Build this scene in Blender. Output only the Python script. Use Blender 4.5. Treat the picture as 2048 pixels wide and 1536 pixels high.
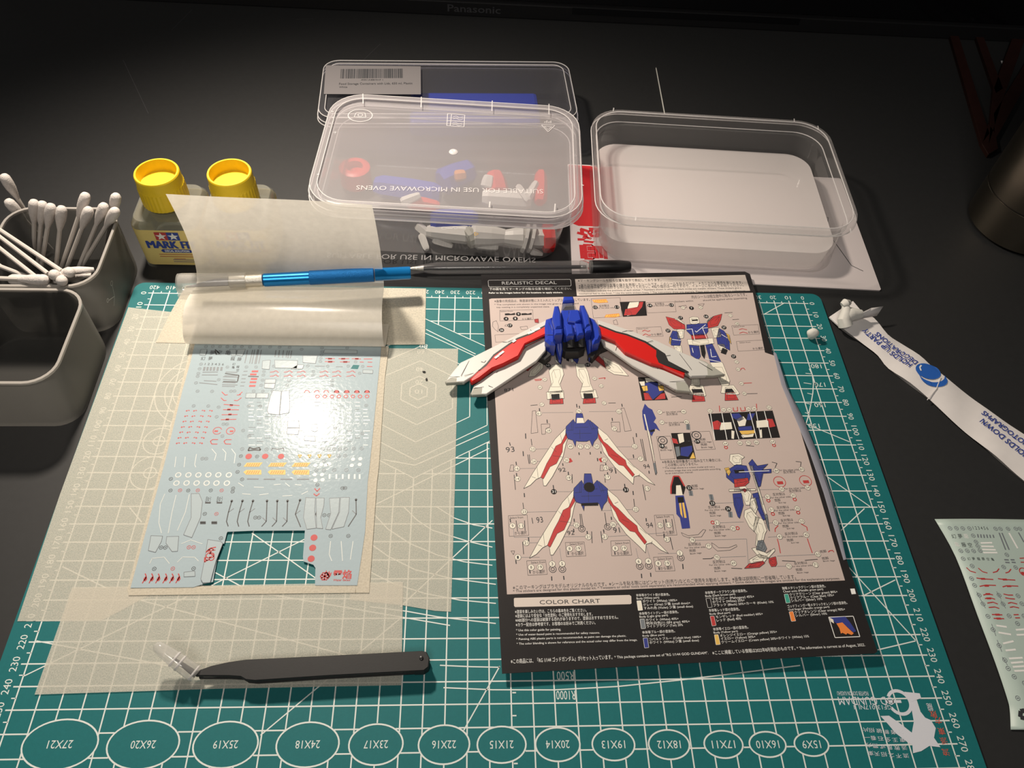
import bpy, bmesh, math, random
from mathutils import Vector, Matrix
for _o in list(bpy.data.objects):
    bpy.data.objects.remove(_o)
scene = bpy.context.scene
COL = scene.collection
MM = 0.001                                   # all measures below are millimetres; origin = zero corner of the mat grid

# ---------------------------------------------------------------- camera
cam_data = bpy.data.cameras.new('camera')
cam_data.sensor_width = 36.0
cam_data.lens = 27.48
cam_data.clip_start = 0.01
cam_data.clip_end = 20.0
cam = bpy.data.objects.new('camera', cam_data)
COL.objects.link(cam)
_r = Vector((998.38,-25.53,50.95)).normalized()
_d = Vector((9.87,-803.12,-595.74)).normalized()
_f = Vector((56.12,595.27,-801.56)).normalized()
cam.matrix_world = Matrix(((_r.x, -_d.x, -_f.x, -221.1 * MM), (_r.y, -_d.y, -_f.y, -345.03 * MM),
                           (_r.z, -_d.z, -_f.z, 372.25 * MM), (0, 0, 0, 1)))
scene.camera = cam

# ---------------------------------------------------------------- world, lamp, exposure
world = bpy.data.worlds.new('dark_room')
scene.world = world
world.use_nodes = True
world.node_tree.nodes['Background'].inputs[0].default_value = (0.95, 0.97, 1.0, 1)
world.node_tree.nodes['Background'].inputs[1].default_value = 0.018
lamp_data = bpy.data.lights.new('desk_lamp', 'SPOT')          # shaded desk lamp above the back edge of the mat
lamp_data.energy = 18.4
lamp_data.spot_size = math.radians(116)
lamp_data.spot_blend = 1.0
lamp_data.shadow_soft_size = 0.026
lamp_data.color = (1.0, 0.875, 0.735)
lamp = bpy.data.objects.new('desk_lamp', lamp_data)
COL.objects.link(lamp)
lamp.location = (-0.412, 0.190, 0.430)
lamp.rotation_euler = (Vector((-0.26, -0.13, 0.0)) - lamp.location).to_track_quat('-Z', 'Y').to_euler()
fill_data = bpy.data.lights.new('fill_light', 'AREA')          # added soft fill from behind the camera, not a lamp seen there
fill_data.shape = 'DISK'
fill_data.size = 0.6
fill_data.energy = 12.5
fill_data.color = (1.0, 0.93, 0.84)
fill = bpy.data.objects.new('fill_light', fill_data)
COL.objects.link(fill)
fill.location = (-0.45, -1.15, 1.75)
fill.rotation_euler = (Vector((-0.2, 0.0, 0.0)) - fill.location).to_track_quat('-Z', 'Y').to_euler()
vs = scene.view_settings
vs.view_transform = 'Standard'
vs.look = 'None'
vs.gamma = 1.0
vs.use_curve_mapping = False
vs.exposure = 0.0

# ---------------------------------------------------------------- materials
MATS = {}
def new_mat(name):
    m = bpy.data.materials.new(name)
    m.use_nodes = True
    MATS[name] = m
    return m, m.node_tree.nodes, m.node_tree.links
def setin(n, key, v):
    if key in n.inputs:
        n.inputs[key].default_value = v
def plain(name, col, rough=0.6, spec=0.4, metal=0.0, noise=None, bump=None, coat=0.0):
    """principled colour with a faint procedural mottling and relief"""
    m, N, L = new_mat(name)
    p = N['Principled BSDF']
    c = (col[0], col[1], col[2], 1)
    setin(p, 'Base Color', c); setin(p, 'Roughness', rough); setin(p, 'Specular IOR Level', spec); setin(p, 'Metallic', metal)
    setin(p, 'Coat Weight', coat)
    tc = N.new('ShaderNodeTexCoord')
    if noise:
        t = N.new('ShaderNodeTexNoise'); t.inputs['Scale'].default_value = noise[0]; t.inputs['Detail'].default_value = 5
        r = N.new('ShaderNodeMapRange'); r.inputs['To Min'].default_value = 1 - noise[1]; r.inputs['To Max'].default_value = 1 + noise[1]
        x = N.new('ShaderNodeMix'); x.data_type = 'RGBA'; x.blend_type = 'MULTIPLY'; x.inputs['Factor'].default_value = 1
        x.inputs['A'].default_value = c
        L.new(tc.outputs['Object'], t.inputs['Vector']); L.new(t.outputs['Fac'], r.inputs['Value'])
        L.new(r.outputs['Result'], x.inputs['B']); L.new(x.outputs['Result'], p.inputs['Base Color'])
    if bump:
        t = N.new('ShaderNodeTexNoise'); t.inputs['Scale'].default_value = bump[0]; t.inputs['Detail'].default_value = 3
        b = N.new('ShaderNodeBump'); b.inputs['Strength'].default_value = bump[1]; b.inputs['Distance'].default_value = bump[2] * MM
        L.new(tc.outputs['Object'], t.inputs['Vector']); L.new(t.outputs['Fac'], b.inputs['Height']); L.new(b.outputs['Normal'], p.inputs['Normal'])
    return m
def sheer(name, col, body, rough=0.3, trans=0.5, tint=(1, 1, 1), gloss=0.5, fibre=None, ior=1.45, edge=0.0):
    """see-through sheet: `body` of the light meets milky matter (diffuse + translucent), the rest passes; a Fresnel gloss on top"""
    m, N, L = new_mat(name)
    N.remove(N['Principled BSDF'])
    out = N['Material Output']
    tr = N.new('ShaderNodeBsdfTransparent'); tr.inputs[0].default_value = (*tint, 1)
    di = N.new('ShaderNodeBsdfDiffuse'); di.inputs[0].default_value = (*col, 1)
    tl = N.new('ShaderNodeBsdfTranslucent'); tl.inputs[0].default_value = (*col, 1)
    gl = N.new('ShaderNodeBsdfGlossy'); gl.inputs['Roughness'].default_value = rough
    m1 = N.new('ShaderNodeMixShader'); m1.inputs[0].default_value = trans
    L.new(di.outputs[0], m1.inputs[1]); L.new(tl.outputs[0], m1.inputs[2])
    m2 = N.new('ShaderNodeMixShader'); m2.inputs[0].default_value = body
    L.new(tr.outputs[0], m2.inputs[1]); L.new(m1.outputs[0], m2.inputs[2])
    if fibre:
        tc = N.new('ShaderNodeTexCoord')
        mp = N.new('ShaderNodeMapping'); mp.inputs['Scale'].default_value = fibre[3]
        t = N.new('ShaderNodeTexNoise'); t.inputs['Scale'].default_value = fibre[0]; t.inputs['Detail'].default_value = 4
        r = N.new('ShaderNodeMapRange'); r.inputs['From Min'].default_value = 0.3; r.inputs['From Max'].default_value = 0.7
        r.inputs['To Min'].default_value = fibre[1]; r.inputs['To Max'].default_value = fibre[2]
        L.new(tc.outputs['Object'], mp.inputs[0]); L.new(mp.outputs[0], t.inputs['Vector']); L.new(t.outputs['Fac'], r.inputs['Value'])
        L.new(r.outputs['Result'], m2.inputs[0])
        b = N.new('ShaderNodeBump'); b.inputs['Strength'].default_value = 0.35; b.inputs['Distance'].default_value = 0.06 * MM
        L.new(t.outputs['Fac'], b.inputs['Height']); L.new(b.outputs['Normal'], di.inputs['Normal']); L.new(b.outputs['Normal'], gl.inputs['Normal'])
    fr = N.new('ShaderNodeFresnel')                # thin sheet: both faces reflect alike
    ge = N.new('ShaderNodeNewGeometry')
    ex = N.new('ShaderNodeMath'); ex.operation = 'MULTIPLY_ADD'; ex.inputs[1].default_value = -2.0; ex.inputs[2].default_value = 1.0
    pw = N.new('ShaderNodeMath'); pw.operation = 'POWER'; pw.inputs[0].default_value = ior
    L.new(ge.outputs['Backfacing'], ex.inputs[0]); L.new(ex.outputs[0], pw.inputs[1]); L.new(pw.outputs[0], fr.inputs['IOR'])
    mu = N.new('ShaderNodeMath'); mu.operation = 'MULTIPLY'; mu.inputs[1].default_value = gloss
    L.new(fr.outputs[0], mu.inputs[0])
    m3 = N.new('ShaderNodeMixShader')
    L.new(mu.outputs[0], m3.inputs[0]); L.new(m2.outputs[0], m3.inputs[1]); L.new(gl.outputs[0], m3.inputs[2])
    L.new(m3.outputs[0], out.inputs[0])
    return m

plain('desk', (0.0155, 0.0160, 0.0168), 0.60, 0.50, noise=(300, 0.15), bump=(900, 0.15, 0.05))
plain('mat_green', (0.009, 0.137, 0.147), 0.55, 0.30, noise=(700, 0.08), bump=(1800, 0.3, 0.05))
plain('mat_print', (0.66, 0.70, 0.68), 0.6, 0.3)
plain('ghost_white', (0.62, 0.64, 0.70), 0.6, 0.3)
plain('mat_red', (0.62, 0.10, 0.06), 0.6, 0.3)
sheer('washi', (0.80, 0.765, 0.675), 0.45, 0.6, 0.25, gloss=0.10, fibre=(2300, 0.30, 0.58, (1, 0.7, 1)))
sheer('washi_edge', (0.76, 0.71, 0.60), 0.7, 0.6, 0.25, gloss=0.10, fibre=(900, 0.5, 0.8, (1, 1, 1)))
plain('decal_blue', (0.365, 0.445, 0.485), 0.15, 0.05, bump=(480, 0.9, 0.08), noise=(40, 0.04))
plain('decal_film', (0.40, 0.47, 0.50), 0.2, 0.12, bump=(500, 0.5, 0.06))
plain('ink_grey', (0.17, 0.19, 0.21), 0.5)
plain('ink_dark', (0.035, 0.037, 0.042), 0.5)
plain('ink_red', (0.45, 0.045, 0.045), 0.5)
plain('ink_white', (0.80, 0.80, 0.78), 0.5)
plain('ink_milky', (0.56, 0.59, 0.57), 0.4)
plain('ink_pale', (0.56, 0.64, 0.69), 0.4)
plain('ink_yellow', (0.72, 0.46, 0.11), 0.5)
plain('ink_orange', (0.75, 0.22, 0.05), 0.5)
plain('ink_blue', (0.036, 0.048, 0.235), 0.5)
plain('ink_green', (0.05, 0.32, 0.24), 0.5)
plain('ink_bright_blue', (0.022, 0.115, 0.46), 0.5)
plain('ink_navy', (0.030, 0.055, 0.29), 0.5)
plain('cream', (0.74, 0.70, 0.60), 0.6)
plain('cover_black', (0.022, 0.020, 0.0205), 0.34, 0.40, noise=(200, 0.1), bump=(90, 0.06, 0.12))
plain('page', (0.50, 0.415, 0.385), 0.42, 0.35, noise=(60, 0.03), bump=(60, 0.05, 0.12))
plain('page_light', (0.62, 0.55, 0.50), 0.42, 0.35)
plain('under_page', (0.22, 0.225, 0.27), 0.35, 0.5, noise=(80, 0.1))
sheer('tissue', (0.92, 0.885, 0.81), 0.78, 0.20, 0.45, gloss=0.5, fibre=(260, 0.74, 0.82, (1, 1, 1)))
sheer('clear_plastic', (0.80, 0.78, 0.78), 0.13, 0.12, 0.5, tint=(0.97, 0.97, 0.97), gloss=0.9, ior=1.4)
sheer('frosted_lid', (0.70, 0.67, 0.69), 0.46, 0.22, 0.45, tint=(0.95, 0.95, 0.97), gloss=0.6)
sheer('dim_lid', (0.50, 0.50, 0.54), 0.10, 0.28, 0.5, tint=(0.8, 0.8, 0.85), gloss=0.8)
sheer('embossed', (0.92, 0.90, 0.90), 0.70, 0.2, 0.4, gloss=0.8)
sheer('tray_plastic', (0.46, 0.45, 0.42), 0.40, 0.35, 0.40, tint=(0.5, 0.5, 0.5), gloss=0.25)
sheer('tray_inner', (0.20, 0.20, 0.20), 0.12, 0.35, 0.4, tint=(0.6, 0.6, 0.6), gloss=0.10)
sheer('tray_rim', (0.72, 0.68, 0.64), 0.65, 0.2, 0.4, gloss=0.9)
sheer('clear_glass', (0.66, 0.65, 0.57), 0.30, 0.05, 0.4, tint=(0.90, 0.92, 0.88), gloss=1.0, ior=1.5)
sheer('glass_solution', (0.45, 0.46, 0.40), 0.14, 0.05, 0.4, tint=(0.86, 0.88, 0.82), gloss=0.5, ior=1.33)
sheer('water', (0.97, 0.93, 0.92), 0.72, 0.03, 0.5, tint=(0.99, 0.99, 0.99), gloss=1.0, ior=1.33)
sheer('clear_cap', (0.80, 0.79, 0.76), 0.24, 0.14, 0.4, gloss=0.9)
sheer('rim_plastic', (0.82, 0.79, 0.79), 0.20, 0.12, 0.5, tint=(0.97, 0.97, 0.97), gloss=1.0, ior=1.45)
sheer('tip_plastic', (0.88, 0.86, 0.83), 0.34, 0.06, 0.4, gloss=1.0, ior=1.6)
sheer('canopy_clear', (0.8, 0.8, 0.8), 0.16, 0.05, 0.3, gloss=1.0, ior=1.5)
plain('cap_yellow', (0.76, 0.53, 0.015), 0.45, 0.4, noise=(300, 0.06))
plain('label_yellow', (0.74, 0.58, 0.21), 0.5, 0.35)
plain('barcode_label', (0.16, 0.15, 0.155), 0.6)  # white label, its dimness in weak light put into a dark grey colour
plain('cotton', (0.60, 0.56, 0.535), 0.9, 0.1, noise=(500, 0.12), bump=(1400, 0.8, 0.3))
plain('swab_paper', (0.55, 0.51, 0.475), 0.7, 0.2)
plain('knife_blue', (0.012, 0.25, 0.68), 0.28, 0.5, metal=0.6)
plain('knife_knurl', (0.012, 0.19, 0.55), 0.42, 0.5, metal=0.6, bump=(2600, 0.9, 0.25))
plain('silver', (0.78, 0.74, 0.66), 0.38, 0.5, metal=0.85, bump=(2200, 0.8, 0.25))
plain('steel_blade', (0.30, 0.30, 0.32), 0.30, 0.5, metal=1.0)
plain('black_plastic', (0.012, 0.012, 0.013), 0.38, 0.45)
plain('tweezer_black', (0.017, 0.017, 0.018), 0.50, 0.4, noise=(400, 0.1), bump=(1500, 0.2, 0.05))
plain('ink_tube', (0.02, 0.02, 0.025), 0.3, 0.5)
plain('model_white', (0.56, 0.55, 0.525), 0.38, 0.4)
plain('model_grey', (0.34, 0.34, 0.30), 0.45, 0.4)
plain('model_red', (0.58, 0.018, 0.016), 0.36, 0.4)
plain('model_blue', (0.020, 0.048, 0.39), 0.30, 0.5)
plain('model_dark', (0.028, 0.027, 0.027), 0.5, 0.4)
plain('model_orange', (0.60, 0.22, 0.06), 0.45)
plain('card_white', (0.66, 0.60, 0.60), 0.40, 0.4)
plain('card_red', (0.56, 0.028, 0.035), 0.40, 0.4)
plain('packet_paper', (0.72, 0.69, 0.68), 0.55, 0.35, noise=(120, 0.05), bump=(70, 0.25, 0.4))
plain('putty', (0.62, 0.61, 0.57), 0.6, 0.3, bump=(320, 0.5, 0.4))
plain('sticker_green', (0.43, 0.53, 0.49), 0.42, 0.4, noise=(90, 0.05), bump=(50, 0.1, 0.2))
plain('flask_steel', (0.24, 0.21, 0.165), 0.30, 0.5, metal=1.0, noise=(200, 0.06))
plain('flask_seam', (0.10, 0.09, 0.08), 0.3, 0.5, metal=1.0)
plain('tv_black', (0.010, 0.010, 0.011), 0.42, 0.35)
plain('tv_screen', (0.004, 0.004, 0.005), 0.12, 0.5)
plain('tv_letters', (0.05, 0.05, 0.055), 0.5, 0.4)
plain('maroon_wood', (0.024, 0.008, 0.006), 0.5, 0.3, noise=(150, 0.3))
plain('scrap_white', (0.6, 0.6, 0.6), 0.6)

# ---------------------------------------------------------------- geometry helpers (mm in, metres out)
class B:
    def __init__(s):
        s.v = []; s.f = []
    def face(s, pts, z=None):
        n = len(s.v)
        for p in pts:
            s.v.append((p[0], p[1], p[2] if z is None else z))
        s.f.append(tuple(range(n, n + len(pts))))
    def line(s, p, q, w, z):
        dx, dy = q[0] - p[0], q[1] - p[1]
        l = math.hypot(dx, dy)
        if l < 1e-6:
            return
        nx, ny = -dy / l * w / 2, dx / l * w / 2
        s.face([(p[0] - nx, p[1] - ny), (q[0] - nx, q[1] - ny), (q[0] + nx, q[1] + ny), (p[0] + nx, p[1] + ny)], z)
    def path(s, pts, w, z, close=False):
        pts = list(pts)
        if close:
            pts.append(pts[0])
        for a, b in zip(pts, pts[1:]):
            s.line(a, b, w, z)
    def ring(s, c, rx, ry, w, z, n=28, a0=0.0, a1=2 * math.pi):
        for i in range(n):
            t, u = a0 + (a1 - a0) * i / n, a0 + (a1 - a0) * (i + 1) / n
            q = []
            for a, k in ((t, -1), (t, 1), (u, 1), (u, -1)):
                q.append((c[0] + (rx + k * w / 2) * math.cos(a), c[1] + (ry + k * w / 2) * math.sin(a)))
            s.face(q, z)
    def disc(s, c, rx, ry, z, n=14):
        s.face([(c[0] + rx * math.cos(2 * math.pi * i / n), c[1] + ry * math.sin(2 * math.pi * i / n)) for i in range(n)], z)
    def box(s, x0, x1, y0, y1, z0, z1):
        n = len(s.v)
        s.v += [(x0, y0, z0), (x1, y0, z0), (x1, y1, z0), (x0, y1, z0), (x0, y0, z1), (x1, y0, z1), (x1, y1, z1), (x0, y1, z1)]
        for q in ((0, 3, 2, 1), (4, 5, 6, 7), (0, 1, 5, 4), (1, 2, 6, 5), (2, 3, 7, 6), (3, 0, 4, 7)):
            s.f.append(tuple(n + i for i in q))
    def loft(s, rings, cap0=True, cap1=True, closed=True):
        n0 = len(s.v); k = len(rings[0])
        for r in rings:
            s.v += [tuple(p) for p in r]
        for i in range(len(rings) - 1):
            for j in range(k if closed else k - 1):
                a, b = n0 + i * k + j, n0 + i * k + (j + 1) % k
                s.f.append((a, b, b + k, a + k))
        if cap0:
            s.f.append(tuple(n0 + j for j in reversed(range(k))))
        if cap1:
            s.f.append(tuple(n0 + (len(rings) - 1) * k + j for j in range(k)))
    def prism(s, pts, h, cham=0.0, down=None):
        """solid under an outline of (x, y, z_top) points: h deep, top edge chamfered by cham"""
        pts = list(pts)
        ar = sum(a[0] * b[1] - b[0] * a[1] for a, b in zip(pts, pts[1:] + pts[:1]))
        if ar < 0:
            pts.reverse()
        k = len(pts)
        low = [(p[0], p[1], (p[2] - h) if down is None else down) for p in pts]
        if cham:
            mid = [(p[0], p[1], p[2] - cham) for p in pts]
            ins = []
            for i in range(k):
                a, b, c = Vector(pts[i - 1][:2]), Vector(pts[i][:2]), Vector(pts[(i + 1) % k][:2])
                e1, e2 = (b - a), (c - b)
                if e1.length < 1e-6 or e2.length < 1e-6:
                    ins.append(pts[i]); continue
                n1 = Vector((-e1.y, e1.x)).normalized(); n2 = Vector((-e2.y, e2.x)).normalized()
                nn = n1 + n2
                nn = n1 if nn.length < 0.3 else nn.normalized() / max(0.5, nn.normalized().dot(n1))
                q = b + nn * cham
                ins.append((q.x, q.y, pts[i][2]))
            s.loft([low, mid, ins])
        else:
            s.loft([low, pts])
    def lathe(s, prof, a, b, n=24):
        """turn (distance along, radius) pairs about the axis a -> b"""
        a, b = Vector(a), Vector(b)
        ax = (b - a).normalized()
        u = ax.cross(Vector((0, 0, 1)))
        if u.length < 1e-3:
            u = Vector((1, 0, 0))
        u.normalize(); w = ax.cross(u)
        rings = []
        for t, r in prof:
            rings.append([tuple(a + ax * t + (u * math.cos(2 * math.pi * i / n) + w * math.sin(2 * math.pi * i / n)) * r) for i in range(n)])
        s.loft(rings)
    def tube(s, pts, r, n=8):
        pts = [Vector(p) for p in pts]
        rings = []
        for i, p in enumerate(pts):
            t = (pts[min(i + 1, len(pts) - 1)] - pts[max(i - 1, 0)]).normalized()
            u = t.cross(Vector((0, 0, 1)))
            if u.length < 1e-3:
                u = Vector((1, 0, 0))
            u.normalize(); w = t.cross(u)
            rr = r[i] if isinstance(r, (list, tuple)) else r
            rings.append([tuple(p + (u * math.cos(2 * math.pi * k / n) + w * math.sin(2 * math.pi * k / n)) * rr) for k in range(n)])
        s.loft(rings)
    def text(s, body, p0, p1, h, z, bold=0.0, sx=None, flip=False, zf=None):
        """flat lettering: baseline from p0 towards p1, as wide as p0-p1 (or natural when sx is given), capitals h tall"""
        vs_, fs_, wid = glyphs(body, bold)
        if not vs_:
            return
        dx, dy = p1[0] - p0[0], p1[1] - p0[1]
        l = math.hypot(dx, dy)
        dx, dy = dx / l, dy / l
        ky = h / 0.70
        kx = l / wid if sx is None else ky * sx
        if flip:
            ky = -ky
        n = len(s.v)
        for x, y in vs_:
            X, Y = p0[0] + dx * x * kx - dy * y * ky, p0[1] + dy * x * kx + dx * y * ky
            s.v.append((X, Y, z if zf is None else zf(X, Y)))
        s.f += [tuple(n + i for i in q) for q in fs_]
    def build(s, name, mat, parent=None, smooth=False, loc=None):
        me = bpy.data.meshes.new(name)
        o = BASE.get(parent.name, (0, 0, 0)) if parent is not None else (loc or (0, 0, 0))
        me.from_pydata([((x - o[0]) * MM, (y - o[1]) * MM, (z - o[2]) * MM) for x, y, z in s.v], [], s.f)
        me.materials.append(MATS[mat])
        if smooth:
            for p in me.polygons:
                p.use_smooth = True
            me.set_sharp_from_angle(angle=math.radians(38))
        me.update()
        ob = bpy.data.objects.new(name, me)
        COL.objects.link(ob)
        if parent is not None:
            ob.parent = parent
            if any(w_ in name for w_ in ('printing', 'printed', 'lettering', 'numbers', 'lines', 'drops', 'scratches', 'strokes')):
                ob['kind'] = 'stuff'
        else:
            ob.location = Vector(o) * MM
        BASE[ob.name] = o
        return ob
BASE = {}                                     # where each thing's own frame starts
_tc = bpy.data.curves.new('lettering', 'FONT')
_tc.resolution_u = 2
_to = bpy.data.objects.new('lettering', _tc)
_gl = {}
def glyphs(body, bold=0.0):
    k = (body, bold)
    if k not in _gl:
        _tc.offset = bold
        _tc.body = body
        me = bpy.data.meshes.new_from_object(_to)
        v = [(a.co.x, a.co.y) for a in me.vertices]
        f = [tuple(p.vertices) for p in me.polygons]
        bpy.data.meshes.remove(me)
        if v:
            x0 = min(a[0] for a in v)
            v = [(a[0] - x0, a[1]) for a in v]
        _gl[k] = (v, f, max((a[0] for a in v), default=1.0) or 1.0)
    return _gl[k]
def thing(name, label, cat, loc=(0, 0, 0), group=None):
    o = bpy.data.objects.new(name, None)
    o.empty_display_size = 0.01
    COL.objects.link(o)
    o.location = Vector(loc) * MM
    BASE[o.name] = loc
    return tag(o, label, cat, group)
def tag(o, label, cat, group=None, kind=None):
    o['label'] = label
    o['category'] = cat
    if group:
        o['group'] = group
    if kind:
        o['kind'] = kind
    return o
def bevel(o, w, seg=2, ang=30):
    m = o.modifiers.new('soft_edge', 'BEVEL')
    m.width = w * MM; m.segments = seg; m.limit_method = 'ANGLE'; m.angle_limit = math.radians(ang)
    return o
def rrect(w, d, r, n=6, cx=0.0, cy=0.0, z=0.0, rot=0.0):
    pts = []
    c, s_ = math.cos(rot), math.sin(rot)
    for (sx, sy, a0) in ((1, 1, 0), (-1, 1, 90), (-1, -1, 180), (1, -1, 270)):
        for i in range(n + 1):
            a = math.radians(a0 + 90 * i / n)
            x, y = sx * (w / 2 - r) + r * math.cos(a), sy * (d / 2 - r) + r * math.sin(a)
            pts.append((cx + x * c - y * s_, cy + x * s_ + y * c, z))
    return pts
DESK = -2.0                                   # desk top; the mat is 2 mm thick and its face is z = 0
random.seed(4)

# ================================================================ desk and television
desk = thing('desk', 'black desk under the green cutting mat', 'desk', (-100, -70, -740))
b = B(); b.box(-900, 700, -560, 420, DESK - 25, DESK); bevel(b.build('desk_top', 'desk', desk), 2)
for x, y in ((-860, -520), (660, -520), (-860, 380), (660, 380)):
    b = B(); b.box(x - 25, x + 25, y - 25, y + 25, -740, DESK - 25); b.build('leg', 'desk', desk)
b = B()
for p, q in (((-508, 262), (-470, 190)), ((-300, 300), (-318, 262)), ((-470, 345), (-480, 310)), ((-377, 335), (-362, 337))):
    b.line(p, q, 0.35, DESK + 0.05)
b.build('scratches', 'tv_letters', desk)

tvr = math.radians(-1.2)
tv = thing('television', 'black television lower bezel with grey maker lettering behind the boxes', 'television', (-120, 348, DESK))
BASE[tv.name] = (0, 0, 0)
tv.rotation_euler = (0, 0, tvr)
b = B(); b.box(-520, 480, 0, 22, 0, 13.5); bevel(b.build('bezel', 'tv_black', tv), 1.0)
b = B(); b.box(-520, 480, 3, 22, 13.5, 280); b.build('back_shell', 'tv_black', tv)
b = B(); b.box(-512, 472, 2.0, 3.0, 16, 272); b.build('screen', 'tv_screen', tv)
b = B(); b.box(-10, 200, -0.6, 0.2, 7.5, 12.8); b.build('glossy_strip', 'tv_screen', tv)
lt = B(); lt.text('Panasonic', (-123, 0), (-75, 0), 6.6, 0, bold=0.012)
lt.v = [(x, -0.25, 4.2 + y) for x, y, z in lt.v]
lt.build('lettering', 'tv_letters', tv)
b = B(); b.box(-160, 120, 22, 140, 0, 8); b.build('foot', 'tv_black', tv)

# ================================================================ cutting mat
mat_o = thing('cutting_mat', 'green self-healing cutting mat with white grid and numbers', 'cutting mat', (-210, -140, DESK))
b = B(); b.loft([rrect(445, 300, 6, 5, -210, -141, DESK), rrect(445, 300, 6, 5, -210, -141, 0.0)])
b.build('board', 'mat_green', mat_o)
OV = [('27X21', 45, 195, 101), ('26X20', 215, 358, 97), ('25X19', 387, 516, 93), ('24X18', 553, 678, 90), ('23X17', 698, 806, 82), ('22X16', 837, 939, 78),
      ('21X15', 955, 1052, 73), ('20X14', 1071, 1160, 68), ('19X13', 1184.5, 1269, 64), ('18X12', 1297, 1378.6, 59), ('17X11', 1408.5, 1485.5, 55), ('16X10', 1499, 1571.6, 51), ('15X9', 1588.8, 1657, 47)]
OVAL = [('27X21',-395,-264.3,15.75,10.15),('26X20',-359.9,-264.9,15.15,9.8),('25X19',-324.8,-265.4,13.8,9.4),('24X18',-289.5,-265.9,13.5,9.15),('23X17',-259.9,-266.3,11.75,8.35),('22X16',-230.1,-266.8,11.2,8),('21X15',-204.7,-267.2,10.75,7.5),('20X14',-179.8,-267.5,9.9,6.95),('19X13',-154.9,-267.9,9.5,6.6),('18X12',-129.9,-268.3,9.2,6.1),('17X11',-105.2,-268.6,8.75,5.7),('16X10',-85.1,-268.9,8.3,5.3),('15X9',-65,-269.2,7.8,4.9)]
HC = (-250.0, -75.0)
def in_hex(x, y, r):
    x, y = abs(x - HC[0]), abs(y - HC[1])
    return x <= r and 0.5 * x + 0.866 * y <= r
def blocked(x, y):
    if in_hex(x, y, 50):
        return True
    return any(((x - o[1]) / o[3]) ** 2 + ((y - o[2]) / o[4]) ** 2 < 1 for o in OVAL)
def clipped(bm_, p, q, w, z):
    n = max(2, int(math.hypot(q[0] - p[0], q[1] - p[1]) / 0.5))
    a = None
    for i in range(n + 1):
        t = i / n
        x, y = p[0] + (q[0] - p[0]) * t, p[1] + (q[1] - p[1]) * t
        if blocked(x, y):
            if a is not None:
                bm_.line(a, last, w, z)
            a = None
        else:
            a = a or (x, y)
            last = (x, y)
    if a is not None:
        bm_.line(a, last, w, z)
ZP = 0.05
g = B()
for u in range(0, 421, 10):
    clipped(g, (-u, 2.2), (-u, -285), 0.62, ZP)
for v in range(0, 281, 10):
    clipped(g, (2.8, -v), (-422.8, -v), 0.62, ZP + 0.01)
for k in range(5, 420, 10):
    g.line((-k, 0), (-k, 1.6), 0.5, ZP)
for k in range(5, 280, 10):
    g.line((0, -k), (2.0, -k), 0.5, ZP)
    g.line((-420, -k), (-422.0, -k), 0.5, ZP)
g.build('printed_grid', 'mat_print', mat_o)
g = B()
for u in range(0, 421, 10):
    s_ = str(u); w = 2.0 * len(s_)
    g.text(s_, (-u + w / 2, 6.4), (-u - w / 2, 6.4), 3.1, ZP)
for v in range(0, 281, 10):
    s_ = str(v); w = 2.25 * len(s_)
    g.text(s_, (3.6, -v + w / 2), (3.6, -v - w / 2), 3.3, ZP)
    g.text(s_, (-424.0, -v - w / 2), (-424.0, -v + w / 2), 3.3, ZP)
for n_, x, y, a, c in OVAL:
    w = 2.1 * len(n_)
    g.text(n_, (x + w / 2, y + 1.6), (x - w / 2, y + 1.6), 3.3, ZP)
for t_, p in zip(('180', '170', '160', '150'), [(-5.8,-52.6),(-7.2,-66.8),(-11.3,-82),(-18.8,-97.1)]):
    g.text(t_, (p[0] + 3.3, p[1] + 1.6), (p[0] - 3.3, p[1] + 1.6), 3.2, ZP)
for t_, r in (('10', 0), ('20', 7), ('40', 16.5), ('60', 30)):
    g.text(t_, (HC[0] + 2.2, HC[1] + r + 1.6), (HC[0] - 2.2, HC[1] + r + 1.6), 3.0, ZP)
g.text('R1000', (-170.4,-244.7), (-179.2,-244.6), 4.0, ZP)
g.text('R500', (-170.4,-236), (-178.4,-235.9), 4.0, ZP)
g.text('15', (-386, -98.2), (-390, -98.2), 2.6, ZP)
g.text('80', (-246, -39), (-251, -39), 3.0, ZP)
g.build('printed_numbers', 'mat_print', mat_o)
g = B()
for n_, x, y, a, c in OVAL:
    g.ring((x, y), a, c, 0.7, ZP + 0.02, 40)
for r in (5, 10, 20, 30, 40, 50):
    R_ = r / math.cos(math.pi / 6)
    g.path([(HC[0] + R_ * math.sin(k * math.pi / 3), HC[1] + R_ * math.cos(k * math.pi / 3)) for k in range(6)], 0.5, ZP + 0.02, True)
for c, rr in (((-390, -110), (8.4, 3.0)), ((-390, -130), (10, 3.2))):
    for r in rr:
        g.ring(c, r, r, 0.5, ZP + 0.02, 28)
_c = (-375.6,-75.6,24.4)
for r in (_c[2], _c[2] - 5.5, _c[2] - 10):
    g.ring(_c[:2], r, r, 0.5, ZP + 0.02, 48)
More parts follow.
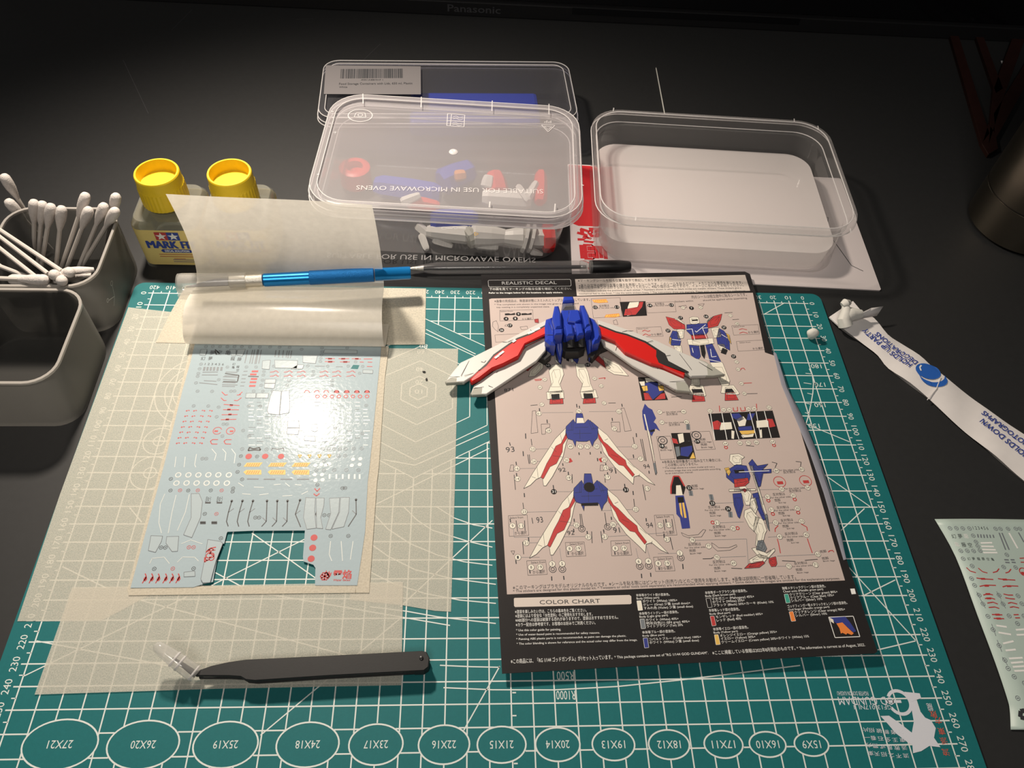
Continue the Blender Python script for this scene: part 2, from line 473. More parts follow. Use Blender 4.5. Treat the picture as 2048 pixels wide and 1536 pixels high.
for a, c in [((-29.4,-10.2),(-13.1,0.3)),((-26.7,-93.7),(-0.6,-107.9)),((-25.1,-126.1),(-1.2,-149.6)),((-24.6,-166.2),(-4.7,-150.8)),((-24,-183.5),(-0.7,-222.8)),((-20.3,-200.1),(-0.8,-191.7)),((-21.3,-227.3),(-0.8,-223.1)),((-221.5,-261.1),(-205,-233.2)),((-252.9,-204.3),(-207.6,-157.9)),((-227.8,-112.2),(-209.6,-102.4)),((-269.2,-148.7),(-209,-113.6)),((-247.5,-27),(-216.7,-46.2)),((-419.6,-235.3),(-355.8,-198.7)),((-419.5,-219.5),(-345.3,-233.7)),((-379.4,-199.7),(-253.4,-233.7)),((-334.7,-194.4),(-228.6,-213.7)),((-310.5,-261.9),(-252.8,-210.3)),((-330.6,-165.1),(-295.7,-189.3)),((-303.3,-168.4),(-345.5,-193.1)),((-344.9,-186.3),(-330.2,-193.9)),((-395.3,-150.6),(-387,-159)),((-419,-183),(-392.9,-195)),((-267,-121.2),(-249.7,-124.7)),((-249.7,-124.7),(-227.8,-113))]:
    g.line(a, c, 0.55, ZP + 0.03)
for P_ in [[(-231,-242.6),(-208.4,-243.8),(-180,-244.2),(-150.4,-243),(-120.2,-240.4),(-91.9,-237.5),(-61.5,-234.3)],[(-232.9,-232.5),(-218.1,-233.3),(-205,-233.7)],[(-237.2,-150),(-227.6,-156.6),(-217.6,-160.5),(-207.7,-162.4)],[(-254.4,-150),(-246.9,-157.9),(-238.6,-163.7),(-219.9,-170),(-207.8,-173.1)],[(-269.3,-154.7),(-261.7,-163),(-249.7,-171.2),(-235.8,-177.4),(-222.1,-181.1),(-207.9,-183)],[(-269.1,-171.8),(-260.7,-177.9),(-246.8,-185.2),(-228.1,-190),(-206.3,-193.1)],[(-269,-186.3),(-257.5,-192.2),(-241.8,-197.5),(-224.1,-201.1),(-206.4,-202.9)],[(-267.6,-204.2),(-250.1,-206.5),(-234.8,-209.4),(-206.6,-212.9)],[(-10.7,-54.6),(-10,-59.3),(-11,-65.9),(-13.3,-73.2),(-17,-82.3),(-20.9,-91.1),(-25.2,-99.3)]]:
    g.path(P_, 0.55, ZP + 0.03)
for a, c in [((-14,-58.2),(-10.2,-58.6)),((-17,-65.5),(-12.4,-66.4)),((-16.7,-73.3),(-13.9,-74.2)),((-20.4,-80.5),(-16.5,-81.4)),((-21.8,-87.6),(-19.1,-88.6))]:
    g.line(a, c, 0.45, ZP + 0.03)
for a, c in [((-199.4,-245.2),(-197.7,-245.2)),((-199.6,-255.2),(-197.8,-255.2)),((-199.5,-275),(-197.8,-275))]:
    g.line(a, c, 0.6, ZP + 0.03)
g.build('printed_guides', 'mat_print', mat_o)
# logo block in the corner
g = B()
c = (-18.4,-251.7)
g.ring(c, 5.2, 5.2, 1.5, ZP + 0.05, 26, math.radians(-155), math.radians(150))
g.line((c[0] - 6.2, c[1] + 0.4), (c[0] + 1.0, c[1] + 0.4), 1.3, ZP + 0.05)
g.text('OD GUNDAM', (-20.9,-249.2), (-47.3,-248.9), 3.7, ZP + 0.05)
g.text('FIGHTER DOMON KASSHU', (-32.1,-246.6), (-47,-246.4), 1.9, ZP + 0.05)
g.text('GF13-017NJ II', (-22.9,-252.9), (-40.8,-252.7), 1.9, ZP + 0.05)
g.build('logo_lettering', 'ghost_white', mat_o)
g = B()
g.face([(-29.4,-257.6),(-25.3,-257.5),(-21.1,-261),(-16.4,-265.5),(-16.7,-270.6),(-19.8,-269.5),(-24.7,-265),(-26.9,-261.2)], ZP + 0.06)
g.face([(-12.7,-248.5),(-10,-251.1),(-10.2,-255),(-8.4,-258.6),(-6.1,-259.7),(-5,-263.2),(-7.3,-267.3),(-5.7,-271.3),(-10.7,-270.7),(-15.2,-272.8),(-19.3,-273.6),(-17.4,-265.8),(-14.4,-260.3),(-13.6,-254.6)], ZP + 0.07)
g.face([(-14.5,-247),(-7.3,-247.8),(-7.3,-250),(-12.5,-251.4),(-14.6,-249.6)], ZP + 0.10)
g.build('winged_emblem', 'ghost_white', mat_o)
g = B()
for (x, y), s_ in zip([(-22.9,-273.2),(-26.3,-273.2),(-29.6,-273),(-32.8,-272.5),(-36.1,-272.2),(-38.9,-271.9)], ('流派東方', '不敗王者', '之風全新', '招式石破', '天驚看招', '東方一片')):
    for k, ch in enumerate(s_):
        g.text(ch, (x + 1.3 + 0.25 * k, y + 3.3 * k - 0.6), (x - 1.3 + 0.25 * k, y + 3.3 * k - 0.6), 1.45, ZP + 0.08)
g.text('龍', (-3.2,-252.6), (-5.9,-252.6), 2.6, ZP + 0.08)
g.build('brush_lettering', 'ghost_white', mat_o)
g = B()
for (x, y), ch in zip([(-2.4,-272.2),(-1.6,-267.4),(-1.2,-263.3),(-1.1,-258.7),(-2.4,-255.9)], '流派東方敗'):
    g.text(ch, (x, y), (x - 3.2, y), 2.3, ZP + 0.08)
g.build('red_brush_lettering', 'mat_red', mat_o)

# ================================================================ masking paper strips
def sheet(name, pts, z, mat, label, cat, th=0.12, group=None):
    b = B()
    b.prism([(p[0], p[1], z) for p in pts], th)
    c = (sum(p[0] for p in pts) / len(pts), sum(p[1] for p in pts) / len(pts), z - th)
    return tag(b.build(name, mat, loc=c), label, cat, group)
sheet('masking_strip', [(-431.7,-12.5),(-403.9,-16),(-380.3,-21.7),(-372.2,-115.6),(-373.4,-197.7),(-392.3,-210),(-431.1,-210.2),(-432.4,-143.4)], 0.30, 'washi', 'translucent masking paper strip along the mat edge by the two grey trays', 'masking paper')
sheet('masking_strip', [(-282.3,-42.8),(-227.4,-42.3),(-227.6,-133.8),(-228.3,-207),(-236.1,-206.5),(-253.1,-203.4),(-277.5,-200.7),(-280.3,-130.9)], 0.30, 'washi', 'translucent masking paper strip between decal sheet and black booklet', 'masking paper')
sheet('masking_strip', [(-410.9,-193.9),(-350.7,-193.2),(-252.3,-191.9),(-250.2,-241.4),(-331.7,-242),(-412.2,-243.6)], 0.55, 'washi', 'translucent masking paper strip under the black tweezers', 'masking paper')
sheet('masking_strip', [(-408.3,-40.6),(-404.7,-14),(-400.9,6.6),(-342.1,7),(-248.9,7.4),(-247.7,-39.5),(-322.9,-41.5)], 0.55, 'washi_edge', 'creased cream masking paper strip under the curled white paper', 'masking paper')

# ================================================================ blue water-slide decal sheet (parts: backing, film, printing, cut pieces)
ds_o = thing('decal_sheet', 'pale blue decal sheet with red and grey markings and a cut-out window', 'decal sheet', (-330, -120, 0.8))
ZD = 0.95
# the window is left open towards the lower edge: backing made of four strips
b = B()
def strip(pts, z, h=0.15):
    b.prism([(*p, z) for p in pts], h)
strip([(-387.7,-40.2),(-384.2,-40.1),(-384.2,-49.2),(-383.1,-126.2),(-382.4,-194.8),(-384.6,-194.8),(-385,-134.3),(-386.6,-54.3)], ZD)
strip([(-274.3,-41.4),(-269.4,-41.8),(-270.2,-65.5),(-269.1,-125.7),(-269.4,-135.5),(-268.5,-197.4),(-275.3,-197.4),(-273.9,-164.9),(-274.8,-125.7),(-274.8,-65.5)], ZD)
strip([(-384.6,-194.8),(-348.5,-193.8),(-295.2,-193.7),(-275.3,-193.1),(-274.9,-197.4),(-383.1,-198.1)], ZD)
b.build('backing_border', 'washi_edge', ds_o)
b = B()
b.prism([(*p, ZD + 0.2) for p in [(-385,-40.1),(-273.9,-41.4),(-274,-65.5),(-274,-100),(-274.1,-125.7),(-274.3,-135.6),(-273.2,-164.9),(-274.6,-193.7),(-295.1,-193.6),(-296,-184.6),(-297.2,-182.9),(-302.3,-181.1),(-302.9,-178.6),(-303.8,-164.2),(-330.1,-164.3),(-342.6,-164.9),(-342.8,-165.6),(-343,-171.4),(-344.9,-171.4),(-344.7,-187.5),(-344.5,-191.6),(-348.7,-192.6),(-353.4,-194.3),(-383.1,-194.5),(-383.3,-126.2),(-384.6,-75.5),(-384.5,-56.7)]], 0.2)
blue = b.build('film_sheet', 'decal_blue', ds_o)
ZI = ZD + 0.26
gg, gd, gr, gw, gy, gp, go = B(), B(), B(), B(), B(), B(), B()
def circles(B_, pts, r=0.92, w=0.24):
    for p in pts:
        B_.ring(p, r, r, w, ZI, 12)
        B_.line((p[0] - r * 0.5, p[1]), (p[0] + r * 0.5, p[1]), 0.3, ZI)
circles(gg, [(-378,-43.8),(-374,-43.7),(-369.7,-43.7),(-365.4,-43.7),(-361.2,-43.6),(-356.9,-43.5),(-352,-43.7),(-346.3,-43.6),(-340.2,-43.5),(-334.6,-43.6),(-328.6,-43.6),(-321.3,-45),(-309.3,-43.8),(-308.9,-46.6),(-309,-49.1),(-309.1,-51.6),(-309.1,-54.1),(-294.3,-43.5),(-378.1,-57.1),(-378.2,-60.6),(-378.2,-64),(-378.2,-66.1),(-378.1,-70.9),(-365.7,-68.4),(-376,-76.8),(-367.8,-76.8),(-357.2,-76.6),(-355.2,-76.5),(-376,-87.1),(-367.9,-87.1),(-362,-87.8),(-361.8,-94.4),(-357.1,-99.3),(-355.2,-99.3),(-356.2,-107.2),(-345.6,-103.4),(-341.7,-107.2),(-362.5,-59.1),(-351.5,-58.9),(-346,-58.8),(-340.9,-62),(-340.8,-64.7),(-340.6,-68.5),(-340.8,-72.1),(-335.8,-58),(-316,-57.5),(-304.4,-57.6),(-292.3,-57.4),(-283.8,-57.5),(-285.1,-62.7),(-312.2,-61.6),(-312.2,-64.5),(-325.4,-68.6),(-326.1,-71.9),(-300.5,-68.3),(-300.3,-71.6),(-344.4,-76.4),(-339.2,-76.4),(-333.7,-76.3),(-345.4,-86.9),(-338.9,-86.9),(-364,-121.7),(-362,-121.7),(-279.3,-85.8),(-279.8,-105),(-294.2,-109.3),(-295.2,-101.5),(-288.3,-54.1)])
circles(gg, [(-344,-115.5),(-330.9,-115.6),(-297.3,-115.2),(-300.5,-115.2),(-294.2,-115.2),(-291.2,-115.2),(-288.1,-115.1),(-283.7,-114.9),(-279.3,-114.8),(-291.4,-119.6),(-287.9,-119.5),(-298.9,-122.8),(-302.3,-128.7),(-298.3,-128.6),(-292.8,-128.5),(-286.3,-128.5),(-279.9,-128.5)], 1.0)
circles(gd, [(-343.9,-120),(-335.2,-120.2),(-343.9,-125.4),(-343.9,-129.9),(-340.7,-134.4),(-377.8,-134.3),(-344.4,-139.9),(-344.3,-141.8),(-376.4,-141.2),(-367.3,-141.2),(-355.7,-141.1),(-330,-156.9),(-328.1,-156.9),(-295,-155.5),(-292.6,-155.5),(-373.6,-173.5),(-371.5,-173.5),(-345.2,-168.5),(-374.2,-184.8),(-355.3,-184.7),(-356,-154.8),(-290.4,-167.3),(-281.5,-167.3),(-287.3,-139.6),(-300.7,-137.6),(-285.9,-139.5)])
circles(gr, [(-371.5,-141.1),(-362.4,-141.1),(-350.1,-141.1),(-350.1,-154.8),(-360,-173.4),(-357.7,-173.4),(-365.3,-184.7)])
# printed characters and little blocks at the head of the sheet
for ch, p in zip('幻夢空亀龍藤', [(-379.3,-49.9),(-374.7,-49.8),(-370.7,-49.7),(-365.7,-49.7),(-361.9,-49.4),(-357.5,-49.8)]):
    gd.text(ch, p, (p[0] + 8.6 * 0.95, p[1]), 2.6, ZI, sx=0.9)
for ch, p in zip('幻夢龍藤', [(-379,-54),(-374.8,-53.9),(-361.8,-53.9),(-357.9,-54.2)]):
    gd.text(ch, p, (p[0] + 8, p[1]), 2.1, ZI, sx=0.9)
gd.text('1 2 3 4 5 6', (-375.9,-57.8), (-364.9,-57.9), 1.6, ZI)
for a, c in [((-375.6,-59.2),(-375.5,-62)),((-373.8,-59.2),(-373.6,-61.9)),((-371.9,-59.2),(-371.7,-61.9)),((-370,-59.2),(-369.8,-61.9)),((-367.9,-59.1),(-367.8,-61.9)),((-365.8,-59.1),(-365.6,-61.8))]:
    gg.line(a, c, 1.2, ZI)
for ch, p in zip('幻亀龍空', [(-360,-57.6),(-359.9,-60),(-357.3,-59.6),(-356.9,-62.1)]):
    gd.text(ch, p, (p[0] + 5, p[1]), 1.4, ZI, sx=0.9)
for a, c in [((-353.1,-46.2),(-353,-56)),((-350.1,-45.9),(-350.2,-56.2)),((-348.9,-45.7),(-348.8,-56.4)),((-347.2,-45.6),(-347.1,-56.5)),((-346.6,-45.6),(-346.4,-56.5)),((-345,-45.8),(-344.9,-56.1)),((-336.4,-46),(-336.2,-51)),((-334.3,-45.9),(-334.1,-51.3)),((-331.9,-45.9),(-331.7,-51.5)),((-329.6,-46.1),(-329.6,-51.4)),((-328.4,-46.1),(-328.5,-51.9)),((-327,-46.1),(-327,-51.9)),((-376,-65.1),(-366.9,-65)),((-376,-63.1),(-367.3,-62.8)),((-376.3,-70.8),(-365.8,-71.9)),((-374,-69.2),(-366.8,-69.6)),((-362.8,-62.8),(-356,-62.9)),((-363,-65.5),(-355.9,-65.4)),((-363.3,-68.1),(-356,-68.7)),((-363.3,-70.3),(-355.7,-70.6)),((-362.9,-73.1),(-355.6,-73.2)),((-363.7,-66.2),(-355.1,-66.5)),((-363.1,-71.9),(-354.3,-72.1)),((-352.7,-62.1),(-350.4,-62)),((-353,-64.8),(-350.3,-64.7)),((-352.9,-67.5),(-350.4,-67.5)),((-352.8,-70.1),(-350.3,-70)),((-352.7,-72.7),(-350.4,-72.7)),((-311.9,-57.7),(-306.1,-57.6)),((-299.5,-58),(-295.6,-57.9))]:
    gg.line(a, c, 0.55, ZI)
for a, c in [((-363,-63.8),(-354.8,-65.1)),((-354.8,-65.1),(-354.8,-69.4)),((-363,-69.7),(-354.7,-69.9)),((-349.4,-65.7),(-343.3,-65.9)),((-372.2,-46),(-368.9,-49)),((-372,-47),(-370.6,-50))]:
    gd.line(a, c, 0.7, ZI)
for a, c in [((-347.9,-62.1),(-344.2,-62)),((-348.5,-64.3),(-344.8,-64.3)),((-347.5,-67.6),(-343.9,-67.6)),((-347.7,-70),(-344,-70)),((-347.6,-72.7),(-344,-72.6))]:
    gr.line(a, c, 1.3, ZI)
for a, c in [((-306.4,-51.8),(-300.8,-51.8)),((-298.6,-51.8),(-292.3,-51.7)),((-290.8,-51.7),(-285.3,-51.8)),((-283.7,-51.8),(-278.6,-51.7)),((-306.5,-54.2),(-300.7,-54.2)),((-297.5,-54.3),(-291.7,-54.2)),((-285.8,-54.2),(-283.5,-54.3)),((-281.1,-54.2),(-278.4,-54.3)),((-281.3,-57.5),(-278.1,-57.6)),((-362.3,-77.1),(-360,-79.4)),((-360,-79.4),(-358.6,-79.1)),((-361.9,-81.3),(-359.9,-83.3)),((-359.9,-83.3),(-358.5,-83.1)),((-353.4,-79.3),(-351.2,-79)),((-352.1,-79),(-350.7,-77)),((-354.3,-83),(-352.3,-83.3)),((-352.3,-83.1),(-350.5,-81)),((-359.5,-85.9),(-350.6,-86.6)),((-359.2,-89.5),(-350.4,-89.5)),((-359.3,-93),(-350.6,-92.8)),((-359.1,-96.4),(-350.7,-96)),((-362,-110.7),(-361.1,-109.5)),((-361.1,-109.5),(-358.1,-109.5)),((-362,-110.7),(-360.9,-112.4)),((-360.9,-112.4),(-357.9,-112.4)),((-354.7,-110.6),(-353.8,-109.5)),((-353.8,-109.5),(-350.8,-109.5)),((-354.7,-110.6),(-353.6,-112.3)),((-353.6,-112.3),(-350.6,-112.4))]:
    gr.line(a, c, 0.5, ZI)
for a, c in [((-304.8,-52.1),(-302.5,-52)),((-297,-52),(-294.7,-51.9)),((-288.8,-51.8),(-286.8,-51.8)),((-304.5,-54.4),(-302,-54.3)),((-295.6,-54.3),(-293.2,-54.3)),((-356.1,-86.4),(-354.3,-86.5)),((-356.9,-89.3),(-355.1,-89.3)),((-355.7,-92.7),(-353.9,-92.7)),((-356.5,-96.1),(-354.7,-96.1))]:
    gr.line(a, c, 1.3, ZI)
for q in [[(-337.3,-62.6),(-335.1,-62.2),(-334.6,-61.6),(-333.5,-61.6),(-332.9,-62.5),(-332.2,-62.5)],[(-336.9,-65.6),(-334.6,-65.2),(-334.1,-64.6),(-333.1,-64.6),(-332.5,-65.5),(-331.7,-65.5)],[(-329.3,-62.5),(-327.1,-62.1),(-326.6,-61.5),(-325.5,-61.5),(-324.9,-62.4),(-324.1,-62.4)],[(-328.9,-65.5),(-326.7,-65.1),(-326.1,-64.5),(-325.1,-64.5),(-324.5,-65.4),(-323.7,-65.4)],[(-321.7,-62.4),(-319.4,-62),(-318.9,-61.4),(-317.8,-61.4),(-317.3,-62.3),(-316.5,-62.3)],[(-321.3,-65.4),(-319,-65),(-318.5,-64.4),(-317.4,-64.4),(-316.9,-65.3),(-316.1,-65.3)],[(-308.6,-62.2),(-306.4,-61.8),(-305.8,-61.2),(-304.8,-61.2),(-304.2,-62.1),(-303.4,-62.1)],[(-308.3,-65.3),(-306,-64.9),(-305.5,-64.3),(-304.4,-64.2),(-303.9,-65.1),(-303.1,-65.1)],[(-301.2,-62.1),(-298.9,-61.7),(-298.4,-61.1),(-297.3,-61.1),(-296.7,-62),(-296,-62)],[(-300.9,-65.2),(-298.6,-64.8),(-298,-64.2),(-297,-64.1),(-296.4,-65),(-295.6,-65)],[(-292.9,-62),(-290.6,-61.6),(-290,-61),(-288.9,-61),(-288.4,-61.9),(-287.6,-61.9)],[(-292.6,-65.1),(-290.3,-64.6),(-289.7,-64.1),(-288.7,-64),(-288.1,-64.9),(-287.3,-64.9)]]:
    gr.path(q, 0.45, ZI)
for q in [[(-323.5,-68.6),(-321.2,-68.5),(-320.7,-68),(-316.3,-68.1)],[(-323,-71.9),(-320.8,-71.9),(-320.2,-71.4),(-315.9,-71.4)],[(-315.1,-68.5),(-312.9,-68.4),(-312.3,-67.9),(-308,-68)],[(-314.7,-71.8),(-312.4,-71.8),(-311.9,-71.3),(-307.6,-71.3)],[(-308.3,-68.4),(-306,-68.3),(-305.5,-67.8),(-301.1,-67.9)],[(-307.9,-71.7),(-305.6,-71.7),(-305.1,-71.2),(-300.7,-71.3)]]:
    gp.path(q, 0.4, ZI)
for q in [[(-315.5,-77.1),(-315,-75.6),(-313.3,-75.6),(-312.5,-77.1)],[(-309.9,-77.1),(-309.3,-75.5),(-307.7,-75.5),(-306.9,-77)],[(-304.6,-77),(-304,-75.5),(-302.4,-75.5),(-301.6,-77)],[(-298.6,-76.9),(-298,-75.4),(-296.3,-75.4),(-295.6,-76.9)],[(-292.8,-76.9),(-292.2,-75.3),(-290.5,-75.3),(-289.7,-76.8)],[(-287,-76.8),(-286.4,-75.3),(-284.7,-75.3),(-284,-76.8)],[(-281.2,-76.7),(-280.5,-75.2),(-278.9,-75.2),(-278.1,-76.7)]]:
    gr.path(q, 0.45, ZI)
for p in [(-307.7,-79.8),(-303.5,-79.7),(-299.4,-79.7),(-295.5,-79.6),(-291.5,-79.6),(-287.5,-79.5),(-283.4,-79.5),(-279.4,-79.4)]:
    gr.ring(p, 1.1, 1.1, 0.5, ZI, 8)
for p in [(-297.1,-76.4),(-291.3,-76.4),(-285.5,-76.3),(-279.7,-76.2)]:
    gr.disc(p, 1.6, 0.9, ZI, 8)
# paired red commas down the left
for p, k in [((-378.6,-90.3),0),((-374.6,-90.3),1),((-369.8,-90.2),2),((-365.7,-90.2),3),((-378.7,-94),0),((-374.7,-94),1),((-370,-93.9),2),((-365.8,-93.9),3),((-378.8,-97.6),0),((-374.8,-97.6),1),((-370.1,-97.6),2),((-366,-97.5),3),((-378.9,-101.3),0),((-374.9,-101.2),1),((-370.3,-101.2),2),((-366.2,-101.2),3),((-379,-104.8),0),((-375,-104.8),1),((-370.4,-104.8),2),((-366.3,-104.7),3),((-379.1,-108.4),0),((-375.2,-108.3),1),((-370.5,-108.3),2),((-366.5,-108.3),3),((-379.2,-111.9),0),((-375.3,-111.8),1),((-370.7,-111.8),2),((-366.7,-111.8),3)]:
    s_ = 1 if k < 2 else -1
    gr.line((p[0] - 0.75 * s_, p[1] - 0.55), (p[0] - 0.2 * s_, p[1] + 0.15), 0.8, ZI)
    gr.line((p[0] + 0.3 * s_, p[1] + 0.3), (p[0] + 1.0 * s_, p[1] - 0.15), 0.55, ZI)
for p, f in zip([(-359.6,-103.7),(-352.4,-103.7)], (1, -1)):
    gr.ring(p, 2.3, 2.3, 0.4, ZI, 18, math.radians(20 if f > 0 else -200 + 180), math.radians(330 if f > 0 else 330))
    gr.line((p[0] - 1.6 * f, p[1] - 0.3), (p[0] + 0.4 * f, p[1] - 0.3), 1.1, ZI)
for p, rr in zip([(-339.7,-120.2),(-330.9,-120.1),(-322.4,-120.1)], (1.75, 1.7, 1.7)):
    gr.disc(p, rr, rr, ZI, 16)
for p in [(-298.7,-168.2),(-298.7,-173.8),(-298.7,-179.7)]:
    gr.disc(p, 1.75, 1.75, ZI, 18)
# yellow hazard bars with slanted strokes
for x0, y0, q, st in [(940,993,[(-341.3,-126.7),(-340,-124.2),(-331.6,-124),(-333,-126.6)],[((-339.8,-126.4),(-339.2,-124.5)),((-338.7,-126.4),(-338,-124.5)),((-337.5,-126.4),(-336.8,-124.5)),((-336.3,-126.4),(-335.6,-124.5)),((-335.1,-126.4),(-334.4,-124.4)),((-333.9,-126.4),(-333.2,-124.4))]),(940,1050,[(-340.8,-130),(-339.5,-128.7),(-331.6,-128.6),(-331.1,-131.5),(-339.1,-131.6)],[((-339,-131.1),(-338.4,-129.1)),((-337.9,-131.1),(-337.2,-129.1)),((-336.7,-131.1),(-336,-129.1)),((-335.5,-131.1),(-334.8,-129.1)),((-334.3,-131.1),(-333.7,-129.1)),((-333.1,-131.1),(-332.5,-129.1))]),(1123,993,[(-328.5,-126.6),(-327.2,-124.2),(-318.7,-124),(-320.1,-126.5)],[((-327,-126.4),(-326.4,-124.4)),((-325.8,-126.4),(-325.2,-124.4)),((-324.6,-126.4),(-324,-124.4)),((-323.5,-126.4),(-322.8,-124.4)),((-322.3,-126.4),(-321.6,-124.4)),((-321.1,-126.4),(-320.4,-124.4))]),(1123,1050,[(-328,-129.9),(-326.7,-128.6),(-318.8,-128.6),(-318.4,-131.5),(-326.4,-131.5)],[((-326.3,-131),(-325.6,-129.1)),((-325.1,-131),(-324.4,-129.1)),((-323.9,-131),(-323.3,-129.1)),((-322.8,-131),(-322.1,-129.1)),((-321.6,-131),(-320.9,-129.1)),((-320.4,-131),(-319.7,-129.1))]),(1303,993,[(-315.9,-126.6),(-314.5,-124.1),(-306,-123.9),(-307.5,-126.5)],[((-314.4,-126.3),(-313.7,-124.3)),((-313.2,-126.3),(-312.5,-124.3)),((-312,-126.3),(-311.3,-124.3)),((-310.8,-126.3),(-310.1,-124.3)),((-309.6,-126.3),(-308.9,-124.3)),((-308.4,-126.3),(-307.7,-124.3))]),(1303,1050,[(-315.4,-129.9),(-314.1,-128.6),(-306.1,-128.5),(-305.8,-131.5),(-313.8,-131.5)],[((-313.7,-131),(-313,-129)),((-312.6,-131),(-311.8,-129)),((-311.4,-131),(-310.7,-129)),((-310.2,-131),(-309.5,-129)),((-309,-131),(-308.3,-129)),((-307.8,-131),(-307.1,-129))])]:
    gy.face(q, ZI)
    for a, c in st:
        go.line(a, c, 0.45, ZI + 0.05)
for q in [[(-313.3,-119.1),(-311.5,-119.1),(-312.2,-120.9)],[(-308.1,-119.1),(-306.3,-119.1),(-307,-120.9)],[(-302.8,-119),(-300.9,-119),(-301.6,-120.9)],[(-297.4,-119),(-295.6,-119),(-296.3,-120.8)]]:
    gy.path(q, 0.6, ZI, True)
for p in [(-374.5,-131.9),(-374.3,-136.9),(-369.2,-131.9),(-369.1,-136.8),(-364,-131.9),(-363.9,-136.8),(-358.8,-131.8),(-358.7,-136.8),(-353.6,-131.8),(-353.6,-136.8),(-348.1,-131.8),(-348.2,-136.8)]:
    gw.ring(p, 1.35, 1.35, 0.62, ZI, 14)
for a, c in [((-338.2,-134.2),(-332.1,-134.2)),((-329.4,-134.3),(-323.3,-134.3)),((-320.6,-134.3),(-314.5,-134.3)),((-311.8,-134.3),(-305.6,-134.2))]:
    gg.line(a, c, 0.8, ZI)
for q in [[(-340.6,-116.5),(-340.3,-114.5),(-338,-115.4),(-334.9,-114.5),(-334,-116.2),(-336.8,-116)]]:
    gd.path(q, 0.8, ZI, True)
for q in [[(-328.2,-116.4),(-327.8,-114.8),(-324.8,-115.6),(-322.1,-114.7),(-321.3,-116.3)]]:
    gg.path(q, 0.6, ZI)
# white and clear strokes, thin film outlines
for q in [[(-360.3,-115.5),(-357.2,-118.9),(-357.4,-123)],[(-354.6,-115.5),(-352.2,-118),(-351.8,-123)],[(-349.7,-115.5),(-347,-118.8),(-346.6,-124.6)],[(-367.7,-118.9),(-367.3,-125.5),(-366.3,-127.2)],[(-373.3,-120.6),(-372.5,-127.2)],[(-378.2,-120.6),(-377.4,-127.2)],[(-342.3,-136.6),(-339.1,-138.7)],[(-333.7,-139.1),(-328.5,-139.3)],[(-323.6,-137.7),(-320,-137.3)],[(-317.8,-136.5),(-315.1,-138.7)],[(-312.5,-137.5),(-309,-137.9)],[(-339.1,-143.1),(-334.6,-143.5)],[(-330.1,-143.8),(-325.5,-143)],[(-318.1,-144.4),(-313,-144)],[(-308.3,-143.4),(-305.1,-141.4)],[(-378.8,-143.2),(-379.7,-149.3),(-377.9,-159.9),(-375.2,-165.7)],[(-372.9,-143.9),(-372.7,-153.9),(-371.9,-165.7)],[(-366.2,-143.5),(-366,-153.9),(-367.7,-164.3)],[(-290.1,-170.2),(-290,-177.4),(-288.3,-181)],[(-284.8,-170.2),(-283,-181)],[(-278.8,-170.2),(-279.2,-180.3)],[(-364.1,-171.5),(-360,-169.4),(-353.7,-171.6)],[(-377.1,-182.1),(-376.5,-179.3),(-370.9,-178.6),(-367.5,-182.1)],[(-363.9,-181.4),(-361.9,-178.6),(-356.1,-178.7),(-353.7,-180.8)]]:
    gw.path(q, 0.35, ZI)
for p in [(-303.2,-125.7),(-300.1,-125.2),(-297.6,-125.4),(-295.9,-124.8),(-283.7,-125.6),(-279.5,-125),(-279.5,-121.4),(-283.4,-121.7),(-302.8,-131.4),(-299,-131.4),(-302,-135),(-298.3,-134.6)]:
    gw.disc(p, 1.2, 1.2, ZI, 6)
for a, c in [((-295,-131.1),(-294.7,-134)),((-291.4,-131.1),(-291.1,-134)),((-288,-131.1),(-287.7,-134)),((-284.7,-131.1),(-284.5,-134)),((-281.6,-131.1),(-281.4,-134)),((-279,-131.1),(-278.7,-134))]:
    gw.line(a, c, 0.9, ZI)
random.seed(7)
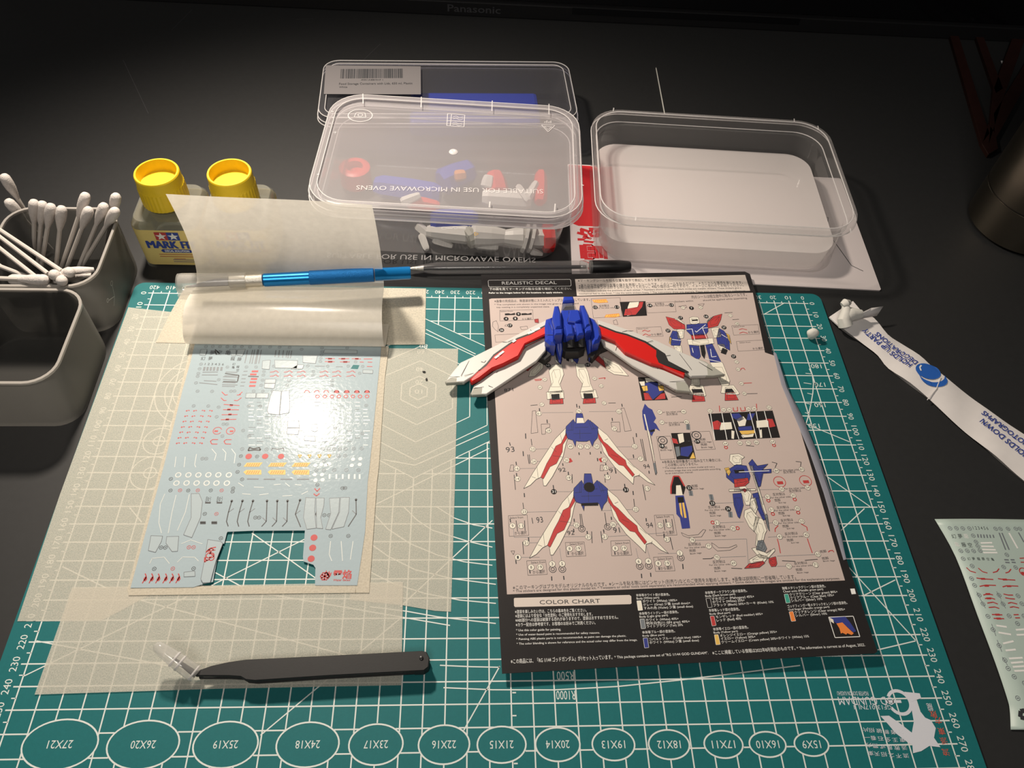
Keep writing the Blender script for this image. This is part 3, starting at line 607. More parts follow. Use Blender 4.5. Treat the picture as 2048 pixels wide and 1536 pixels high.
for a in [(-344.3,-84.3),(-339.7,-84.3),(-335.2,-84.2),(-330.6,-84.2),(-325.9,-84.1),(-321.3,-84.1),(-316.7,-84),(-312.1,-84),(-307.5,-83.9),(-302.8,-83.9),(-298.2,-83.8),(-293.6,-83.8),(-288.9,-83.7),(-284.2,-83.7),(-279.6,-83.7),(-343.9,-86.8),(-339.3,-86.7),(-334.8,-86.7),(-330.2,-86.7),(-325.6,-86.6),(-321,-86.6),(-316.4,-86.5),(-311.8,-86.5),(-307.2,-86.4),(-302.6,-86.4),(-297.9,-86.3),(-293.3,-86.3),(-288.7,-86.2),(-284,-86.2),(-279.4,-86.2),(-343.5,-89.3),(-338.9,-89.2),(-334.4,-89.2),(-329.8,-89.1),(-325.2,-89.1),(-320.6,-89),(-316.1,-89),(-311.5,-88.9),(-306.9,-88.9),(-302.3,-88.9),(-297.7,-88.8),(-293,-88.8),(-288.4,-88.7),(-283.8,-88.7),(-279.2,-88.6),(-343.1,-91.7),(-338.5,-91.7),(-334,-91.6),(-329.4,-91.6),(-324.9,-91.5),(-320.3,-91.5),(-315.7,-91.4),(-311.2,-91.4),(-306.6,-91.4),(-302,-91.3),(-297.4,-91.3),(-292.8,-91.2),(-288.2,-91.2),(-283.6,-91.1),(-279,-91.1),(-342.7,-94.1),(-338.1,-94.1),(-333.6,-94),(-329.1,-94),(-324.5,-94),(-320,-93.9),(-315.4,-93.9),(-310.8,-93.8),(-306.3,-93.8),(-301.7,-93.8),(-297.1,-93.7),(-292.5,-93.7),(-287.9,-93.6),(-283.4,-93.6),(-278.7,-93.5),(-342.3,-96.5),(-337.7,-96.5),(-333.2,-96.5),(-328.7,-96.4),(-324.2,-96.4),(-319.6,-96.3),(-315.1,-96.3),(-310.5,-96.3),(-306,-96.2),(-301.4,-96.2),(-296.9,-96.1),(-292.3,-96.1),(-287.7,-96.1),(-283.1,-96),(-278.5,-96),(-341.9,-98.9),(-337.4,-98.9),(-332.8,-98.9),(-328.3,-98.8),(-323.8,-98.8),(-319.3,-98.7),(-314.8,-98.7),(-310.2,-98.7),(-305.7,-98.6),(-301.1,-98.6),(-296.6,-98.6),(-292,-98.5),(-287.5,-98.5),(-282.9,-98.4),(-278.3,-98.4),(-341.4,-101.3),(-337,-101.3),(-332.5,-101.2),(-328,-101.2),(-323.5,-101.2),(-319,-101.1),(-314.4,-101.1),(-309.9,-101.1),(-305.4,-101),(-300.9,-101),(-296.3,-100.9),(-291.8,-100.9),(-287.2,-100.9),(-282.7,-100.8),(-278.1,-100.8),(-341,-103.7),(-336.6,-103.6),(-332.1,-103.6),(-327.6,-103.6),(-323.1,-103.5),(-318.6,-103.5),(-314.1,-103.5),(-309.6,-103.4),(-305.1,-103.4),(-300.6,-103.4),(-296.1,-103.3),(-291.5,-103.3),(-287,-103.3),(-282.5,-103.2),(-277.9,-103.2),(-340.6,-106),(-336.2,-106),(-331.7,-106),(-327.3,-105.9),(-322.8,-105.9),(-318.3,-105.9),(-313.8,-105.8),(-309.3,-105.8),(-304.8,-105.8),(-300.3,-105.7),(-295.8,-105.7),(-291.3,-105.7),(-286.8,-105.6),(-282.3,-105.6),(-277.7,-105.6),(-340.3,-108.4),(-335.8,-108.3),(-331.4,-108.3),(-326.9,-108.3),(-322.4,-108.2),(-318,-108.2),(-313.5,-108.2),(-309,-108.1),(-304.5,-108.1),(-300.1,-108.1),(-295.6,-108),(-291.1,-108),(-286.6,-108),(-282,-107.9),(-277.5,-107.9),(-339.9,-110.7),(-335.4,-110.6),(-331,-110.6),(-326.6,-110.6),(-322.1,-110.6),(-317.7,-110.5),(-313.2,-110.5),(-308.7,-110.5),(-304.3,-110.4),(-299.8,-110.4),(-295.3,-110.4),(-290.8,-110.3),(-286.3,-110.3),(-281.8,-110.3),(-277.3,-110.3),(-339.5,-113),(-335,-113),(-330.6,-112.9),(-326.2,-112.9),(-321.8,-112.9),(-317.3,-112.8),(-312.9,-112.8),(-308.4,-112.8),(-304,-112.8),(-299.5,-112.7),(-295.1,-112.7),(-290.6,-112.7),(-286.1,-112.6),(-281.6,-112.6),(-277.1,-112.6)]:
    k = random.random()
    if k < 0.75:
        (gw if k < 0.4 else gp if k < 0.6 else gg).line((a[0] - 1.6, a[1]), (a[0] + 1.6 * random.random() + 0.6, a[1]), 0.55 if k < 0.6 else 0.3, ZI)
# black branching lines
for k, q in enumerate([[(-343.7,-147.4),(-344.2,-153.9),(-344.2,-159.1),(-342.8,-161.9)],[(-338.2,-147.3),(-338.7,-153.9),(-338.8,-159.1),(-337.5,-162)],[(-332.8,-147.3),(-333.4,-153.9),(-333.5,-159.1),(-332.2,-162)],[(-325.6,-147.3),(-324.1,-159.1),(-326,-162)],[(-320.3,-147.3),(-318.9,-159.1),(-320.8,-162)],[(-315,-147.3),(-313.6,-159.1),(-315.6,-162)],[(-308.6,-146.8),(-309.9,-155),(-306.2,-162.3)],[(-303.4,-146.7),(-304.7,-155),(-301.1,-162.3)],[(-298.1,-146.7),(-299.5,-155),(-296,-162.3)],[(-290.1,-146.5),(-289.1,-155),(-292.5,-162.1)],[(-284.8,-146.5),(-283.8,-155),(-287.3,-162.1)],[(-279.5,-146.5),(-278.6,-155),(-282.1,-162.1)]]):
    gd.path(q, 0.5, ZI)
    gd.disc(q[0], 0.7, 0.8, ZI, 8)
    m_ = q[1]
    f = 1 if k < 3 or 6 <= k < 9 else -1
    gg.line(m_, (m_[0] + 2.3 * f, m_[1] + 2.2), 0.4, ZI)
gd.text('目ゆう', (-357.2,-147.8), (-354.6,-147.8), 2.6, ZI); gd.text('目ゆう', (-351.5,-147.8), (-348.6,-147.7), 2.6, ZI)
for a, c in [((-357.4,-159.5),(-354.6,-159.5)),((-357.2,-160.2),(-354.4,-160.2)),((-351.7,-159.5),(-348.9,-159.5)),((-351.5,-160.2),(-348.7,-160.2)),((-357.1,-148.4),(-354.3,-148.4)),((-351.2,-148.4),(-348.4,-148.4))]:
    gd.line(a, c, 0.9, ZI)
for q in [[(-378,-187.2),(-377.1,-188.6),(-377.2,-190),(-377.6,-190.6),(-378.1,-192.2)],[(-374.9,-187.2),(-373.9,-188.6),(-374,-190),(-374.5,-190.6),(-374.9,-192.2)],[(-371.7,-187.3),(-370.8,-188.6),(-370.9,-190),(-371.4,-190.7),(-371.8,-192.2)],[(-368.2,-187.3),(-367.3,-188.6),(-367.4,-190),(-367.9,-190.7),(-368.4,-192.2)],[(-365.1,-187.3),(-364.1,-188.7),(-364.3,-190),(-364.7,-190.7),(-365.2,-192.2)],[(-362.1,-187.3),(-361.2,-188.7),(-361.3,-190),(-361.8,-190.7),(-362.2,-192.2)]]:
    gr.path(q, 0.5, ZI)
    gr.disc(q[2], 0.9, 1.3, ZI, 6)
# red crest on the cut strip, and the printer's mark
c = (-348.5,-177.6)
gr2 = B()
for k in range(7):
    a = k * 0.9
    gr2.ring((c[0] + 1.2 * math.sin(a * 2), c[1] + 2.0 * math.cos(a)), 1.0 + 0.2 * (k % 3), 1.3, 0.5, ZI + 0.5, 12, a, a + 4.2)
gr2.path([(c[0] + 2.0, c[1] + 4), (c[0] - 1.0, c[1] + 3.3), (c[0] - 1.9, c[1] + 1.4)], 0.6, ZI + 0.5)
gr2.path([(c[0] - 2.4, c[1] - 1.4), (c[0] - 2.0, c[1] - 4), (c[0] - 0.7, c[1] - 2.7)], 0.6, ZI + 0.5)
gr.text('雪焰', (-286.8,-189.9), (-277.8,-189.9), 3.4, ZI, bold=0.03)
gr.text('Water decals', (-286.6,-191.5), (-278.2,-191.4), 1.1, ZI, bold=0.02)
c = (-290.9,-189)
for k in range(6):
    a = math.radians(90 + 60 * k)
    gr.line(c, (c[0] + 2.2 * math.cos(a), c[1] + 2.2 * math.sin(a)), 0.7, ZI)
    gr.line((c[0] + 1.4 * math.cos(a), c[1] + 1.4 * math.sin(a)), (c[0] + 2.3 * math.cos(a + 0.5), c[1] + 2.3 * math.sin(a + 0.5)), 0.5, ZI)
    gr.line((c[0] + 1.4 * math.cos(a), c[1] + 1.4 * math.sin(a)), (c[0] + 2.3 * math.cos(a - 0.5), c[1] + 2.3 * math.sin(a - 0.5)), 0.5, ZI)
gr.face([(c[0] + x * 0.55, c[1] + y * 0.55) for x, y in ((3.2, -3), (5.4, 0.5), (5.8, 4.2), (4.4, 2.4), (3.6, 5.4), (2.4, 3.0), (0.6, 6.0), (0.2, 3.4), (3.0, 1.0))], ZI)
for q in [[(-301.9,-139.8),(-300.4,-141.6),(-299.1,-139.7)],[(-302,-143),(-300.4,-144.3),(-299,-142.8)]]:
    gr.path(q, 0.6, ZI)
gg.build('grey_printing', 'ink_grey', blue); gd.build('black_printing', 'ink_dark', blue); gr.build('red_printing', 'ink_red', blue)
gw.build('white_printing', 'ink_milky', blue); gy.build('yellow_printing', 'ink_yellow', blue); gp.build('pale_printing', 'ink_pale', blue); go.build('orange_strokes', 'ink_orange', blue)
# scored pieces standing a little proud of the sheet
def cut_piece(pts, z=0.45, mat='decal_film', name='cut_piece'):
    b = B(); b.prism([(*p, ZD + z) for p in pts], 0.25)
    o = b.build(name, mat, ds_o)
    e = B(); e.path(pts, 0.26, ZD + z + 0.04, True)
    e.build('cut_edge', 'ink_grey', o)
    return o
for P_ in [[(-333.4,-75.8),(-328.8,-76.3),(-327.5,-92.8),(-333.5,-92),(-334.7,-89.7),(-334.3,-79.6)],[(-328.4,-76.3),(-324.4,-75.7),(-322.2,-87.8),(-322.5,-91.4),(-327.2,-92.5)],[(-322.1,-97),(-316,-96.9),(-315.1,-101.4),(-321.5,-101.4)],[(-321.6,-101.8),(-315.1,-101.7),(-315.2,-106),(-321.4,-105.6)],[(-308.3,-99.2),(-305.7,-99),(-304.8,-103.3),(-306.2,-103.9),(-308.1,-103.3)],[(-311.3,-106.9),(-305.8,-107.1),(-305.1,-110.3),(-311.4,-109.7)],[(-348.4,-77.9),(-342.8,-77.8),(-342.6,-81.3),(-348.2,-81.3)],[(-342.3,-77.8),(-335.7,-77.9),(-335.6,-81.2),(-342.2,-81.2)],[(-339.2,-67.8),(-333.1,-67.7),(-333.1,-70.6),(-339.1,-70.7)],[(-339.1,-71),(-333,-70.9),(-333.1,-74.4),(-338.7,-74)],[(-336,-53.5),(-322.5,-53.8),(-322.1,-59.5),(-334.8,-59.3)],[(-321.9,-56.8),(-318.4,-56.8),(-318.9,-60),(-325.5,-59.9)],[(-319.9,-49.8),(-311.3,-49.6),(-311.8,-55.7),(-319.2,-55.1)],[(-307.6,-45),(-288.2,-45.2),(-288,-48),(-308,-47.9)],[(-283.4,-59.9),(-277.5,-60.3),(-277.5,-62.8),(-283.4,-62.5)],[(-342.9,-54.1),(-338.4,-53.6),(-338.1,-60.5),(-342.3,-60.1)],[(-380.5,-46.2),(-376.8,-45.9),(-377,-50.6),(-380.3,-50.2)],[(-363.7,-45.9),(-359.8,-45.8),(-359.3,-50.7),(-361.6,-50.7)],[(-359,-45.8),(-354.4,-45.5),(-355.4,-50.8),(-358.8,-50.1)],[(-365.3,-143.1),(-361.3,-143),(-358.6,-147.8),(-357.7,-156.9),(-359.7,-168.1),(-364.1,-166.6),(-362.4,-156.9)],[(-380.1,-167),(-374.3,-167.3),(-374.2,-170.1),(-375.7,-176.1),(-379.4,-175.1)],[(-372.2,-167.6),(-366.3,-167.4),(-365.1,-175.5),(-367.7,-175.7),(-371.7,-171.2)],[(-359.5,-186.6),(-354.4,-186),(-353.7,-188.7),(-359,-189)],[(-305.8,-145.3),(-300.8,-145.5),(-300.2,-153.8),(-298.3,-162.9),(-302.9,-163.5),(-305.5,-156.9)],[(-300.4,-145.5),(-296.2,-145.5),(-295.9,-150),(-296.7,-156.9),(-294.9,-163.2),(-298,-162.9)],[(-293.5,-145.7),(-288.2,-145.3),(-287.8,-153.8),(-290.8,-163.8),(-293.4,-163.5),(-291.8,-154.6)],[(-287.7,-145.2),(-283.1,-145.1),(-282.7,-153.8),(-284.3,-162.1),(-290.2,-163.5),(-287.3,-153.8)]]:
    cut_piece(P_, 0.30)
strip_o = cut_piece([(-351.4,-169.4),(-344.8,-170.5),(-343.6,-171.6),(-345.1,-180.8),(-345.7,-192.1),(-349.1,-192.3),(-350.5,-190.4),(-350.8,-179.4)], 0.75)
gr2.v = [(x, y, ZD + 0.82) for x, y, z in gr2.v]
gr2.build('red_crest', 'ink_red', strip_o)
b = B(); b.prism([(*p, ZD + 0.24) for p in [(-289.5,-56.4),(-285.8,-56.6),(-286.5,-59.6),(-290.7,-59.3)]], 0.03); b.build('cut_hole', 'mat_green', ds_o)

# ================================================================ curled tissue cover sheet
pr = [(-24, 1.0), (-32, 1.2), (-41, 2.0), (-45.2, 5.5), (-44.2, 11), (-40, 15.5), (-34, 19.3), (-26, 20.5), (-18, 18.5), (-10, 15), (-3, 14), (2, 19), (5, 30), (5.5, 44), (3.5, 62), (0.4, 79.5)]
def smoothpath(P_, n=4):
    out = []
    for i in range(len(P_) - 1):
        p0, p1, p2, p3 = P_[max(i - 1, 0)], P_[i], P_[i + 1], P_[min(i + 2, len(P_) - 1)]
        for k in range(n):
            t = k / n
            out.append(tuple(0.5 * (2 * p1[j] + (p2[j] - p0[j]) * t + (2 * p0[j] - 5 * p1[j] + 4 * p2[j] - p3[j]) * t * t + (3 * p1[j] - p0[j] - 3 * p2[j] + p3[j]) * t ** 3) for j in range(len(p1))))
    out.append(tuple(P_[-1]))
    return out
prs = smoothpath(pr)
b = B(); NX = 14; rows = []
for i, (y, z) in enumerate(prs):
    t = i / (len(prs) - 1)
    row = []
    for k in range(NX + 1):
        u = k / NX
        x = -388.5 + u * (118.0 - 5.5 * t)
        zz = z - 3.4 * u * max(0, (t - 0.6) / 0.4) + 0.3 * math.sin(u * 7 + t * 9) * t
        yy = y - 1.0 * u * t + 1.5 * math.sin(u * 3.14) * max(0, t - 0.6)
        row.append((x, yy, zz))
    rows.append(row)
b.loft(rows, False, False, False)
tis = tag(b.build('cover_paper', 'tissue', smooth=True, loc=(-334, -30, 0.9)), 'curled translucent white paper sheet standing up behind the blue knife', 'paper')

# ================================================================ instruction booklet (local frame: x across, -y down the page)
mn = thing('instruction_booklet', 'black-bordered model kit booklet page of robot diagrams lying on the mat', 'booklet', (-213.3, 18.4, 3.0))
BASE[mn.name] = (0, 0, 0)
mn.rotation_euler = (-math.atan(2 / 257), 0, 42.03 / 1000)
b = B()
cov = [(0,-0),(89.05,-0.64),(177.95,-0.28),(180.85,-2.7),(177.68,-70.83),(179.57,-161.59),(178.51,-255.73),(176.98,-256.56),(86.6,-256.37),(-1.68,-256.56)]
b.prism([(*p, 0) for p in cov], 0.5)
cover = b.build('cover_page', 'cover_black', mn)
b = B(); b.prism([(0.8 + p[0] * 0.992, p[1] * 0.996 - 0.6, -0.55) for p in cov], 1.3); b.build('inner_pages', 'card_white', mn)
# a lower page fans out past the cover on the far long side
e0 = [(178.86,-71.28),(176.92,-96.02),(178.2,-117.99),(179.92,-143.79),(179.94,-169.41),(178.9,-191.79),(178.08,-208.77)]
e1 = [(180.36,-73.74),(180.46,-99.87),(183.07,-118.9),(184.31,-143.97),(183.94,-169.58),(182.09,-192.02),(179.31,-208.22)]
b = B()
b.loft([[(x - 0.8, y, 0.02) for x, y in e0], [(x + 0.3, y, 0.5) for x, y in e0], [((x + u) / 2, (y + v) / 2, 0.5) for (x, y), (u, v) in zip(e0, e1)], [(x, y, -1.2) for x, y in e1]], False, False, False)
b.build('fanned_page', 'under_page', mn, smooth=True)
Z0, Z1, Z2, Z3, Z4 = 0.06, 0.12, 0.18, 0.24, 0.30
b = B(); b.face([(4.17,-22.29),(5.79,-21.66),(178.32,-20.01),(172.88,-70.73),(178.76,-73.68),(177.52,-96.04),(178.57,-118.71),(174.42,-219.72),(3,-218.92)], Z0)
page = b.build('diagram_panel', 'page', cover)
b = B(); b.face([(61.63,-5.39),(177.21,-3.55),(176.99,-18.15),(61.09,-20.49)], Z0); b.build('header_panel', 'page_light', cover)
b = B(); b.face([(6.62,-220.87),(63.32,-222.06),(64.09,-222.79),(63.64,-226.37),(62.93,-226.74),(6.53,-225.47),(6.06,-224.85),(6.21,-221.26)], Z0)
b.build('title_panel', 'page_light', cover)
w, k, r, wl, bl, yl, gy_, dk, og, gn = B(), B(), B(), B(), B(), B(), B(), B(), B(), B()
# --- titles and paragraphs
w.path([(5.08,-5.32),(58.12,-5.55),(58.68,-6.37),(58.39,-10.96),(57.86,-11.64),(5.02,-11.42),(4.45,-10.8),(4.35,-5.99)], 0.28, Z0, True)
w.text('REALISTIC DECAL', (13.21,-9.46), (49.14,-9.57), 2.79, Z0)
w.text('下の図を見てマーキングの貼る位置を確認してください。', (4.71,-14.21), (58.23,-14.76), 1.69, Z0)
w.text('Refer to the images below for the locations to apply stickers.', (4.28,-17.3), (52.2,-17.81), 1.3, Z0, bold=0.015)
for s_, c_ in (('※マーキングシールを貼る位置を数字で表記してあります。', ((63.32,-7.97), (119.06,-8.31), 1.9)), ('※黒丸白文字の部分は金属の輝きを表現したシールです。このシールを貼るだけで、メカニカルな質感を楽しめます。', ((63.33,-12.57), (173.77,-11.51), 1.99)),
              ('※余ったマーキングは好きな所に貼ってください。※貼り指示は一例ですので、イメージに合わせてお貼りください。', ((63.15,-14.47), (173.66,-14.01), 2)),
              ('* The numbers indicate the positions of each sticker. * Numbers shown in white on black circles are metallic stickers. These stickers give a', ((62.84,-16.96), (171.47,-16.12), 1.5)),
              ('mechanical feel to the finish. * Use the extra stickers freely. * The instructions show one example. Please apply according to your preferences.', ((62.74,-19.35), (174.07,-18.73), 1.39))):
    k.text(s_, *c_, Z1)
k.text('COLOR CHART', (18.58,-224.68), (48.27,-225.43), 2.09, Z1)
for s_, c_ in (('※画像の完成品は、無塗装状態にスミ入れとトップコートを施しています。', ((7.45,-25.04), (69.01,-24.92), 1.8)), ('* The completed unit shown in the image was given a panel line and', ((7.25,-27.63), (61.29,-27.7), 1.2)), ('top coating in a completely unpainted state.', ((8.45,-29.88), (42.37,-30.11), 1.2)),
              ('内のシールは組立途中に貼るシールです。', ((136.4,-24.35), (173.7,-22.62), 2.18)), ('Stickers within', ((124.45,-27.55), (136.68,-27.07), 1.39)), ('should be applied while assembling.', ((143.3,-26.85), (173.39,-25.31), 1.39)),
              ('※このマーキングはプラモデルオリジナルのものです。※シールを貼る際にはピンセット(別売り)などのご使用をお勧めします。※画像は説明用に一部省略しています。', ((6.11,-216.55), (149.49,-217.47), 1.7)),
              ('* The stickers are designed for this plastic model kit. * Tweezers or other tools (sold separately) are recommended when applying stickers. * Some details in the images are omitted for the explanatory purposes.', ((6.04,-218.05), (172.05,-219.02), 1.2)),
              ('※本商品を説明書通りに組み立てた場合には、', ((93.67,-147.77), (127.41,-147.58), 1.49)), ('この状態にはなりません。', ((95.09,-149.83), (113.42,-149.5), 1.39)), ('* The image above is a cutout model and not a', ((93.33,-151.26), (122.54,-151.48), 1)), ('product image that one could assemble according', ((94.15,-153.09), (125.38,-153), 0.99)), ('to an instruction manual.', ((94.08,-154.69), (109.71,-154.45), 0.99))):
    k.text(s_, *c_, Z1)
for s_, c_ in (('※塗装を楽しみたい方は、こちらの基本色をご覧ください。', ((6.3,-228.57), (41,-229.43), 1.4)), ('※塗装にはより安全な「水性塗料」のご使用をおすすめします。', ((6.31,-230.67), (43.71,-231.54), 1.4)), ('※ABS部分への塗装は破損する恐れがありますので、塗装はおすすめできません。', ((6.22,-232.77), (55.93,-233.66), 1.4)), ('※カラー配合は参考値です。お客様のお好みでご利用ください。', ((6.23,-234.97), (44.53,-235.78), 1.4)),
              ('* Use this color guide for painting.', ((6.13,-237.37), (27.62,-237.97), 1.1)), ('* Use of water-based paint is recommended for safety reasons.', ((6.04,-239.47), (46.04,-240.45), 1)), ('* Painting ABS plastic parts is not recommended, as paint can damage the plastic.', ((5.95,-241.56), (58.46,-242.57), 0.99)), ('* The color blending is shown for reference and the actual color may differ from the image.', ((5.96,-243.77), (63.47,-244.78), 1)),
              ('※この商品には、「RG 1/144 ゴッドガンダム」が1セット入っています。', ((2.7,-252.24), (50.33,-252.64), 1.7)), ('* This package contains one set of "RG 1/144 GOD GUNDAM".', ((51.34,-252.48), (96.26,-252.77), 1.19)), ('※ここに掲載している情報は2022年8月現在のものです。', ((98.25,-253.15), (138.8,-252.86), 1.48)), ('* The information is current as of August, 2022.', ((139.6,-252.89), (173.43,-252.91), 1.29)),
              ('本体等ホワイト部の塗装色。', ((66.49,-222.99), (83.39,-223.3), 1.09)), ('Body (White part)', ((66.52,-224.59), (77.83,-224.57), 1.09)), ('ホワイト (White) 100%+', ((69.25,-226.31), (86.56,-226.44), 1.19)), ('グレー (Gray) 少量 (small dose)+', ((69.18,-228.01), (92.7,-228.1), 1.09)), ('すみれ色 (Violet) 少量 (small dose)', ((69.31,-229.72), (93.72,-229.84), 1.1)),
              ('本体等ライトグレー部の塗装色。', ((66.5,-232.3), (86.01,-232.32), 1.1)), ('Body (Light gray part)', ((66.43,-233.8), (80.46,-233.59), 1.09)), ('ホワイト (White) 40%+', ((69.16,-235.61), (85.38,-235.6), 1.09)), ('明灰白色(1) (IJN gray) 40%+', ((69.19,-237.22), (90.61,-237.22), 1.1)), ('ライトブラウン (Tan) 20%', ((69.13,-238.72), (86.84,-238.76), 1.1)),
              ('本体等ブルー部の塗装色。', ((66.41,-241.5), (82.42,-241.58), 1.09)), ('Body (Blue part)', ((66.35,-243), (76.96,-242.95), 0.89)), ('コバルトブルー (Cobalt blue) 100%+', ((69.17,-244.92), (94.49,-244.89), 0.99)), ('ホワイト (White) 少量 (small dose)', ((69.1,-246.52), (93.02,-246.53), 1.09)),
              ('本体等ダークブラウン部の塗装色。', ((101.2,-223.45), (122.63,-223.25), 1.19)), ('Body (Dark brown part)', ((101.03,-225.04), (116.27,-224.58), 1.09)), ('マホガニー (Mahogany) 45%+', ((103.86,-226.76), (125.5,-226.37), 1.19)), ('ホワイト (White) 25%+', ((103.9,-228.37), (120.22,-228.05), 1.19)), ('ブラック (Black) 20%+カーキ (Khaki) 10%', ((103.93,-229.97), (134.57,-229.56), 1.09)),
              ('本体等レッド部の塗装色。', ((101.12,-232.45), (116.64,-232.41), 1.19)), ('Body (Red part)', ((101.15,-234.06), (111.57,-233.8), 0.99)), ('モンザレッド (Red madder) 60%+', ((103.88,-235.77), (127.53,-235.27), 1.08)), ('レッド (Red) 40%', ((103.91,-237.48), (116.24,-237.09), 1.19)),
              ('本体等イエロー部の塗装色。', ((101.13,-241.76), (118.66,-241.5), 1.19)), ('Body (Yellow part)', ((101.07,-243.26), (112.99,-243.06), 0.99)), ('オレンジイエロー (Orange yellow) 35%+', ((103.8,-244.98), (132.15,-244.37), 1.09)), ('イエロー (Yellow) 30%+', ((103.83,-246.48), (120.96,-246.2), 1.09)), ('クリームイエロー (Cream yellow) 20%+ホワイト (White) 15%', ((103.77,-248.08), (147.24,-247.31), 1.09)),
              ('胸等メタリックグリーン部の塗装色。', ((140.85,-223.02), (163.38,-222.76), 1.19)), ('Chest units (Metallic green part)', ((140.89,-224.62), (161.62,-224.19), 1.09)), ('クリアグリーン (Clear green) 80%+', ((143.61,-226.43), (168.55,-225.98), 1.18)), ('クリアブルー (Clear blue) 10%+', ((143.54,-228.13), (166.28,-227.59), 1.18)), ('シルバー (Silver) 10%', ((143.58,-229.54), (159.61,-229.21), 1.19)),
              ('ゴッドフィンガー等メタリックオレンジ部の塗装色。', ((140.86,-232.32), (171.71,-231.82), 1.18)), ('God finger (Metallic orange part)', ((140.8,-233.82), (161.94,-233.31), 0.99)), ('クリアオレンジ (Clear orange) 90%+', ((143.53,-235.54), (169.47,-235.03), 1.19)), ('シルバー (Silver) 10%', ((143.57,-237.04), (159.69,-236.72), 1.08))):
    w.text(s_, *c_, Z1)
# --- colour swatches
for q, B_ in ([([(66.49,-225.29),(68.49,-225.28),(68.5,-229.98),(66.39,-230.09)],0),([(66.5,-234.5),(68.51,-234.49),(68.42,-238.99),(66.41,-239.1)],1),([(66.52,-243.71),(68.42,-243.69),(68.33,-248.19),(66.42,-248.31)],2),([(101.1,-225.75),(103.11,-225.63),(103.12,-230.14),(101.11,-230.35)],3),([(101.22,-234.76),(103.03,-234.74),(103.04,-239.24),(101.13,-239.46)],4),([(101.24,-243.87),(102.94,-243.84),(102.95,-248.45),(100.94,-248.56)],5),([(141.05,-225.53),(142.95,-225.41),(142.87,-229.81),(140.76,-229.92)],6),([(140.97,-234.53),(142.88,-234.31),(142.88,-239.02),(140.78,-239.13)],7)]):
    (wl, gy_, bl, dk, r, yl, gn, og)[B_].face(q, Z1 + 0.03)
    w.path(q, 0.3, Z1, True)
w.face([(175.63,-224.18),(177.94,-224.18),(177.72,-226.97),(175.41,-227.07)], Z0)
w.path([(159.94,-238.03),(172.44,-238.16),(172.32,-248.26),(159.91,-248.14)], 0.35, Z0, True)
bl.face([(160.13,-238.24),(168.34,-238.18),(169.82,-241.15),(171.33,-245.62),(169.71,-246.05),(166.58,-242.01),(162.8,-241.35)], Z1)
og.face([(162.8,-241.35),(165.92,-240.99),(167.61,-243.56),(169.79,-246.55),(168.46,-247.3),(166.6,-246.32),(165.87,-246.99),(164.31,-246.02),(163.39,-246.38),(163.5,-243.79)], Z1 + 0.03)
wl.face([(160.13,-238.24),(161.79,-239.31),(161.6,-241.3),(160.25,-240.25)], Z1 + 0.03)
# --- select boxes
for q in [[(10.37,-31.96),(31.39,-31.95),(30.93,-40.34),(9.99,-40.96)],[(69.98,-23.26),(89.13,-22.67),(87.64,-38.92),(69.29,-39.85)],[(105.54,-27.46),(124.18,-26.94),(123.61,-35.63),(104.67,-36.33)],[(95.44,-48.65),(111.28,-48.02),(111.35,-55.93),(95.22,-56.35)],[(157.1,-48.44),(174.65,-47.78),(173.32,-55.63),(156.48,-56.23)],[(156.86,-61.45),(174,-60.67),(173.27,-68.54),(156.12,-69.32)],[(6.4,-176.32),(16.31,-176.24),(16.22,-187.95),(6.2,-188.03)],[(34.63,-192.73),(44.34,-192.83),(44.31,-200.54),(34.4,-200.52)],[(58.14,-192.91),(68.05,-192.93),(67.81,-201.13),(57.5,-201.09)],[(14.03,-201.87),(23.63,-201.97),(23.72,-209.48),(14.01,-209.57)],[(78.75,-202.79),(88.65,-202.9),(88.43,-210.6),(78.52,-210.49)],[(83.44,-179.26),(93.64,-179.39),(93.35,-191.09),(82.45,-190.93)],[(93.51,-130.14),(101.62,-130.09),(101.39,-145.09),(93.07,-145.44)],[(113.73,-127.69),(124.95,-127.56),(125.54,-139.7),(114.52,-139.94)],[(6.2,-52.41),(24.15,-51.56),(23.91,-57.36),(6.36,-58.22)]]:
    k.path(q, 0.16, Z1, True)
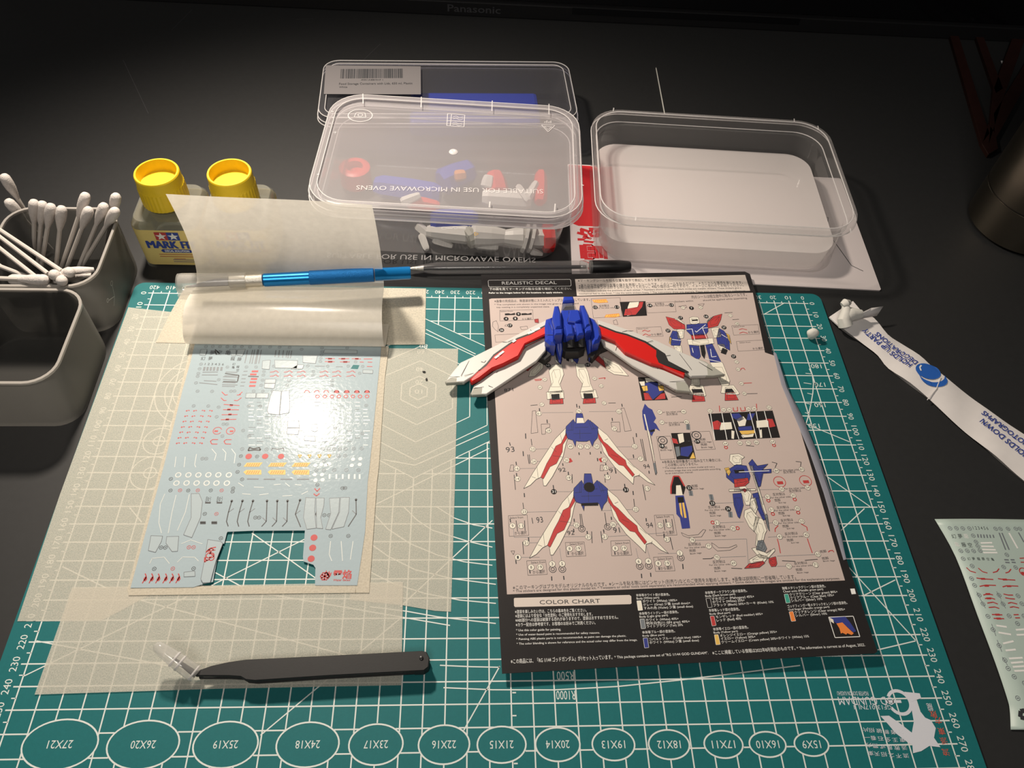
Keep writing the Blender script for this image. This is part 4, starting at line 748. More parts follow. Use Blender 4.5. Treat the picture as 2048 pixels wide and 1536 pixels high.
for s_, c_ in [('Select from', x) for x in (((10.71,-33.38), (18.62,-33.31), 1), ((7.12,-178.16), (14.13,-178.05), 1.1), ((36.77,-194.32), (43.78,-194.21), 1.1), ((60.26,-194.9), (67.47,-194.81), 1.09), ((16.16,-203.46), (23.28,-203.36), 1), ((80.78,-204.48), (87.99,-204.38), 1.1), ((84.27,-181), (91.48,-180.8), 1.19), ((96.08,-49.98), (102.9,-49.77), 0.89), ((158.04,-49.89), (165.27,-49.49), 1), ((158.7,-62.92), (165.81,-62.62), 0.89))] + \
        [('から選択', x) for x in (((24.02,-40.45), (30.14,-40.1), 1.3), ((9.04,-187.25), (15.25,-187.11), 1.5), ((37.14,-199.84), (43.35,-199.7), 1.5), ((60.42,-200.72), (66.63,-200.58), 1.39), ((16.64,-208.88), (22.75,-208.64), 1.4), ((81.16,-209.8), (87.57,-209.56), 1.39), ((86.18,-190.39), (92.39,-190.15), 1.49), ((103.97,-55.22), (110.79,-54.9), 1.29), ((166.44,-54.94), (173.36,-54.53), 1.38), ((165.88,-68.23), (172.7,-67.82), 1.29))] + \
        [('反対側は', x) for x in (((74.48,-30.66), (80.9,-30.23), 1.69), ((110.95,-29.69), (117.07,-29.45), 1.69), ((102.12,-115.79), (108.74,-115.67), 1.39), ((102.21,-123.2), (108.73,-122.98), 1.39), ((160.25,-156.77), (167.27,-156.57), 1.38), ((160.16,-168.58), (166.97,-168.37), 1.38), ((150.58,-170.28), (157.39,-170.16), 1.39), ((150.55,-178.18), (157.26,-178.07), 1.28), ((150.62,-185.89), (157.34,-185.58), 1.28), ((150.59,-193.7), (157.61,-193.39), 1.28), ((113.28,-176.52), (119.89,-176.39), 1.29), ((113.19,-188.12), (119.91,-188), 1.29), ((98.09,-197.4), (104.8,-197.28), 1.29), ((108.77,-207.55), (115.29,-207.43), 1.29), ((150.8,-210.12), (157.72,-209.91), 1.18))] + \
        [('For the other side,', x) for x in (((73.12,-32), (83.94,-31.66), 0.99), ((108.9,-30.8), (119.83,-30.46), 0.99), ((99.6,-113.99), (111.52,-113.79), 1), ((99.69,-121.3), (111.5,-121.29), 0.9), ((158.02,-155.08), (169.73,-155.07), 0.99), ((157.93,-166.78), (169.65,-166.58), 0.98), ((148.71,-171.9), (160.13,-171.68), 0.99), ((148.88,-179.71), (159.9,-179.48), 0.99), ((148.97,-187.13), (160.18,-187), 0.9), ((148.94,-195.03), (160.25,-195.01), 0.79), ((111.22,-177.93), (122.34,-177.8), 0.89), ((111.03,-189.53), (122.15,-189.4), 0.89), ((95.93,-198.91), (106.94,-198.77), 0.9), ((106.62,-208.76), (117.63,-208.73), 0.79), ((149.05,-211.45), (160.17,-211.22), 0.79))] + \
        [('両脚', x) for x in (((150.62,-173.98), (153.84,-173.72), 1.38), ((150.5,-181.68), (153.91,-181.53), 1.28), ((150.58,-189.29), (153.99,-189.14), 1.28), ((150.64,-197.3), (154.16,-197.05), 1.18), ((113.24,-180.02), (116.55,-179.86), 1.29), ((113.15,-191.62), (116.66,-191.37), 1.18), ((97.94,-200.89), (101.36,-200.64), 1.19), ((108.73,-210.96), (111.95,-210.69), 1.2), ((150.65,-213.72), (154.07,-213.46), 1.19), ((166.2,-208.17), (169.71,-207.92), 1.19), ((166.36,-204.37), (169.77,-204.11), 1.19), ((107.02,-163.54), (110.44,-163.28), 1.38), ((94.96,-138.61), (98.37,-138.36), 1.39), ((117.88,-133.77), (121.29,-133.61), 1.29), ((117.84,-137.17), (121.45,-137.02), 1.29))] + \
        [('Both legs', x) for x in (((152.48,-175.06), (156.49,-174.93), 0.79), ((152.55,-182.87), (156.46,-182.74), 0.89), ((152.63,-190.38), (156.65,-190.15), 0.79), ((152.59,-198.49), (156.71,-198.26), 0.69), ((113.28,-181.32), (119.19,-181.17), 0.79), ((113.19,-192.93), (119.1,-192.78), 0.8), ((98.09,-202.2), (104.01,-201.85), 0.79), ((108.58,-212.15), (114.59,-212), 0.69), ((150.9,-214.93), (156.91,-214.78), 0.69), ((166.35,-209.28), (172.56,-209.14), 0.69), ((107.17,-164.75), (113.48,-164.71), 0.9), ((94.21,-139.68), (100.82,-139.66), 0.89), ((117.52,-135.16), (124.43,-135.05), 0.89), ((117.77,-138.77), (124.38,-138.65), 0.99))]:
    k.text(s_, *c_, Z1)
# --- numbered bubbles
def num(B_, T_, p, n, rr=1.55):
    B_.disc(p, rr, rr, Z1 + 0.02, 16)
    if B_ is not dk:
        k.ring(p, rr, rr, 0.16, Z1 + 0.04, 16)
    T_.text(n, (p[0] - rr * 0.3 * len(n), p[1] - rr * 0.48), (p[0] + rr * 0.3 * len(n), p[1] - rr * 0.48), rr * 0.98, Z1 + 0.06)
for n, p in zip('61 28 29 62 23 22 24 27 16 14 15 17 18 13 20 20 49 75 75 50 25 26 9 11 10 11 8 19 8 19 8 19 8 19 21 21 21 21 1 2 3 5 6 4 23 22 76'.split(),
                [(28.21,-112.08),(32.62,-123.98),(70.25,-123.96),(74.75,-112.14),(22.61,-135.97),(80.05,-136.18),(22.57,-143.98),(82,-144.47),(12.89,-148.07),(12.82,-154.48),(61.68,-149.42),(61.83,-155.34),(40.63,-154.84),(82.42,-163.11),(40.7,-143.74),(61.59,-144.32),(43.87,-134.96),(49.46,-135.2),(53.26,-135.36),(58.66,-135.48),(41.54,-183.21),(60.73,-183.71),(8.25,-182.21),(12.65,-182.39),(85.49,-185.16),(90,-185.15),(36.39,-196.2),(40.89,-196.29),(59.87,-197.09),(64.37,-197.18),(15.98,-205.45),(20.48,-205.54),(80.6,-206.27),(85.2,-206.36),(14.54,-192.08),(46.85,-190.14),(55.45,-190.4),(87.66,-193.25),(9.71,-199.78),(92.73,-201.17),(26.75,-204.1),(31.75,-204.21),(70.76,-204.75),(75.76,-204.86),(14.89,-174.38),(74.1,-175.37),(51.47,-111.16)]):
    num(wl, k, p, n, 1.6)
for n, p in zip('47 46 54 82 55 56 36 36 56 55 64 66 70 66 64 84 83 35 34 31 30 31 30 32 33 41 42 31 30 78 77 70 69 72 71 63'.split(),
                [(98.52,-113.34),(112.63,-113.53),(98.42,-120.54),(112.82,-120.85),(128.34,-113.49),(136.57,-113.04),(139.97,-113.08),(151.49,-112.97),(155,-112.81),(164.13,-112.3),(132.19,-136.28),(140.6,-136.13),(145.51,-136.13),(150.22,-136.03),(159.72,-136.03),(156.63,-154.92),(171.26,-154.53),(156.44,-166.52),(171.17,-166.14),(147.35,-170.84),(161.67,-170.64),(147.32,-178.65),(161.64,-178.45),(147.5,-186.26),(161.82,-186.06),(147.46,-194.37),(161.89,-193.97),(116.03,-185.04),(123.89,-188.57),(100.83,-194.21),(108.57,-198.04),(111.51,-204.37),(119.37,-207.9),(147.67,-210.79),(161.79,-210.68),(164.73,-205)]):
    num(wl, k, p, n, 1.5)
for n, p in zip('31 31 18 19 22 23 24'.split(), [(31.68,-163.08),(70.69,-163.51),(95.45,-136.43),(116.26,-134.2),(105.52,-163.68),(116.11,-173.43),(123.86,-177.16)]):
    num(dk, w, p, n, 1.6)
for n, p in zip('9 4 8 17 26 12 11 14 13 17 16 27 27 7 27 10 10'.split(), [(22.03,-35.46),(13.96,-39.22),(19.77,-39.17),(16.03,-44.81),(10.57,-48.49),(71.67,-30.74),(85.68,-30.83),(107.44,-29.94),(121.55,-29.83),(125.39,-41.01),(142.24,-40.21),(115.24,-51.49),(151.74,-49.72),(134.24,-32.77),(152.25,-73.36),(36.89,-77.22),(60.9,-77.43)]):
    num(dk, w, p, n, 1.6)
for n, p in zip('73 38 29 63 60 85 30 30 64 64 67 67 37 36'.split(), [(158.37,-39.69),(161.08,-46.81),(153.07,-77.7),(152.63,-83.49),(151.97,-94.27),(151.86,-101.67),(33.84,-87.7),(63.66,-87.85),(30.5,-93.46),(66.93,-93.5),(30.48,-105.77),(66.91,-105.91),(128.75,-32.34),(140.37,-32.33)]):
    num(wl, k, p, n, 1.35)
# --- handwritten pen strokes
for s_, c_ in (('1', ((10.11,-133.24), (10.61,-133.16), 2.2)), ('93', ((7.82,-137.65), (12.64,-137.25), 3.49)), ('1 93', ((18.7,-181.35), (24.42,-180.89), 3.4)), ('92', ((35.58,-151.23), (39.69,-150.9), 2.59)), ('91', ((63.54,-152.7), (67.16,-152.36), 2.68)), ('94', ((82.93,-150.92), (86.35,-150.56), 2.79)), ('94', ((78.43,-186.56), (81.85,-186.1), 2.98)), ('91', ((60.43,-188.51), (63.84,-188.35), 2.99)), ('92', ((36.3,-188.79), (39.91,-188.54), 2.49)), ('871', ((9.37,-96.08), (14.7,-95.6), 2.3))):
    k.text(s_, *c_, Z1)
for a, c in [((50.69,-106.12),(50.68,-108.53)),((52.13,-107.39),(52.16,-109.09)),((77.18,-106.84),(77.19,-108.84)),((28.77,-108.4),(28.76,-111.01)),((32.43,-116.47),(32.43,-118.87)),((70.06,-116.55),(69.98,-118.65)),((19.45,-125.43),(19.3,-128.92)),((82.32,-127.47),(82.11,-130.07)),((17.15,-137.14),(17.12,-140.24)),((12.77,-143.76),(12.88,-145.87)),((12.47,-150.86),(12.57,-153.16)),((38.31,-145.64),(38.35,-147.24)),((40.78,-151.15),(40.7,-153.25)),((57.94,-143.06),(57.86,-145.06)),((62.1,-146.44),(62.02,-148.34)),((62.26,-152.25),(62.28,-154.05)),((66.91,-151.15),(66.82,-153.24)),((31.74,-159.07),(31.75,-161.38)),((70.55,-159.81),(70.45,-162.1)),((15.75,-163.31),(15.75,-165.71)),((74.46,-164.37),(74.26,-166.77)),((78.77,-180.77),(78.59,-182.66)),((7.22,-178.06),(7.34,-180.17)),((40.69,-179.47),(40.62,-181.27)),((60.42,-179.2),(60.35,-181)),((46.59,-186.82),(46.62,-188.53)),((55.32,-186.29),(55.34,-188.19)),((15.97,-189.04),(15.97,-191.44)),((8.55,-201.24),(8.67,-203.24)),((15.12,-206.92),(15.25,-208.62)),((25.77,-210.67),(25.68,-212.87)),((31.77,-210.72),(31.79,-212.72)),((71.08,-211.37),(70.88,-213.67)),((75.8,-211.07),(75.61,-213.17)),((93.08,-207.09),(92.76,-209.88)),((35.42,-197.76),(35.45,-199.47)),((59.3,-198.87),(59.32,-200.57)),((80.62,-208.27),(80.56,-209.77)),((39.75,-185.23),(39.77,-187.14)),((89.14,-181.71),(88.96,-183.8)),((86.58,-190.21),(86.29,-192.4)),((85.28,-152.22),(85.2,-154.02)),((78.32,-141.52),(78.23,-143.71)),((54.41,-139.01),(54.34,-140.61)),((48.1,-139.04),(48.13,-140.65)),((60.42,-138.76),(60.46,-140.26))]:
    k.line(a, c, 0.55, Z1)
# --- leader lines
for a, c in [((23.51,-136.01),(36.62,-135.96)),((65.94,-136.09),(78.84,-136.43)),((23.57,-143.92),(31.47,-144.05)),((71.3,-144.22),(80.8,-144.42)),((13.89,-148.11),(25.99,-148.32)),((72.69,-149.29),(60.38,-149.37)),((33.07,-163.13),(44.97,-163.53)),((56.99,-163.24),(69.39,-163.56)),((15.78,-174.62),(37.38,-175.03)),((55.38,-175.38),(73.19,-175.43)),((42.62,-183.55),(34.44,-182.91)),((61.84,-183.56),(68.75,-183.45)),((15.74,-192.13),(22.74,-192.23)),((8.6,-183.52),(8.58,-188.73)),((8.58,-188.73),(45.56,-189.88)),((56.35,-190.44),(86.31,-189.59)),((10.81,-199.83),(20.71,-200.15)),((91.63,-201.23),(81.43,-200.9)),((76.9,-203.91),(76.22,-196.38)),((70.9,-203.66),(70.56,-197.54)),((26.99,-203.11),(26.69,-195.99)),((31.58,-203.31),(31.4,-195.79)),((51.97,-111.38),(51.8,-112.88)),((30.14,-111.57),(48.14,-111.92)),((57.26,-111.7),(73.95,-112.11))]:
    gy_.line(a, c, 0.16, Z1)
for a, c in [((117.41,-173.59),(132.82,-173.63)),((117.23,-185.09),(130.54,-185.15)),((101.92,-194.45),(129.52,-194.91)),((129.52,-194.91),(126.82,-209.21)),((112.41,-204.4),(126.72,-204.51)),((155.41,-155.37),(135.31,-154.92)),((155.14,-166.57),(126.94,-165.98)),((146.15,-170.89),(137.74,-170.84)),((146.5,-186.32),(139.89,-186.34)),((146.36,-194.32),(141.16,-194.4)),((146.77,-210.75),(141.47,-210.63)),((163.92,-205.17),(143.01,-205.09)),((104.22,-163.62),(100.13,-163.25)),((115.07,-133.95),(108.17,-133.76))]:
    gy_.line(a, c, 0.18, Z1)
# --- generic winged pack diagrams (two), line art with flat colour
def wingpack(off):
    P_ = lambda pts: [(x + off[0], y + off[1]) for x, y in pts]
    for q in ([(42.69,-122.5),(35.78,-129.72),(28.52,-140.52),(21.47,-151.04),(15.67,-160.6),(19.45,-158.66),(22.9,-155.2),(26.27,-153.64),(26.53,-159.36),(27.83,-159.41),(31.86,-153.87),(38.88,-141.76),(41.77,-132.47),(43.21,-129.13)], [(60.7,-122.66),(65.57,-128.17),(70.47,-137.88),(77.22,-148.68),(82.09,-154.19),(87.1,-161.3),(83.39,-159.14),(79.36,-154.87),(76.43,-155.65),(75.23,-160.4),(72.96,-157.1),(66.88,-149.54),(61.8,-139.22),(61.16,-133.19)]):
        wl.face(P_(q), Z2); k.path(P_(q), 0.22, Z2 + 0.02, True)
    for q in ([(42.44,-125.99),(38.75,-132.85),(35.68,-134.42),(32.52,-140.69),(29.51,-145.57),(25.45,-154.01),(26.8,-155.16),(31.12,-147.74),(34.9,-145.8),(38.92,-138.36),(39.72,-133.69),(42.81,-129.11)], [(60.45,-126.15),(62.79,-132.36),(65,-134.65),(68.96,-140.32),(73.37,-145.11),(73.64,-148.13),(76.98,-154.37),(75.62,-155.72),(71.72,-148.64),(69.24,-147.94),(64.4,-141.83),(63.21,-136.68),(60.37,-130.55)]):
        r.face(P_(q), Z2 + 0.04); k.path(P_(q), 0.18, Z2 + 0.06, True)
    q = [(49.6,-112.78),(53.3,-112.94),(53.61,-119.76),(56.03,-117.16),(58.53,-119.47),(61.1,-122.68),(59.8,-129.73),(57.59,-132.24),(56.06,-135.48),(55.13,-131.23),(53.2,-132.05),(48.8,-131.87),(47.42,-131.41),(46.56,-135.28),(45.54,-130.93),(43.08,-129.92),(41.89,-127.27),(42.83,-121.61),(45.44,-119.01),(47.63,-116.8),(48.42,-119.54)]
    bl.face(P_(q), Z2 + 0.04); k.path(P_(q), 0.2, Z2 + 0.06, True)
    for a, c in [((46.4,-117.65),(45.62,-124.33)),((47.3,-117.69),(46.52,-124.36)),((56.09,-118.06),(57.51,-124.73)),((57.31,-117.61),(58.61,-124.77)),((43.01,-124.32),(46.72,-124.17)),((57.26,-123.62),(60.27,-123.34)),((47.69,-122.61),(55.5,-122.44)),((46.42,-126.56),(56.83,-126.6)),((50.43,-124.13),(49.77,-130.21))]:
        k.line(P_([a])[0], P_([c])[0], 0.16, Z2 + 0.08)
    for a, c in [((39.01,-126.75),(39.57,-132.48)),((33.06,-134.81),(35.62,-138.32)),((23.94,-147.04),(24.03,-154.45)),((33.22,-140.72),(38.88,-141.76)),((63.63,-131.59),(65.56,-130.77)),((65.93,-141.1),(69.65,-142.95)),((74.61,-146.46),(77.67,-149.9)),((20.57,-153.5),(22.63,-154.39)),((79.9,-154.09),(78.92,-155.75))]:
        k.line(P_([a])[0], P_([c])[0], 0.14, Z2 + 0.08)
wingpack((0, 0))
wl.face([(49.77,-115.99),(53.27,-116.14),(53.62,-119.56),(49.12,-119.57)], Z3 + 0.03)
_p, _q = (51.8,-112.88), (51.62,-152.8)
wingpack((_q[0] - _p[0], _q[1] - _p[1]))
dk.disc((51.07,-161.19), 3.0, 3.0, Z3 + 0.06, 14)
dk.face([(45.57,-170.67),(54.58,-170.64),(54.41,-172.34),(45.31,-172.16)], Z3 + 0.05)
# --- decal callout outlines beside the packs
for q in [[(24.59,-110.23),(26.5,-110.01),(26.47,-125.02),(22.54,-125.56)],[(76.24,-110),(78.16,-109.78),(79.79,-125.56),(75.97,-126)],[(28.8,-119.52),(33.81,-119.43),(33.51,-121.72),(31.28,-122.52),(30.62,-126.2),(28.61,-126.41)],[(69.04,-119.51),(73.94,-119.51),(73.46,-126.2),(71.46,-126.11),(71.19,-123.2),(69,-122.91)],[(9.79,-145.64),(11.29,-145.7),(11.12,-149.7),(8.82,-149.6)],[(59.05,-147.51),(60.65,-147.58),(60.3,-151.27),(58.3,-151.18)],[(6.46,-196.14),(8.36,-196.22),(7.57,-198.29)],[(95.81,-189.79),(99.13,-191.73),(104.55,-191.36),(107.87,-188.5),(109.16,-188.95),(106,-192.72),(98.88,-192.83),(96.43,-191.62)],[(110.55,-196.22),(112.01,-197.28),(113.63,-199.15),(118.93,-199.37),(123.29,-197.86),(123.45,-198.86),(119.27,-200.79),(112.56,-200.91),(110.65,-198.63)]]:
    k.path(q, 0.2, Z1, True)
for a, c in [((19.56,-139.35),(19.81,-145.26)),((20.46,-139.38),(20.31,-145.28)),((22.29,-129.25),(22.41,-133.56)),((80.11,-129.98),(80.09,-135.18)),((84.05,-131.45),(84.24,-145.97)),((85.05,-131.49),(84.94,-146)),((11.13,-151.9),(11.24,-161.11)),((42.72,-152.73),(42.18,-158.31)),((60.51,-153.38),(60.19,-158.67)),((80.42,-160.62),(80.42,-170.13)),((14.61,-169.06),(14.75,-172.87)),((74.06,-169.16),(73.75,-174.15)),((10.28,-179.19),(10.61,-185.51)),((14.68,-179.38),(14.53,-185.27)),((87.83,-182.05),(87.48,-188.04)),((92.34,-181.84),(91.97,-188.23)),((44.81,-176.84),(44.88,-184.75)),((44.11,-176.81),(43.78,-184.7)),((57.33,-176.57),(57.2,-184.47)),((48.98,-187.12),(48.4,-193.71)),((53.78,-187.23),(53.61,-193.72)),((12.77,-191.41),(12.78,-198.21)),((89.5,-192.23),(89.61,-199.14))]:
    k.line(a, c, 0.35, Z1)
for a, c in [((42.03,-142.89),(43.04,-145.14)),((59.43,-143.22),(60.44,-145.47))]:
    r.line(a, c, 2.2, Z1)
for p in [(44.05,-185.41),(57.78,-184.89),(26.73,-206.91),(31.52,-207.11),(70.95,-207.36),(75.55,-207.36),(92.82,-203.68)]:
    k.ring(p, 1.8, 1.8, 0.3, Z1, 10); k.ring(p, 0.9, 0.9, 0.3, Z1, 8)
# --- blue side-view pack
bl.face([(90.78,-107.21),(92.36,-110.08),(94.4,-111.57),(95.55,-117.52),(93.63,-120.24),(94.87,-121.59),(96.27,-126.56),(93.94,-124.66),(90.72,-129.93),(89.87,-126.29),(87.71,-125.4),(87.79,-116.39),(88.36,-112.31)], Z2)
wl.face([(88.87,-114.54),(89.56,-114.76),(90.04,-146.21),(89.34,-146.18)], Z2 + 0.03); k.path([(90.27,-126.3),(89.52,-153.7),(88.47,-154.85),(88.92,-122.74)], 0.25, Z2 + 0.05)
gy_.face([(88.37,-147.84),(89.7,-147),(89.64,-153.2),(88.95,-155.28),(88.29,-151.94)], Z2 + 0.03)
dk.face([(90.29,-125.91),(93.22,-125.13),(93.27,-126.43),(90.83,-127.23)], Z2 + 0.04)
# --- forearm diagram
dk.face([(98.33,-156.07),(101.33,-156.2),(103.53,-163.39),(101.65,-167.52),(94.47,-166.92),(95.23,-163.05)], Z2); r.path([(94.77,-166.93),(95.67,-162.26),(98.32,-156.17),(101.32,-156.3),(103.06,-162.57)], 0.8, Z2 + 0.03)
wl.face([(98.58,-161.99),(101.09,-161.89),(101.03,-168.09),(97.32,-168.14)], Z2 + 0.05); bl.face([(96.92,-168.12),(101.53,-168.11),(101.78,-178.63),(101.01,-187.51),(96.6,-187.63),(96.76,-181.43),(95.36,-179.07)], Z2 + 0.02)
yl.face([(98.03,-172.77),(99.23,-172.62),(98.36,-181.49),(97.56,-179.16)], Z2 + 0.05); yl.face([(99.73,-172.64),(100.84,-172.49),(100.36,-181.58),(99.16,-181.53)], Z2 + 0.05); dk.face([(97.88,-169.16),(101.18,-169.1),(100.84,-172.39),(97.64,-172.56)], Z2 + 0.04)
def detail(q, f=0.62):
    cx_, cy_ = sum(p[0] for p in q) / len(q), sum(p[1] for p in q) / len(q)
    k.path([(cx_ + (x - cx_) * f, cy_ + (y - cy_) * f) for x, y in q], 0.13, Z3, True)
    k.line((cx_ + (q[0][0] - cx_) * f, cy_ + (q[0][1] - cy_) * f), (cx_, cy_), 0.12, Z3)
# --- generic front-view robot diagram
for B_, q in ((bl, [(128.15,-46.83),(141.8,-45.9),(140.81,-52.76),(138.38,-55.76),(129.36,-55.99),(127.03,-51.98)]), (r, [(129.08,-55.47),(139.02,-54.79),(139.35,-58.81),(129.01,-59.47)]), (wl, [(125.93,-59.14),(142.57,-58.34),(142.29,-62.83),(131.81,-64.5),(125.85,-63.44)]), (wl, [(131.08,-41.24),(133.83,-40.26),(136.9,-40.89),(136.91,-45.49),(133.64,-46.96),(130.68,-46.13)]),
              (r, [(116.03,-39.81),(120.86,-41.52),(126.94,-46.88),(126.47,-50.86),(119.19,-50.25),(116.75,-46.55)]), (r, [(153.13,-38.27),(147.45,-40.03),(142.05,-44.61),(141.21,-50.28),(148,-48.36),(151.11,-43.29)]), (wl, [(120.86,-41.52),(124.06,-41.65),(126.53,-44.76),(126.54,-46.86)]), (wl, [(147.45,-40.03),(143.86,-42.08),(141.85,-44.6),(141.81,-45.6)]),
              (wl, [(120.98,-50.73),(125.79,-50.43),(123.88,-57.86),(120.26,-58.3)]), (wl, [(143.21,-50.26),(148.44,-49.88),(148.22,-57.48),(143.27,-58.37)]), (bl, [(118.13,-51.71),(121.11,-52.34),(121.89,-59.87),(120.31,-64.21),(115.03,-63.59),(114.98,-57.68)]), (bl, [(148.31,-50.38),(150.93,-52.49),(153.07,-58.58),(151.05,-68.51),(148.44,-66.5),(144.46,-63.43),(144.87,-58.44)]), (yl, [(115.22,-56.69),(116.18,-57.73),(114.95,-63.09),(114.01,-61.65)]), (yl, [(151.64,-54.52),(153.68,-56.11),(153.16,-63.59),(152.19,-60.65)]),
              (wl, [(116.53,-63.65),(121.13,-63.75),(120.78,-69.64),(116.5,-71.46)]), (wl, [(144.46,-63.43),(148.36,-63.49),(149,-67.42),(144.96,-68.35)]), (dk, [(146.94,-66.43),(149.56,-68.45),(147.61,-71.77),(144.88,-70.25)]),
              (bl, [(126.24,-63.46),(132.33,-64.02),(131.56,-72.79),(129.44,-75.61),(125.7,-71.65)]), (bl, [(136.64,-63.7),(141.09,-62.78),(143.45,-77.9),(136.56,-77.71)]), (dk, [(133.13,-64.05),(135.84,-63.66),(135.28,-70.05),(133.48,-74.77),(132.5,-71.83)]), (wl, [(136.26,-77.69),(144.15,-77.93),(145.36,-92.09),(143.81,-95.63),(139.31,-95.54),(137.93,-85.37)]), (wl, [(124.02,-83.08),(128.38,-84.17),(126.17,-96.09),(120.82,-94.96)]),
              (wl, [(120.13,-94.53),(128.33,-94.78),(128.41,-102.39),(127.17,-103.24),(118.05,-101.25)]), (wl, [(139.71,-95.56),(146.82,-95.35),(149.06,-101.75),(147.32,-102.58),(137.68,-100.87)]), (r, [(121.21,-99.98),(127.22,-99.83),(126.93,-106.63),(119.02,-106.7)]), (r, [(140.4,-100.59),(146.01,-100.32),(147.16,-106.38),(138.85,-106.53)]), (dk, [(120.6,-97.65),(126.91,-97.72),(127.1,-100.13),(120.99,-100.27)]), (dk, [(141.3,-98.12),(145.11,-97.98),(146.01,-100.32),(140.5,-100.59)])):
    B_.face(q, Z2 + 0.02 * (1 if B_ in (dk, yl) else 0)); k.path(q, 0.2, Z2 + 0.04, True); detail(q)
dk.face([(132.32,-42.8),(136.23,-42.56),(136.18,-43.76),(132.27,-44)], Z3)
for a, c in [((140.34,-47.14),(133.08,-53.34)),((133.08,-53.34),(132.53,-52.12)),((127.27,-50.89),(130.89,-50.54)),((130.89,-50.54),(130.71,-59.55)),((137.72,-50.13),(138.65,-58.78)),((137.72,-50.13),(141.33,-49.78)),((127.64,-65.92),(127.58,-69.82)),((139,-67.2),(138.33,-73.48)),((138.33,-73.48),(141.45,-73.11)),((134.18,-74.8),(143.45,-77.9)),((148.7,-55.5),(151.87,-58.63)),((116.33,-58.74),(121.89,-59.87)),((121.54,-53.86),(124.75,-53.89)),((140.84,-101.91),(146.75,-101.96)),((127.67,-101.05),(121.65,-101.3))]:
    w.line(a, c, 0.4, Z3)
# --- generic lower half of the back-view robot diagram (the rest is under the wing model)
for B_, q in ((bl, [(41.21,-62.39),(45.74,-61.78),(45.76,-73.19),(44.61,-76.94),(42.26,-73.14)]), (bl, [(52.24,-61.95),(56.14,-62.11),(55.86,-73.51),(54.63,-76.56),(52.36,-73.37)]), (wl, [(41.09,-62.98),(42.89,-63.06),(43.21,-76.88),(41.51,-74.31)]), (wl, [(49.94,-64.46),(52.31,-62.65),(52.71,-74.68),(51.16,-75.92)]),
              (wl, [(39.31,-76.82),(45.23,-76.37),(45.6,-84.29),(42.59,-91.47),(43.44,-97.41),(34.85,-97.15),(37.4,-91.25),(36.9,-81.62)]), (wl, [(53.53,-76.52),(58.83,-76.74),(60.44,-83.51),(60.79,-91.94),(62.06,-97.39),(53.84,-97.65),(55.99,-91.83),(53.35,-85.72)]), (wl, [(33.95,-97.11),(43.99,-96.23),(43.85,-102.03),(33.93,-102.32)]), (wl, [(53.84,-97.65),(63.11,-96.24),(63.77,-102.07),(54.25,-102.37)]), (r, [(35.55,-101.98),(43.16,-101.8),(43,-105.7),(34.99,-105.76)]), (r, [(55.25,-102.41),(62.07,-102),(62.1,-105.9),(54.39,-106.08)]),
              (wl, [(34.27,-72.9),(25.7,-81.35),(24.43,-85.5),(28.35,-85.07),(33.71,-79.09)]), (wl, [(70.96,-71.44),(79.9,-77.93),(84.43,-86.62),(75.89,-85.16),(71.54,-81.38)]), (r, [(30.73,-69.05),(22.96,-80.04),(24.31,-81.29),(34.63,-69.12)]), (r, [(66.52,-67.46),(74.6,-80.21),(72.44,-81.42),(64.81,-72.49)]), (dk, [(47.93,-64.47),(51.43,-64.52),(49.81,-74.56),(48.44,-73.9)]), (dk, [(36.58,-98.92),(41.4,-98.53),(41.13,-102.52),(36.72,-102.73)]), (dk, [(55.59,-98.92),(60.9,-98.85),(60.95,-102.35),(55.64,-102.63)]), (r, [(31.64,-40.17),(34.26,-39.77),(34.22,-43.18),(31.93,-42.78)])):
    B_.face(q, Z2 + 0.02 * (1 if B_ is dk else 0)); k.path(q, 0.2, Z2 + 0.04, True); detail(q)
